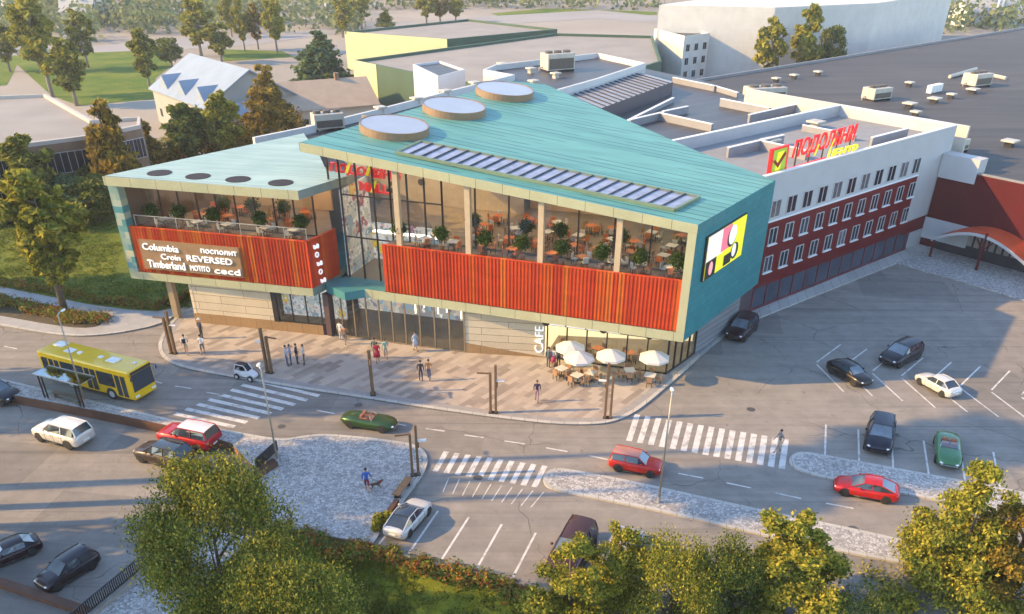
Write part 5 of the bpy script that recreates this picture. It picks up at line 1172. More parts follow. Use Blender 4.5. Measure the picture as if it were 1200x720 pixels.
# ================================================================== VEHICLES
TYRE = pm((.018, .018, .018), .8, 0, .2, 6, name='tyre_rubber'); RIM = pm((.62, .62, .63), .3, .35, .1, 4, name='alloy'); CARGLASS = pm((.03, .04, .055), .05, 0, .2, 1, .0, .8, name='car_glass')
SCREEN = pm((.13, .16, .19), .06, 0, .35, 1.2, .0, 1., name='windscreen_sky_glass')  # sky reflection put into the glass colour
LIGHTW = pm((.75, .76, .78), .15, 0, .05, 3, name='headlamp'); LIGHTR = pm((.35, .02, .015), .2, 0, .1, 3, name='tail_lamp'); CHROME = pm((.6, .6, .6), .15, .9, .05, 2, name='chrome'); BLACK = pm((.02, .02, .022), .5, 0, .1, 3, name='black_trim'); SKIRT = pm((.6, .6, .62), .4, .1, .05, 3, name='roof_silver')
#            x (rear -.5 .. front .5), sill z, shoulder z, half width factor
SHAPES = {
 'saloon': dict(L=4.5, W=1.82, H=1.42, st=[(-.5, .48, .72, .66), (-.485, .30, .92, .84), (-.43, .22, .99, .96), (-.25, .18, .98, 1), (0, .18, .95, 1), (.2, .18, .92, 1), (.33, .18, .86, .98), (.43, .2, .77, .92), (.485, .26, .64, .76), (.5, .36, .54, .58)], gh=(-.40, -.24, .06, .24), ws=(-.30, .30)),
 'hatch': dict(L=4.3, W=1.84, H=1.56, st=[(-.5, .48, .82, .74), (-.485, .32, 1.02, .88), (-.43, .24, 1.06, .97), (-.25, .2, 1.04, 1), (0, .2, 1.0, 1), (.2, .2, .98, 1), (.33, .2, .92, .98), (.43, .22, .83, .93), (.485, .28, .70, .78), (.5, .38, .58, .6)], gh=(-.475, -.37, .05, .24), ws=(-.30, .31)),
 'suv': dict(L=4.45, W=1.9, H=1.70, st=[(-.5, .52, .95, .84), (-.49, .38, 1.12, .93), (-.44, .30, 1.16, .98), (-.25, .28, 1.15, 1), (0, .28, 1.12, 1), (.2, .28, 1.10, 1), (.33, .28, 1.06, .98), (.43, .30, .99, .95), (.485, .36, .86, .86), (.5, .46, .7, .72)], gh=(-.485, -.43, .06, .22), ws=(-.30, .31)),
 'coupe': dict(L=4.6, W=1.88, H=1.38, st=[(-.5, .46, .72, .68), (-.485, .30, .88, .86), (-.43, .22, .95, .97), (-.25, .18, .96, 1), (0, .18, .92, 1), (.2, .18, .88, 1), (.33, .18, .82, .98), (.43, .2, .73, .92), (.485, .26, .60, .76), (.5, .36, .50, .58)], gh=(-.46, -.20, .05, .25), ws=(-.30, .31)),
 'open': dict(L=4.4, W=1.66, H=1.16, st=[(-.5, .46, .60, .40), (-.485, .34, .70, .66), (-.42, .24, .80, .88), (-.25, .18, .84, .98), (-.05, .18, .80, .98), (.12, .18, .80, .98), (.28, .18, .80, .98), (.40, .2, .72, .90), (.475, .28, .58, .66), (.5, .38, .48, .40)], gh=None, ws=(-.29, .29)),
}
def name_k(s): return 'white' not in s and 'silver' not in s
def car_parts(kind, paint, roof=None, rim=None, label='', parent=None):
    S = SHAPES[kind]; L, Wd, H = S['L'], S['W'], S['H']; hw = Wd / 2; root = parent
    mb = MB(); P = []; st = S['st']
    def shoulder(x):
        for a, b in zip(st, st[1:]):
            if a[0] <= x <= b[0]: k = (x - a[0]) / (b[0] - a[0]); return a[2] + (b[2] - a[2]) * k, a[3] + (b[3] - a[3]) * k
        return st[0][2], st[0][3]
    for x, zb, zs, f in st:
        w = hw * f; half = [(.55 * w, zb), (.93 * w, zb + .03), (w, zb + .16), (w * 1.0, zb + (zs - zb) * .62), (.955 * w, zs - .05), (.80 * w, zs + .005), (.38 * w, zs + .035)]
        P += [(x * L, y, z) for y, z in half] + [(x * L, -y, z) for y, z in half[::-1]]
    n = 14; F = []
    for i in range(len(st) - 1):
        F += [(i * n + k, i * n + (k + 1) % n, (i + 1) * n + (k + 1) % n, (i + 1) * n + k) for k in range(n)]
    F += [tuple(range(n))[::-1], tuple(range((len(st) - 1) * n, len(st) * n))]
    mb.add(P, F, 0)
    rw = .335 if kind != 'open' else .31
    if kind == 'suv': rw = .37
    for wx in S['ws']:
        for s in (-1, 1):
            z, f = shoulder(wx); y = s * (hw * f + .006)
            pts = [(wx * L + (rw + .075) * math.cos(t), y, rw + (rw + .075) * math.sin(t)) for t in [math.pi * i / 12 for i in range(-1, 14)]]
            mb.add(pts, [tuple(range(len(pts)))[::s]], 1)
    if kind != 'open':
        for s in (-1, 1):
            for fx in (-.20, -.02, .155): mb.box(fx * L - .009, fx * L + .009, s * hw - .006, s * hw + .006, .30, shoulder(fx)[0] - .12, 1)
            for fx in (-.15, .03): mb.box(fx * L - .07, fx * L + .05, s * hw - .004, s * hw + .018, shoulder(fx)[0] - .27, shoulder(fx)[0] - .235, 1)
            mb.box(-.2 * L, .17 * L, s * hw - .02, s * hw + .008, .20, .30, 1)
    body = mb.build('body', [paint, BLACK], root, True, False)
    for wx in S['ws']:
        for s in (-1, 1):
            f = shoulder(wx)[1]; w = MB(); w.wheel((wx * L, s * (hw * f - .085), rw), rw, .22); wo = w.build('wheel', TYRE, root, False, False)
            q = MB(); yy = s * (hw * f + .028); q.wheel((wx * L, yy - s * .02, rw), rw * .74, .03, 14); q.build('rim', rim or RIM, wo, False, False)
            sp = MB()
            for k in range(5):
                a = 2 * math.pi * k / 5; sp.poly([(wx * L + rw * .15 * math.cos(a - .5), yy + s * .003, rw + rw * .15 * math.sin(a - .5)), (wx * L + rw * .56 * math.cos(a - .16), yy + s * .003, rw + rw * .56 * math.sin(a - .16)), (wx * L + rw * .56 * math.cos(a + .16), yy + s * .003, rw + rw * .56 * math.sin(a + .16)), (wx * L + rw * .15 * math.cos(a + .5), yy + s * .003, rw + rw * .15 * math.sin(a + .5))], 0)
            sp.build('spoke_gap', BLACK, wo, False, False)
    if S['gh']:
        a, b, c, d = S['gh']; za, zd = shoulder(a)[0] + .0, shoulder(d)[0]; zm = shoulder((b + c) / 2)[0] - .02
        wb, wt = hw * .93, hw * .70; wa, wd = hw * .80, hw * .82
        B = [(a * L, wa, za), (b * L, wb, zm), (c * L, wb, zm), (d * L, wd, zd)]; Tt = [(b * L, wt, H - .035), ((b + c) / 2 * L, wt * 1.02, H - .02), (c * L, wt * .97, H - .05)]
        pos = B + Tt; P = pos + [(x, -y, z) for x, y, z in pos]
        g = MB(); g.add(P, [(0, 1, 4), (1, 2, 6, 5, 4), (2, 3, 6), (7, 11, 8), (8, 11, 12, 13, 9), (9, 13, 10)], 0); g.build('side_window', CARGLASS, root, False, False)
        g = MB(); g.add([P[3], P[10], P[13], P[6]], [(0, 1, 2, 3)]); g.build('windscreen', SCREEN, root, False, False)
        g = MB(); g.add([P[0], P[4], P[11], P[7]], [(0, 1, 2, 3)]); g.build('rear_window', SCREEN if name_k(label) else CARGLASS, root, False, False)
        r = MB(); up = .03
        R_ = [(b * L - .05, wt * .96, H - .03), ((b + c) / 2 * L, wt, H + .0), (c * L + .06, wt * .95, H - .055)]
        rows = []
        for x, w_, z in R_: rows.append([(x, w_ + .03, z - .03), (x, w_ * .8, z + .035), (x, 0, z + .055), (x, -w_ * .8, z + .035), (x, -w_ - .03, z - .03)])
        PP = [p for q_ in rows for p in q_]; FF = [(i * 5 + k, (i + 1) * 5 + k, (i + 1) * 5 + k + 1, i * 5 + k + 1) for i in range(2) for k in range(4)]
        r.add(PP, [f[::-1] for f in FF]); r.build('roof', roof or paint, root, True, False)
        pl = MB()
        for s in (-1, 1):
            def pp(v, o=.012): return (v[0], s * (v[1] + o), v[2] + .008)
            pl.tube([pp(B[0]), pp(Tt[0])], .045, 4); pl.tube([pp(B[3]), pp(Tt[2])], .038, 4)
            m0 = Vector(B[1]).lerp(Vector(B[2]), .48); m1 = Vector(Tt[1]); pl.tube([pp(m0), pp(m1)], .035, 4); pl.tube([pp(Tt[0]), pp(Tt[1]), pp(Tt[2])], .035, 4)
            pl.tube([pp(B[0]), pp(B[1]), pp(B[2]), pp(B[3])], .025, 4)
        pl.build('pillar', paint, root, False, False)
        for s in (-1, 1):
            m = MB(); m.ball((c * L + .32, s * (hw + .07), zm + .12), (.10, .10, .075), 0, 8, 5); m.build('mirror', paint, root, True, False)
    else:
        z = shoulder(-.05)[0]
        k = MB(); k.box(-.16 * L, .10 * L, -.52, .52, z - .05, z + .052, 0); k.build('cockpit', pm((.10, .02, .02), .6, 0, .15, 3, name='red_leather'), root, False, False)
        for s in (-1, 1):
            m = MB(); m.box(-.13 * L, -.085 * L, s * .27 - .2, s * .27 + .2, z, z + .30, 0); m.box(-.085 * L, .0, s * .27 - .2, s * .27 + .2, z + .02, z + .10, 0); m.build('seat', pm((.30, .12, .07), .6, 0, .1, 3, name='tan_leather'), root, False, False, .03)
        m = MB(); m.add([(.10 * L, -.62, z + .02), (.10 * L, .62, z + .02), (.055 * L, .52, z + .36), (.055 * L, -.52, z + .36)], [(0, 1, 2, 3)]); m.build('windscreen', m_glass((.7, .8, .85), .2, 'screen_glass') if 'screen_glass' not in bpy.data.materials else bpy.data.materials['screen_glass'], root, False, False)
        m = MB(); m.tube([(.10 * L, -.62, z + .02), (.055 * L, -.52, z + .36), (.055 * L, .52, z + .36), (.10 * L, .62, z + .02)], .022, 5); m.build('screen_frame', CHROME, root, False, False)
        m = MB(); m.box(.492 * L, .508 * L, -.52, .52, .40, .48, 0); m.build('front_bumper', CHROME, root, False, False, .02); m = MB(); m.box(-.508 * L, -.492 * L, -.52, .52, .42, .50, 0); m.build('rear_bumper', CHROME, root, False, False, .02)
    for s in (-1, 1):
        zz, f = shoulder(.455); m = MB(); m.ball((.462 * L, s * hw * f * .72, zz - .10), (.13, .17, .075), 0, 8, 5); m.build('headlight', LIGHTW, root, True, False)
        zz, f = shoulder(-.487); m = MB(); m.ball((-.485 * L, s * hw * f * .74, zz - .13), (.05, .20, .085), 0, 8, 5); m.build('tail_light', LIGHTR, root, True, False)
    if kind != 'open':
        zz = st[-2][2]; m = MB(); m.box(.488 * L, .505 * L, -.42, .42, .36, .50, 0); m.build('grille', BLACK, root, False, False, .02)
        m = MB(); m.box(-.508 * L, -.494 * L, -.26, .26, .56, .67, 0); m.build('number_plate', WHITE, root, False, False)
def car(name, kind, label, rear, front, col, z=0., roof=None, rim=None, metal=.25, cat='car', sc=1.):
    a, b = G(*rear, z), G(*front, z); c = (a + b) / 2; t = thing(name, label, cat, c, math.atan2(b.y - a.y, b.x - a.x))
    car_parts(kind, car_paint(col, metal), roof, rim, label, t); sc = max(.8, min(1.02, (b - a).length / SHAPES[kind]['L'] * 1.04)); t.scale = (sc, sc, sc); return t
DK = (.012, .010, .013)
car('parked_car', 'hatch', 'dark car cut off by the left edge beside the retaining wall', (-26, 463), (20, 473), DK, LOTZ)
car('parked_car', 'suv', 'white crossover with dark rear window alone in the lower car park', (103, 523), (51, 509), (.62, .58, .52), LOTZ, pm((.66, .66, .66), .3, .1, .05, 2, name='white_roof'))
car('parked_car', 'hatch', 'dark brown crossover parked beside the red silver roofed car', (222, 547), (167, 533), (.05, .030, .022), LOTZ, CARGLASS)
car('parked_car', 'suv', 'red car with pale silver roof by the end of the retaining wall', (254, 527), (194, 514), (.40, .012, .02), LOTZ, SKIRT)
car('parked_car', 'saloon', 'dark maroon saloon cut off by the left edge at the bottom', (46, 641), (-22, 668), (.018, .006, .011), LOTZ)
car('parked_car', 'hatch', 'dark estate car with pale windscreen in the bottom left of the lower car park', (112, 656), (50, 694), (.016, .011, .016), LOTZ)
car('parked_car', 'coupe', 'silver white saloon parked in the first bay beside the ornamental grass', (461, 634), (496, 594), (.55, .54, .53), 0, CARGLASS)
car('classic_convertible', 'open', 'dark green open classic car driving in front of the plaza', (404, 495), (464, 504), (.03, .075, .02), 0, None, RIM, .4)
car('moving_car', 'suv', 'bright red car with reddish pale roof passing the median island', (717, 545), (773, 556), (.50, .022, .015), 0, pm((.42, .2, .17), .3, .1, .1, 2, name='pinkish_roof'))
car('moving_car', 'coupe', 'low bright red saloon driving towards the crossing below the car park island', (1050, 586), (977, 572), (.50, .012, .012), 0)
car('parked_car', 'saloon', 'black saloon parked nose down in the herringbone bays', (974, 432), (1015, 455), (.010, .007, .008), 0)
car('parked_car', 'hatch', 'dark car nosed towards the camera in the upper herringbone bays', (1071, 414), (1036, 431), (.012, .010, .014), 0)
car('parked_car', 'saloon', 'white saloon in the herringbone bays with its tail towards the camera', (1118, 468), (1077, 445), (.60, .58, .54), 0)
car('parked_car', 'hatch', 'dark blue car parked above the car park island', (1032, 500), (1026, 537), (.014, .012, .022), 0)
car('classic_convertible', 'open', 'bright green open classic car parked nose down above the car park island', (1107, 515), (1110, 553), (.06, .18, .075), 0, None, RIM, .3)
car('parked_car', 'hatch', 'maroon black car waiting alone at the corner under the teal wall', (881, 379), (855, 405), (.022, .006, .009), 0)
car('parked_car', 'suv', 'brown car half hidden behind the yellow green trees at the bottom', (684, 630), (654, 682), (.06, .02, .015), 0)
car('parked_car', 'coupe', 'pale grey car half hidden behind the slim tree at the bottom', (740, 630), (712, 690), (.5, .5, .52), 0)

# bus
BUSY = car_paint((.76, .47, .004), .0); a, b = G(54, 447), G(160.5, 475); u = (b - a).normalized(); pL = (b - a).length; c = (a + b) / 2 + Vector((-u.y, u.x, 0)) * 1.15
bus = thing('city_bus', 'long yellow city bus with dark windows and doors standing at the stop', 'bus', c, math.atan2(u.y, u.x))
BL, BW, BH = pL, 2.32, 2.75; h = BL / 2
mb = MB(); mb.box(-h, h, -BW / 2, BW / 2, .32, BH, 0); mb.build('body', BUSY, bus, False, False, .14)
m = MB()
for s in (-1, 1):
    for k in range(9): x = -h + .9 + k * 1.02; m.box(x - .012, x + .012, s * BW / 2 - .01, s * BW / 2 + .004, .36, 1.08, 0)
    m.box(-h + .2, h - .2, s * BW / 2 - .01, s * BW / 2 + .005, .33, .40, 0)
m.build('panel_seams', BLACK, bus, False, False)
for s in (-1, 1):
    for x0, x1 in ((-h + .35, -h + 1.0), (-h + 2.35, -h + 4.75), (-h + 6.15, h - 1.75)):
        if s > 0: continue
        m = MB(); m.box(x0, x1, s * BW / 2 - .012, s * BW / 2 + .012, 1.12, 2.28, 0); m.build('side_window', CARGLASS, bus, False, False)
m = MB(); m.box(-h + .4, h - .6, BW / 2 - .012, BW / 2 + .012, 1.12, 2.28, 0); m.build('side_window', CARGLASS, bus, False, False)
for x0, x1 in ((-h + 1.1, -h + 2.25), (-h + 4.85, -h + 6.05), (h - 1.65, h - .5)):
    m = MB(); m.box(x0, x1, -BW / 2 - .02, -BW / 2 + .01, .42, 2.36, 0); o = m.build('door', BUSY, bus, False, False)
    for k in range(2):
        w = (x1 - x0) / 2; m = MB(); m.box(x0 + w * k + .06, x0 + w * (k + 1) - .05, -BW / 2 - .03, -BW / 2 - .015, .52, 2.28, 0); m.build('door_pane', CARGLASS, o, False, False)
m = MB(); m.add([(h + .012, -BW / 2 + .1, 1.02), (h + .012, BW / 2 - .1, 1.02), (h + .012, BW / 2 - .14, 2.42), (h + .012, -BW / 2 + .14, 2.42)], [(0, 1, 2, 3)]); m.build('windscreen', CARGLASS, bus, False, False)
m = MB(); m.box(h - .01, h + .014, -BW / 2 + .12, BW / 2 - .12, 2.44, 2.66, 0); m.build('destination_display', BLACK, bus, False, False)
for s in (-1, 1):
    m = MB(); m.box(h - .02, h + .025, s * .85 - .2, s * .85 + .2, .55, .72, 0); m.build('headlight', LIGHTW, bus, False, False)
    m = MB(); m.box(-h - .02, -h + .02, s * .95 - .1, s * .95 + .1, .7, 1.2, 0); m.build('tail_light', LIGHTR, bus, False, False)
    m = MB(); m.tube([(h - .05, s * (BW / 2 - .05), 2.5), (h + .25, s * (BW / 2 + .12), 2.45), (h + .25, s * (BW / 2 + .14), 2.15)], [.03, .03, .07], 5); m.build('mirror', BLACK, bus, False, False)
    for x in (-h + 2.75 if False else -h + 3.0, h - 2.35):
        m = MB(); m.cyl((0, 0), .52, 0, .012, 20, 0, None, Matrix.Translation((x, s * (BW / 2 + (.012 if s > 0 else 0)), .46)) @ Matrix.Rotation(R(90), 4, 'X')); m.build('wheel_arch', BLACK, bus, False, False)
        m = MB(); m.wheel((x, s * (BW / 2 - .1), .44), .44, .26); wo = m.build('wheel', TYRE, bus, False, False); m = MB(); m.wheel((x, s * (BW / 2 + .02), .44), .27, .05, 14); m.build('rim', RIM, wo, False, False)
for x, y, sx, sy, hh in ((-h + 1.0, .45, 1.0, .8, .1), (-h + 2.6, -.1, .8, .7, .08), (-h + 3.6, -.1, .35, .35, .1), (h - 3.9, 0, .35, .35, .1), (h - 2.6, 0, .95, .8, .09), (h - .8, .3, .3, .3, .08)):
    m = MB(); m.box(x - sx / 2, x + sx / 2, y - sy / 2, y + sy / 2, BH, BH + hh, 0); m.build('roof_hatch', WHITE, bus, False, False, .03)

# small electric two-seater
a, b = G(277, 441), G(302, 446); c = (a + b) / 2
mc = thing('microcar', 'tiny white and black open sided electric car beside the plaza kerb', 'microcar', c, math.atan2((b - a).y, (b - a).x))
mc.scale = (.86, .86, .86)
MWHITE = car_paint((.7, .7, .72), 0)
mb = MB(); mb.add([(-1.05, -.38, .3), (1.1, -.40, .3), (1.1, .40, .3), (-1.05, .38, .3), (-1.05, -.34, .85), (1.12, -.34, .62), (1.12, .34, .62), (-1.05, .34, .85), (.45, -.38, .92), (.45, .38, .92), (-.55, -.38, .80), (-.55, .38, .80)], [(3, 2, 1, 0), (1, 2, 6, 5), (3, 0, 4, 7), (0, 1, 5, 8, 10, 4), (2, 3, 7, 11, 9, 6), (5, 6, 9, 8), (8, 9, 11, 10), (10, 11, 7, 4)]); mb.build('body', MWHITE, mc, False, False, .05)
m = MB(); m.box(-.85, .15, -.36, .36, 1.42, 1.50, 0); m.build('roof', BLACK, mc, False, False, .04)
m = MB(); m.add([(.46, -.36, .92), (.46, .36, .92), (.12, .32, 1.44), (.12, -.32, 1.44)], [(0, 1, 2, 3)]); m.build('windscreen', CARGLASS, mc, False, False); m = MB(); m.add([(-.98, -.32, .86), (-.98, .32, .86), (-.82, .3, 1.43), (-.82, -.3, 1.43)], [(0, 3, 2, 1)]); m.build('rear_window', CARGLASS, mc, False, False)
for s in (-1, 1):
    m = MB(); m.tube([(.5, s * .38, .92), (.12, s * .36, 1.46), (-.82, s * .34, 1.46), (-1.02, s * .36, .84)], .04, 5); m.build('side_arch', MWHITE, mc, False, False)
    m = MB(); m.ball((.95, s * .27, .62), (.1, .1, .08), 0, 8, 5); m.build('headlight', LIGHTW, mc, True, False)
    for x in (-.72, .78):
        m = MB(); m.wheel((x, s * .52, .28), .28, .15, 14); wo = m.build('wheel', TYRE, mc, False, False); m = MB(); m.wheel((x, s * .58, .28), .16, .05, 12); m.build('rim', RIM, wo, False, False)
        m = MB(); m.tube([(x - .26, s * .52, .46), (x, s * .52, .60), (x + .26, s * .52, .46)], .05, 4); m.build('mudguard', BLACK, mc, False, False)
m = MB(); m.box(-.45, -.1, -.25, .25, .8, .95, 0); m.box(-.5, -.4, -.25, .25, .9, 1.3, 0); m.build('seat', BLACK, mc, False, False, .03)

# ================================================================== PEOPLE
SKIN = pm((.42, .24, .16), .6, 0, .05, 4, name='skin'); SKIN2 = pm((.30, .17, .11), .6, 0, .05, 4, name='tanned_skin')
def body_mesh(pose):
    """pose: dict of joint positions (x forward, y left, z up; 1.78 m tall)"""
    J = dict(pelvis=(0, 0, .94), waist=(0, 0, 1.10), chest=(.015, 0, 1.30), neck=(.0, 0, 1.50), throat=(.01, 0, 1.56), head=(.03, 0, 1.64), crown=(.01, 0, 1.75),
             sl=(0, .17, 1.44), el=(-.03, .24, 1.16), wl=(.05, .25, .91), kl=(.02, .095, .50), hl=(0, .09, .90), al=(-.02, .10, .09), tl=(.14, .12, .04))
    for k in ('sl', 'el', 'wl', 'kl', 'hl', 'al', 'tl'): J[k[0] + 'r'] = (J[k][0], -J[k][1], J[k][2])
    J.update(pose)
    rad = dict(pelvis=(.135, .105), waist=(.125, .095), chest=(.15, .11), neck=(.055, .055), throat=(.052, .052), head=(.082, .095), crown=(.06, .07), s=(.066, .066), e=(.044, .044), w=(.032, .03), h=(.088, .088), k=(.060, .062), a=(.044, .044), t=(.035, .03))
    names = list(J); idx = {n: i for i, n in enumerate(names)}
    E = [('pelvis', 'waist'), ('waist', 'chest'), ('chest', 'neck'), ('neck', 'throat'), ('throat', 'head'), ('head', 'crown')]
    for s in 'lr': E += [('chest', 's' + s), ('s' + s, 'e' + s), ('e' + s, 'w' + s), ('pelvis', 'h' + s), ('h' + s, 'k' + s), ('k' + s, 'a' + s), ('a' + s, 't' + s)]
    me = bpy.data.meshes.new('b'); me.from_pydata([J[n] for n in names], [(idx[a], idx[b]) for a, b in E], []); o = bpy.data.objects.new('b', me); C.objects.link(o)
    sk = o.modifiers.new('s', 'SKIN'); sk.use_smooth_shade = True; sk.branch_smoothing = .6
    for n, sv in zip(names, me.skin_vertices[0].data): sv.radius = rad.get(n) or rad[n[0]]; sv.use_root = n == 'pelvis'
    o.modifiers.new('u', 'SUBSURF').levels = 1; o.modifiers['u'].render_levels = 1
    dg = bpy.context.evaluated_depsgraph_get(); m = bpy.data.meshes.new_from_object(o.evaluated_get(dg)); bpy.data.objects.remove(o)
    segs = [(Vector(J[a]), Vector(J[b]), a, b) for a, b in E]
    def lab(p):
        best = None
        for a, b, na, nb in segs:
            d = b - a; t = max(0, min(1, (p - a).dot(d) / d.length_squared)); q = (p - a - d * t).length
            if best is None or q < best[0]: best = (q, na, nb, t)
        _, na, nb, t = best
        if na[0] == 'a' and nb[0] == 't' or (na[0] == 'k' and nb[0] == 'a' and t > .9): return 3
        if nb in ('throat', 'head', 'crown'): return 0
        if na[0] == 'e' and nb[0] == 'w': return 4
        if na[0] == 'k' and nb[0] == 'a': return 5
        if na == 'pelvis' and nb[0] == 'h' or na[0] == 'h' or (na == 'pelvis' and nb == 'waist' and t < .35): return 2
        return 1
    mi = [lab(p.center) for p in m.polygons]
    vs = [tuple(v.co) for v in m.vertices]; fs = [tuple(p.vertices) for p in m.polygons]
    mb = MB(); mb.v, mb.f, mb.m = vs, fs, mi
    for s in 'lr':                                   # palm, four fingers, thumb
        w, e_ = Vector(J['w' + s]), Vector(J['e' + s]); d = (w - e_).normalized(); sd = Vector((1, 0, 0)); sd = (sd - d * sd.dot(d)).normalized(); up = d.cross(sd)
        mb.tube([w - d * .02, w + d * .05, w + d * .09], [.03, .036, .03], 6, 0)
        for k in range(4):
            o_ = w + d * .085 + sd * (.030 - .02 * k); ln = (.065, .075, .07, .055)[k]; mb.tube([o_, o_ + d * ln * .55, o_ + d * ln + up * .012 * (1 if s == 'l' else -1)], [.0095, .009, .007], 5, 0)
        o_ = w + d * .03 + sd * .03; mb.tube([o_, o_ + d * .03 + sd * .02, o_ + d * .065 + sd * .022], [.012, .010, .008], 5, 0)
    hd = Vector(J['head'])
    mb.ball(hd + Vector((.098, 0, -.015)), (.016, .013, .022), 0, 6, 4)
    for s in (-1, 1):
        mb.ball(hd + Vector((.088, s * .032, .018)), (.01, .014, .009), 6, 6, 4); mb.ball(hd + Vector((0, s * .088, 0)), (.02, .012, .03), 0, 6, 4)
    mb.box(hd.x + .088, hd.x + .094, -.024, .024, hd.z - .062, hd.z - .054, 6)
    return mb, J
POSES = {
 'stand': {}, 'walk': dict(kl=(.16, .09, .50), al=(.24, .09, .10), tl=(.38, .10, .07), kr=(-.02, -.09, .48), ar=(-.26, -.09, .14), tr=(-.14, -.10, .04), el=(-.16, .22, 1.2), wl=(-.12, .23, .95), er=(.10, -.22, 1.2), wr=(.26, -.2, 1.02)),
 'walk2': dict(kr=(.15, -.09, .50), ar=(.20, -.09, .10), tr=(.34, -.10, .07), kl=(-.03, .09, .48), al=(-.24, .09, .13), tl=(-.12, .10, .04), er=(-.15, -.22, 1.2), wr=(-.1, -.23, .95), el=(.10, .22, 1.2), wl=(.24, .2, 1.0)),
 'talk': dict(el=(.08, .24, 1.2), wl=(.28, .14, 1.22), kr=(.05, -.11, .50), ar=(.04, -.15, .09), tr=(.19, -.18, .04)),
 'point': dict(el=(.22, .26, 1.40), wl=(.46, .28, 1.48), kr=(.04, -.11, .50), ar=(.0, -.15, .09), tr=(.15, -.18, .04)),
 'lead': dict(kl=(.12, .09, .50), al=(.16, .09, .10), tl=(.30, .10, .05), ar=(-.18, -.09, .12), kr=(0, -.09, .48), tr=(-.05, -.10, .04), er=(.05, -.26, 1.18), wr=(.18, -.30, 1.0)),
}
_pb = {}
def cloth(c): return pm(c, .8, 0, .1, 8, name='cloth')
def person(label, foot, face, pose, top, legs, sleeves=True, shorts=False, hair=(.05, .03, .02), skirt=False, bag=None, hat=None, sc=1.07, skin=None, group=None):
    """face: heading in degrees, 0 = to the right of the picture, -90 = towards the camera"""
    if pose not in _pb: _pb[pose] = body_mesh(POSES[pose])
    mb, J = _pb[pose]; g = G(*foot, .1); t = thing('person', label, 'person', g, R(face), group); t.scale = (sc, sc, sc)
    sk = skin or SKIN; o = mb.build('body', [sk, cloth(top), cloth(legs), cloth((.04, .035, .035)), sk if not sleeves else cloth(top), sk if shorts else cloth(legs), cloth((.01, .01, .01))], t, True, False)
    hd = Vector(J['head']); m = MB(); m.ball(hd + Vector((-.018, 0, .045)), (.098, .092, .10), 0, 10, 6)
    if hair is not None: m.build('hair', cloth(hair), t, True, False)
    if hat: m = MB(); m.cyl((hd.x, hd.y), .17, hd.z + .06, hd.z + .075, 12); m.cyl((hd.x, hd.y), .10, hd.z + .07, hd.z + .17, 12, 0, .085); m.build('hat', cloth(hat), t, False, False)
    if skirt: m = MB(); m.cyl((0, 0), .24, .55, 1.02, 14, 0, .15); m.build('skirt', cloth(legs if skirt is True else skirt), t, True, False)
    if bag: m = MB(); m.box(-.27, -.11, -.13, .13, 1.08, 1.46, 0); m.build('backpack', cloth(bag), t, False, False, .04)
    return t
NAVY, JEAN, KHAKI, GREY_, WHT, BLK = (.03, .035, .07), (.06, .09, .17), (.16, .12, .08), (.12, .12, .13), (.6, .6, .58), (.02, .02, .025)
person('person in white shirt with a dark backpack walking near the plaza corner', (219.5, 416), 100, 'walk', WHT, (.35, .27, .2), False, True, bag=BLK)
person('person in white shirt and grey shorts beside the one with the backpack', (238.5, 416), 95, 'walk2', (.65, .64, .66), (.17, .15, .14), False, True)
person('person with white hat and dark navy jacket near the stone plinth corner', (237, 397), 60, 'stand', NAVY, BLK, True, False, hat=(.65, .62, .58))
person('person in light blue shirt with arm raised in the group near the plaza edge', (337, 429), 20, 'point', (.28, .38, .5), JEAN)
person('person in blue shirt and jeans second in the plaza group of four', (342, 428), 190, 'talk', (.22, .3, .42), JEAN)
person('person in dark navy clothes third in the plaza group of four', (349, 427), 0, 'stand', NAVY, NAVY)
person('person in white top and brown trousers at the right of the plaza group', (357.5, 428), 185, 'talk', (.55, .53, .5), (.10, .08, .08))
person('person in white standing next to the one in orange by the entrance column', (400, 399), 70, 'stand', WHT, (.5, .48, .45))
person('person in orange tan top walking to the glass entrance', (405, 404), 80, 'walk', (.45, .22, .10), (.2, .16, .13), False)
person('person in dark green top behind the one in the red dress', (440, 420), 75, 'stand', (.06, .10, .09), (.25, .02, .04))
person('person in a bright red dress on the plaza', (443, 425), -80, 'walk2', (.45, .015, .03), (.45, .015, .03), False, True, skirt=True)
person('person in mint green shirt beside the red dress', (452.5, 421), 95, 'walk', (.2, .38, .32), (.3, .28, .25), False, True)
person('person in pale blue dress shirt walking along the glass entrance', (487, 412), -20, 'walk2', (.33, .42, .55), (.36, .4, .5), True, True, skirt=True)
person('person in black shirt and dark trousers walking with the one in orange', (493.5, 447), 85, 'stand', BLK, (.03, .04, .07))
person('person in orange shirt and blue jeans walking across the plaza', (503, 446), 85, 'walk', (.5, .19, .06), JEAN, False)
person('person in dark purple jacket walking towards the camera on the plaza', (629, 471), -95, 'walk', (.04, .02, .05), (.3, .16, .2), True, False, (.12, .07, .04))
person('person in dark blue at the left of the three by the cafe corner', (642.5, 431), 60, 'stand', (.07, .10, .14), (.05, .07, .1))
person('person in white top and pink skirt in the middle of the three by the cafe', (648, 431), 60, 'stand', (.6, .55, .55), (.45, .05, .12), False, True, skirt=True)
person('person in grey blue at the right of the three by the cafe corner', (654.5, 430), 120, 'talk', (.09, .12, .14), (.04, .05, .07))
person('person in grey shirt and beige trousers crossing at the right hand crossing', (911, 530.5), 185, 'walk', (.16, .17, .18), (.36, .3, .23), False)
person('person in blue hooded top and dark red shorts walking a dog', (431, 577), 95, 'lead', (.02, .09, .4), (.16, .015, .03), True, True)
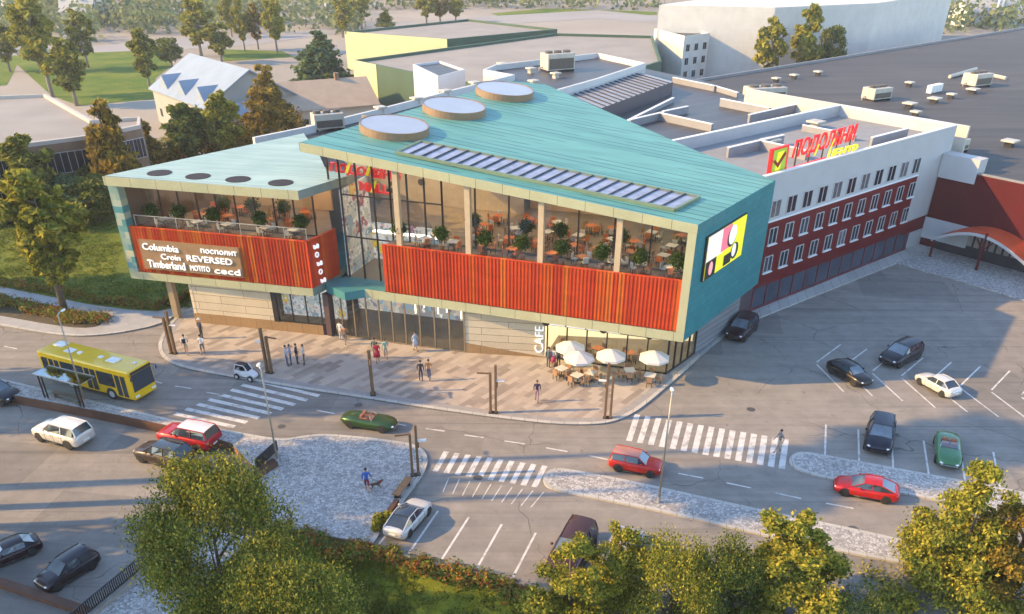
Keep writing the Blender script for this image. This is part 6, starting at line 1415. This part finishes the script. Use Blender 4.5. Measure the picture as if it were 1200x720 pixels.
# dog
g = G(440.5, 572.5, .1); dog = thing('dog', 'small brown dog walking on a lead beside the person in blue', 'dog', g, R(20))
J = dict(pelvis=(-.25, 0, .36), belly=(-.02, 0, .36), chest=(.20, 0, .37), neck=(.34, 0, .48), head=(.42, 0, .56), muzzle=(.55, 0, .52), tail=(-.36, 0, .42), tip=(-.50, 0, .54))
E_ = [('pelvis', 'belly'), ('belly', 'chest'), ('chest', 'neck'), ('neck', 'head'), ('head', 'muzzle'), ('pelvis', 'tail'), ('tail', 'tip')]
for s, y in (('l', .08), ('r', -.08)):
    k = .05 if s == 'l' else -.05
    J.update({'h' + s: (-.22, y, .28), 'k' + s: (-.17 + k, y, .20), 'o' + s: (-.28 + k, y, .11), 'p' + s: (-.26 + k, y, .02), 'f' + s: (.20, y, .27), 'c' + s: (.20 - k, y, .13), 'q' + s: (.22 - k * 1.6, y, .02)})
    E_ += [('pelvis', 'h' + s), ('h' + s, 'k' + s), ('k' + s, 'o' + s), ('o' + s, 'p' + s), ('chest', 'f' + s), ('f' + s, 'c' + s), ('c' + s, 'q' + s)]
nm = list(J); me = bpy.data.meshes.new('d'); me.from_pydata([J[n] for n in nm], [(nm.index(a), nm.index(b)) for a, b in E_], []); o = bpy.data.objects.new('d', me); C.objects.link(o); o.modifiers.new('s', 'SKIN')
RD_ = dict(pelvis=.095, belly=.095, chest=.115, neck=.075, head=.07, muzzle=.035, tail=.03, tip=.02)
for n, sv in zip(nm, me.skin_vertices[0].data): q_ = RD_.get(n) or {'h': .055, 'k': .04, 'o': .026, 'p': .024, 'f': .045, 'c': .026, 'q': .024}[n[0]]; sv.radius = (q_, q_); sv.use_root = n == 'pelvis'
o.modifiers.new('u', 'SUBSURF').levels = 1; dg = bpy.context.evaluated_depsgraph_get(); m_ = bpy.data.meshes.new_from_object(o.evaluated_get(dg)); bpy.data.objects.remove(o)
mb = MB(); mb.v = [tuple(v.co) for v in m_.vertices]; mb.f = [tuple(p.vertices) for p in m_.polygons]; mb.m = [0] * len(mb.f)
for s in (-1, 1): mb.add([(.38, s * .05, .61), (.44, s * .06, .61), (.41, s * .075, .70)], [(0, 1, 2)])
mb.build('body', pm((.10, .055, .03), .9, 0, .35, 6, name='brown_fur'), dog, True, False)
m = MB(); m.tube([(.34, -.08, .48), (.34, .08, .48)], .085, 8); m.build('collar', cloth((.3, .02, .02)), dog, False, False)
ld = MB(); p0 = G(431, 577, .1) + Vector((.25, .25, 1.02)); p1 = g + Vector((.32, .12, .5)); ld.tube([p0, p0.lerp(p1, .5) - Vector((0, 0, .12)), p1], .012, 4); tag(ld.build('dog_lead', BLACK), 'thin dark lead between the hand and the brown dog', 'lead')

# ================================================================== STREET FURNITURE
BRW2 = pm((.17, .10, .05), .55, .1, .2, 3, name='corten_board')
def plaza_lamp(label, base, h, yaw, arm=1, kind=0):
    g = G(*base, .1); t = thing('plaza_lamp', label, 'lamp post', g, R(yaw), 'bronze twin post lamps')
    for k, (x, hh) in enumerate(((-.2, h * .84), (.2, h))):
        m = MB(); m.box(x - .085, x + .085, -.13, .13, 0, hh, 0); m.build('post', BRW2, t, False, False, .015)
    m = MB(); m.box(-.34, .34, -.2, .2, 0, .06, 0); m.build('base_plate', DARKM, t, False, False)
    m = MB(); m.box(-.28 - .9 * (kind == 0), -.2, -.05, .05, h * .84 - .1, h * .84, 0); m.build('arm', BRW2, t, False, False)
    m = MB(); m.box(.2, .85, -.12, .12, h * .68, h * .68 + .07, 0); m.build('lamp_head', pm((.7, .7, .68), .3, 0, .05, 2, name='lamp_white'), t, False, False)
    m = MB(); m.box(.28, .36, -.05, .05, h * .55, h * .68, 0); m.build('bracket', BRW2, t, False, False); return t
plaza_lamp('bronze twin post lamp at the rounded left end of the plaza', (203.5, 414.5), 3.9, -15)
plaza_lamp('bronze twin post lamp between the microcar and the group of four people', (316, 437), 3.9, 160)
plaza_lamp('bronze twin post lamp at the plaza edge above the dark green convertible', (437, 462), 3.7, 100)
plaza_lamp('bronze twin post lamp at the middle of the plaza kerb', (578, 484), 4.0, -5)
plaza_lamp('bronze twin post lamp in front of the cafe parasols', (712, 490), 4.5, 170)
plaza_lamp('bronze twin post lamp on the cobbled lower pavement above the bench', (487, 557), 3.9, 10)
for lb, b, h, hd in [('tall thin grey street lamp beside the bus shelter', (101, 475), 7.4, (.15, .5)), ('tall thin grey street lamp by the railing at the end of the retaining wall', (326, 545), 7.2, (-.3, .5)), ('tall thin street lamp standing on the median island', (771.7, 589.5), 7.8, (.1, .5))]:
    g = G(*b, .1); t = thing('street_lamp', lb, 'street lamp', g, 0, 'tall street lamps')
    m = MB(); m.cyl((0, 0), .075, 0, h, 10, 0, .045); m.build('pole', pm((.36, .30, .22), .45, .4, .1, 2, name='lamp_steel'), t, True, False)
    m = MB(); m.cyl((0, 0), .13, 0, .5, 10); m.build('base', STEEL, t, False, False)
    m = MB(); m.tube([(0, 0, h), (hd[0] * .5, hd[1] * .5, h + .1), (hd[0], hd[1], h + .1)], .04, 6); m.build('arm', STEEL, t, True, False)
    m = MB(); m.ball((hd[0], hd[1] + .1, h + .1), (.13, .30, .06), 0, 10, 5); m.build('lamp_head', WHITE, t, True, False)
# bus shelter
c4 = [G(52, 466, .1), G(98, 478, .1)]; u = (c4[1] - c4[0]).normalized(); L_ = (c4[1] - c4[0]).length
sh = thing('bus_shelter', 'glass roofed bus shelter on slim posts beside the yellow bus', 'bus shelter', c4[0], math.atan2(u.y, u.x))
FROST = m_glass((.62, .74, .70), .35, 'shelter_glass')
m = MB(); m.box(-.3, L_ + .3, -.1, 1.45, 2.02, 2.06, 0); m.build('roof_glass', m_glass((.72, .84, .78), .35, 'roof_glass'), sh, False, False)
m = MB()
for y in (-.12, 1.42): m.box(-.32, L_ + .32, y, y + .05, 1.99, 2.08, 0)
for x in (-.32, L_ / 2, L_ + .27): m.box(x, x + .05, -.1, 1.45, 1.985, 2.015, 0)
m.build('roof_frame', STEEL, sh, False, False)
for x in (0, .35, L_ - .35, L_):
    m = MB(); m.box(x - .04, x + .04, 0, .1, 0, 1.99, 0); m.build('post', DARKM, sh, False, False)
m = MB(); m.add([(.36, .05, .3), (L_ - .36, .05, .3), (L_ - .36, .05, 1.85), (.36, .05, 1.85)], [(0, 1, 2, 3)]); m.build('back_glass', FROST, sh, False, False)
m = MB(); m.box(.6, L_ - .6, .25, .65, .42, .48, 0)
for x in (.8, L_ - .8): m.box(x - .03, x + .03, .3, .6, 0, .42, 0)
m.build('bench', WOOD, sh, False, False)
# walls and railings of the lower car park
def wall_thing(name, label, pts, w, z0, z1, mat, cat='wall', cap=None):
    p = [Vector(q) for q in pts]; t = thing(name, label, cat, (*p[0], z0)); m = MB(); strip(m, p, w, z0, z1, 0, 1); m.build('wall', mat, t)
    if cap: m = MB(); strip(m, p, w + .06, z1 + .002, z1 + .06, 0, 1); m.build('coping', cap, t)
    return t
RUST = pm((.10, .045, .028), .75, .1, .25, 1.2, .1, name='rust_brown_concrete')
wall_thing('retaining_wall', 'long rust brown retaining wall between the lower car park and the bus stop pavement', [q - Vector((0, .12)) for q in px(wall_px)], .10, LOTZ, .12, RUST)
wall_thing('retaining_wall', 'orange brown wall across the bottom left corner of the lower car park', px([(-60, 672), (0, 690), (95, 722), (150, 742)], LOTZ), .5, LOTZ - 1.5, LOTZ + .35, RUST)
STONE = pm((.26, .235, .21), .85, 0, .25, 2, .3, name='rough_stone')
rp = px([(301, 551), (262, 590), (175, 664), (105, 721), (60, 760)])
wall_thing('stone_wall', 'rough grey stone wall under the slatted railing beside the cobbled ramp', rp, .45, LOTZ, .35, STONE)
t = thing('railing', 'dark slatted railing along the edge of the lower car park at the bottom', 'railing', (*rp[2], .35)); m = MB()
a, b = rp[2], rp[4]; n = int((b - a).length / .14); sd = Vector((-(b - a).y, (b - a).x)).normalized() * .1
for k in range(n + 1):
    p = a.lerp(b, k / n) + sd; m.box(p.x - .02, p.x + .02, p.y - .035, p.y + .035, .35, 1.1)
m.build('slats', DARKM, t); m = MB(); strip(m, [a + sd * .6, b + sd * .6], .08, 1.1, 1.15); strip(m, [a + sd * .6, b + sd * .6], .08, .40, .45); m.build('rail', DARKM, t)
a, b = G2(301, 556, .1), G2(326, 533, .1); t = thing('screen_panel', 'dark upright panel on a low stone base at the top of the ramp', 'screen', (*a, .1))
m = MB(); strip(m, [a, b], .3, .1, .45); m.build('base', STONE, t); m = MB(); strip(m, [a + Vector((.05, .05)), b + Vector((.05, .05))], .06, .46, 1.25); m.build('panel', DARKM, t)
a, b = G2(303, 562, .1), G2(328, 545, .1); t = thing('planter_box', 'rust brown low planter box at the foot of the street lamp', 'planter', (*a, .1)); m = MB(); strip(m, [a, b], .6, .1, .45, 0, 1); m.build('box', RUST, t)
a, b = G2(468, 587, .1), G2(484, 566, .1); t = thing('bench', 'long wooden bench on the kerb edge of the cobbled pavement', 'bench', (*a, .1)); m = MB(); strip(m, [a, b], .5, .45, .52, 0, 1); m.build('seat', WOOD, t)
for k in (.15, .85): p = a.lerp(b, k); m = MB(); m.box(p.x - .45, p.x - .05, p.y - .05, p.y + .1, .1, .45); m.build('leg', DARKM, t)
a, b = G2(446, 622, .1), G2(468, 590, .1); t = thing('planter_box', 'narrow dark planter beside the white parked saloon', 'planter', (*a, .1)); m = MB(); strip(m, [a, b], .3, .1, .4, 0, 1); m.build('box', RUST, t)

# ================================================================== CAFE AND TERRACES
ORANGE = pm((.50, .13, .03), .5, 0, .15, 3, name='orange_seat'); TBL = pm((.58, .55, .50), .5, 0, .06, 3, name='pale_table'); CHW = pm((.30, .17, .09), .6, 0, .2, 4, name='brown_chair'); PALECH = pm((.55, .50, .44), .6, 0, .1, 3, name='pale_chair')
def make_table(mat):
    t = thing('cafe_table', 'x', 'table'); m = MB(); m.box(-.42, .42, -.42, .42, .71, .75, 0); m.build('table_top', mat, t, False, False); m = MB(); m.cyl((0, 0), .04, .03, .71, 8); m.build('leg', DARKM, t, False, False); m = MB(); m.cyl((0, 0), .25, 0, .03, 12); m.build('base', DARKM, t, False, False); return t
def make_chair(mat):
    t = thing('cafe_chair', 'x', 'chair'); m = MB(); m.box(-.22, .22, -.22, .22, .42, .48, 0); m.build('seat', mat, t, False, False); m = MB(); m.box(-.24, -.18, -.22, .22, .48, .90, 0); m.build('backrest', mat, t, False, False)
    for x in (-.19, .19):
        for y in (-.19, .19): m = MB(); m.box(x - .02, x + .02, y - .02, y + .02, 0, .42, 0); m.build('leg', DARKM, t, False, False)
    return t
_used = set()
def place(proto, loc, rz, label, group):
    if proto.name not in _used: _used.add(proto.name); proto.location = loc; proto.rotation_euler = (0, 0, rz); proto['label'] = label; proto['group'] = group; return proto
    return copy_tree(proto, loc, rz, label, group)
T1, T2, C1, C2, C3 = make_table(ORANGE), make_table(TBL), make_chair(CHW), make_chair(PALECH), make_chair(ORANGE)
rq = random.Random(12)
def setting(p, tproto, cprotos, where, n=4, r=.68):
    a0 = rq.uniform(0, 1.5); place(tproto, p, a0, tproto.get('lab') + where, tproto.get('grp') + where)
    for k in range(n):
        a = a0 + 2 * math.pi * k / n + rq.uniform(-.15, .15); c = rq.choice(cprotos); q = Vector(p) + Vector((math.cos(a) * r, math.sin(a) * r, 0))
        place(c, q, a + math.pi, c.get('lab') + where, c.get('grp') + where)
for o, l in ((T1, 'orange topped cafe table'), (T2, 'pale topped cafe table'), (C1, 'brown cafe chair'), (C2, 'pale cafe chair'), (C3, 'orange cafe chair')): o['lab'] = l; o['grp'] = l + 's'
for p in [(658, 441), (692, 446), (737, 443), (761, 449), (676, 449)]: setting(G(*p, .1), T2, [C1], ' on the plaza under the cafe parasols')
for s in (3.2, 5.9, 8.6, 11.2, 14.2, 16.8, 19.2, 21.6, 23.6): setting(FR.p(s + rq.uniform(-.3, .3), 1.45, 8.58), rq.choice([T1, T2]), [C2, C3], ' on the right terrace behind the planters', 3, .6)
for s in (7, 9.6, 12.2, 15, 17.6, 20.2, 22.8):
    for d in (3.9, 6.4, 9.2): setting(FR.p(s + rq.uniform(-.5, .5), d, 8.58), rq.choice([T1, T2, T1]), [C1, C3, C2], ' inside the glazed upper restaurant', 4)
for s in (3.2, 6.4, 9.6, 12.8, 15.6): setting(FL.p(s + rq.uniform(-.3, .3), 1.4, 8.5), T2, [C2], ' on the left wing terrace by the glass rail', 2, .6)
for s in (5.5, 8.5, 11.5, 14.5):
    for d in (3.6, 6.2): setting(FL.p(s + rq.uniform(-.5, .5), d, 8.5), T1, [C1, C3], ' inside the glazed left wing restaurant', 4)
for s in (1.4, 4.2, 7): setting(FC.p(s, 1.6, .115), T1, [C1], ' inside the ground floor cafe', 4)
for o in (T1, T2, C1, C2, C3):
    pass
# parasols
CANV = pm((.55, .53, .50), .8, 0, .05, 2, name='canvas')
def parasol(label, foot, r=1.25, h=2.2):
    g = G(*foot, .1); t = thing('parasol', label, 'parasol', g, rq.uniform(0, 1)); n = 8
    m = MB(); P = [(0, 0, h + .45)] + [(r * math.cos(2 * math.pi * i / n), r * math.sin(2 * math.pi * i / n), h - .12) for i in range(n)] + [(r * math.cos(2 * math.pi * i / n), r * math.sin(2 * math.pi * i / n), h - .30) for i in range(n)]
    m.add(P, [(0, 1 + i, 1 + (i + 1) % n) for i in range(n)] + [(1 + i, 1 + n + i, 1 + n + (i + 1) % n, 1 + (i + 1) % n) for i in range(n)]); m.build('canopy', CANV, t, False, False)
    m = MB(); m.cyl((0, 0), .03, 0, h + .5, 8); m.build('pole', WOOD, t, False, False); m = MB(); m.cyl((0, 0), .3, 0, .08, 12); m.build('base', STEEL, t, False, False)
    for k in range(n): a = 2 * math.pi * k / n; m = MB(); m.tube([(0, 0, h + .1), (r * .95 * math.cos(a), r * .95 * math.sin(a), h - .12)], .012, 4); m.build('rib', WOOD, t, False, False)
for lb, p in [('cream parasol half hidden behind the people at the cafe corner', (667, 434)), ('large cream parasol left of the twin post lamp by the cafe', (677, 446.5)), ('cream parasol directly behind the twin post lamp', (714, 444)), ('cream parasol at the glazed corner of the cafe', (764, 446))]: parasol(lb, p)
# topiary balls in pots
POT = pm((.22, .12, .07), .7, 0, .15, 4, name='brown_pot')
tb = leaf_mesh('foliage', [((0, 0, 1.45), (.50, .50, .48))], 1300, .09, 61, .6, m_leaf('leaves_topiary', [(.02, .045, .012), (.045, .075, .018), (.09, .12, .03)]))
tp = thing('potted_topiary', 'x', 'potted tree'); q_ = bpy.data.objects.new('foliage', tb); C.objects.link(q_); q_.parent = tp
m = MB(); m.cyl((0, 0), .03, .4, 1.2, 6); m.build('stem', BARK, tp, False, False); m = MB(); m.cyl((0, 0), .19, 0, .48, 10, 0, .26); m.build('pot', POT, tp, False, False)
for k, p in enumerate([(469, 270), (517, 273), (568, 280), (612, 284), (659, 289), (706, 295), (751, 300), (795, 303)]):
    s, z = FR.at(*p, 1.0); place(tp, FR.p(s, .95, 8.58), k, 'potted ball topiary at the edge of the right terrace', 'topiary along the right terrace')
for k, p in enumerate([(207, 245), (248, 252), (303, 258), (350, 258)]):
    s, z = FL.at(*p, 1.3); place(tp, FL.p(s, 1.5, 8.5), k, 'potted ball topiary on the left wing terrace', 'topiary along the left terrace')
for s, d in ((2.3, 1.2), (7.2, 4.9), (10, 4.9), (13, 5.0)): place(tp, FL.p(s, d, 8.5), s, 'shaded potted topiary deeper in the left wing restaurant', 'topiary in the left restaurant')
for s in (6.2, 10.9, 13.8, 18.9): place(tp, FR.p(s, 5.1, 8.58), s, 'dark potted topiary inside the upper restaurant', 'topiary in the upper restaurant')
for o in (T1, T2, C1, C2, C3, tp):
    for k in ('lab', 'grp'):
        if k in o: pass
for o in list(C.objects):
    for k in ('lab', 'grp'):
        if k in o: del o[k]

# ================================================================== ROOF PLANT
UNITW = pm((.44, .405, .34), .55, .1, .16, 1.5, name='unit_casing'); FAN = pm((.10, .085, .07), .6, .3, .2, 4, name='fan_grille')
def hvac(label, px_, z, L=3.6, Wd=2.0, H=1.5, yaw=39):
    g = G(*px_, z); t = thing('air_handling_unit', label, 'air conditioner', g, R(yaw)); m = MB(); m.box(-L / 2, L / 2, -Wd / 2, Wd / 2, .25, H, 0); m.build('casing', UNITW, t, False, False, .04)
    m = MB()
    for x in (-L / 2 + .2, L / 2 - .2): m.box(x - .1, x + .1, -Wd / 2, Wd / 2, 0, .25, 0)
    m.build('skid', DARKM, t, False, False)
    for k in range(3): x = -L / 2 + L * (k + .5) / 3; m = MB(); m.cyl((x, 0), min(L / 3, Wd) * .38, H, H + .28, 16); m.build('fan', FAN, t, False, False)
    m = MB(); m.box(L / 2 - .01, L / 2 + .02, -Wd / 2 + .1, Wd / 2 - .1, .4, H - .15, 0); m.box(-L / 2 + .2, L / 2 - .2, -Wd / 2 - .02, -Wd / 2 + .01, .4, H - .6, 0); m.build('louvre', FAN, t, False, False)
    for k in range(3): x = -L / 2 + L * (k + 1) / 4; m = MB(); m.box(x - .01, x + .01, Wd / 2 - .01, Wd / 2 + .015, .3, H - .1, 0); m.build('seam', DARKM, t, False, False)
    m = MB(); m.tube([(-L / 2, .4, .5), (-L / 2 - .6, .4, .5), (-L / 2 - .6, .4, 0)], .09, 6); m.build('duct', UNITW, t, True, False)
hvac('large cream rooftop unit behind the mall by the white parapet', (653, 83), 12.0, 4.4, 2.6, 2.4, 25); hvac('wide rooftop unit with fans behind the office roof sign', (894, 122), 8.7, 5.4, 2.8, 2.3, 15)
hvac('white rooftop unit alone in the middle of the dark hall roof', (1026, 117), 8.6, 3.6, 2.4, 1.7, 28); hvac('cream rooftop unit with ducts on the right of the dark hall roof', (1143, 101), 8.6, 3.8, 2.6, 1.9, 28); hvac('grey rooftop unit just behind the right corner of the office', (1122, 178), 8.6, 2.0, 1.4, 1.4, 39); hvac('grey condenser with open top on the rear block by the left roof', (385, 152), 12.0, 3.2, 1.9, 1.7, 24)
t = thing('duct_run', 'long cream duct lying behind the unit on the dark roof', 'duct', G(1135, 93, 8.6)); m = MB(); a, b = G(1113, 90, 8.9), G(1144, 81, 8.9); m.tube([a, b], .3, 6); m.build('duct', UNITW, t); a, b = G(1161, 88, 8.9), G(1179, 92, 8.9); m = MB(); m.tube([a, b], .28, 6); m.build('side_duct', UNITW, t)
t = thing('condenser_bank', 'bank of four white condensers on the dark hall roof', 'condenser', G(1094, 109, 8.6), R(40))
for k in range(4): m = MB(); m.box(-1.7 + .9 * k, -.95 + .9 * k, -.4, .4, .1, 1.2, 0); m.build('condenser', WHITE, t, False, False, .05)
def vent(label, p, z, r=.55, h=.55):
    g = G(*p, z); t = thing('roof_vent', label, 'roof vent', g, R(39), 'small roof vents'); m = MB(); m.box(-r * .55, r * .55, -r * .55, r * .55, 0, h, 0); m.build('stack', DARKM if z < 9 else UNITW, t, False, False); m = MB(); m.box(-r, r, -r, r, h, h + .22, 0); m.build('cowl', UNITW, t, False, False, .05)
for k, (p, z, lb) in enumerate([((909, 97), 8.6, 'first small vent from the left near the back edge of the dark roof'), ((930, 93), 8.6, 'second small vent from the left near the back edge of the dark roof'), ((958, 89), 8.6, 'third small vent from the left near the back edge of the dark roof'), ((1065, 102), 8.6, 'square white vent beside the bank of condensers'), ((1065, 127), 8.6, 'flat topped vent behind the right end of the office parapet'), ((1094, 121), 8.6, 'pinkish flat topped vent in the middle of the dark roof'), ((1114, 116), 8.6, 'taller cream vent right of the condenser bank'), ((1139, 110), 8.6, 'flat topped vent below the ducted rooftop unit'), ((1182, 172), 8.6, 'lone flat topped vent at the right edge of the dark roof'),
        ((625, 101), 12., 'low cream vent beside the apex of the teal roof'), ((622, 86), 12., 'left boxy vent in front of the large rear rooftop unit'), ((651, 92), 12., 'right boxy vent in front of the large rear rooftop unit'), ((588, 80), 12., 'small vent in the far corner of the rear roof'), ((446, 133), 12.2, 'first cream vent along the rear parapet from the left'), ((488, 122), 12.2, 'second cream vent along the rear parapet from the left'), ((522, 113), 12.2, 'third cream vent along the rear parapet from the left'), ((556, 103), 12.2, 'fourth cream vent along the rear parapet from the left'),
        ((955, 150), 11.53, 'flat white vent on the office roof behind the sign'), ((902, 172), 11.53, 'flat white vent on the office roof left of the sign'), ((1019, 141), 8.6, 'left white vent between office parapet and screen wall'), ((1072, 137), 8.6, 'right white vent between office parapet and screen wall')]):
    vent(lb, p, z, .8 if 'flat' in lb else .6)
for lb, x in (('left thin white mast in the haze at the top right corner', 1163), ('right thin white mast in the haze at the top right corner', 1168)):
    g = G(x, 31); m = MB(); m.cyl((0, 0), .35, 0, 16, 8); o = m.build('mast', WHITE); o.location = g; tag(o, lb, 'mast')
g = G(383, 22); m = MB(); m.cyl((0, 0), .3, 0, 18, 8); o = m.build('mast', WHITE); o.location = g; tag(o, 'single thin white mast in the haze above the far road', 'mast')

# ================================================================== HAZE
hz = MB(); hz.box(-700, 700, -90, 900, -8, 40, 0); o = hz.build('haze', bpy.data.materials.new('haze_air')); tag(o, kind='stuff')
hm = o.data.materials[0]; hm.use_nodes = True; ht = hm.node_tree; ht.nodes.clear(); ho = ht.nodes.new('ShaderNodeOutputMaterial'); pv = ht.nodes.new('ShaderNodeVolumePrincipled')
pv.inputs['Color'].default_value = (.93, .95, .97, 1); pv.inputs['Density'].default_value = .00025; pv.inputs['Anisotropy'].default_value = .2; ht.links.new(pv.outputs[0], ho.inputs['Volume'])
for k in list(_pm): pass
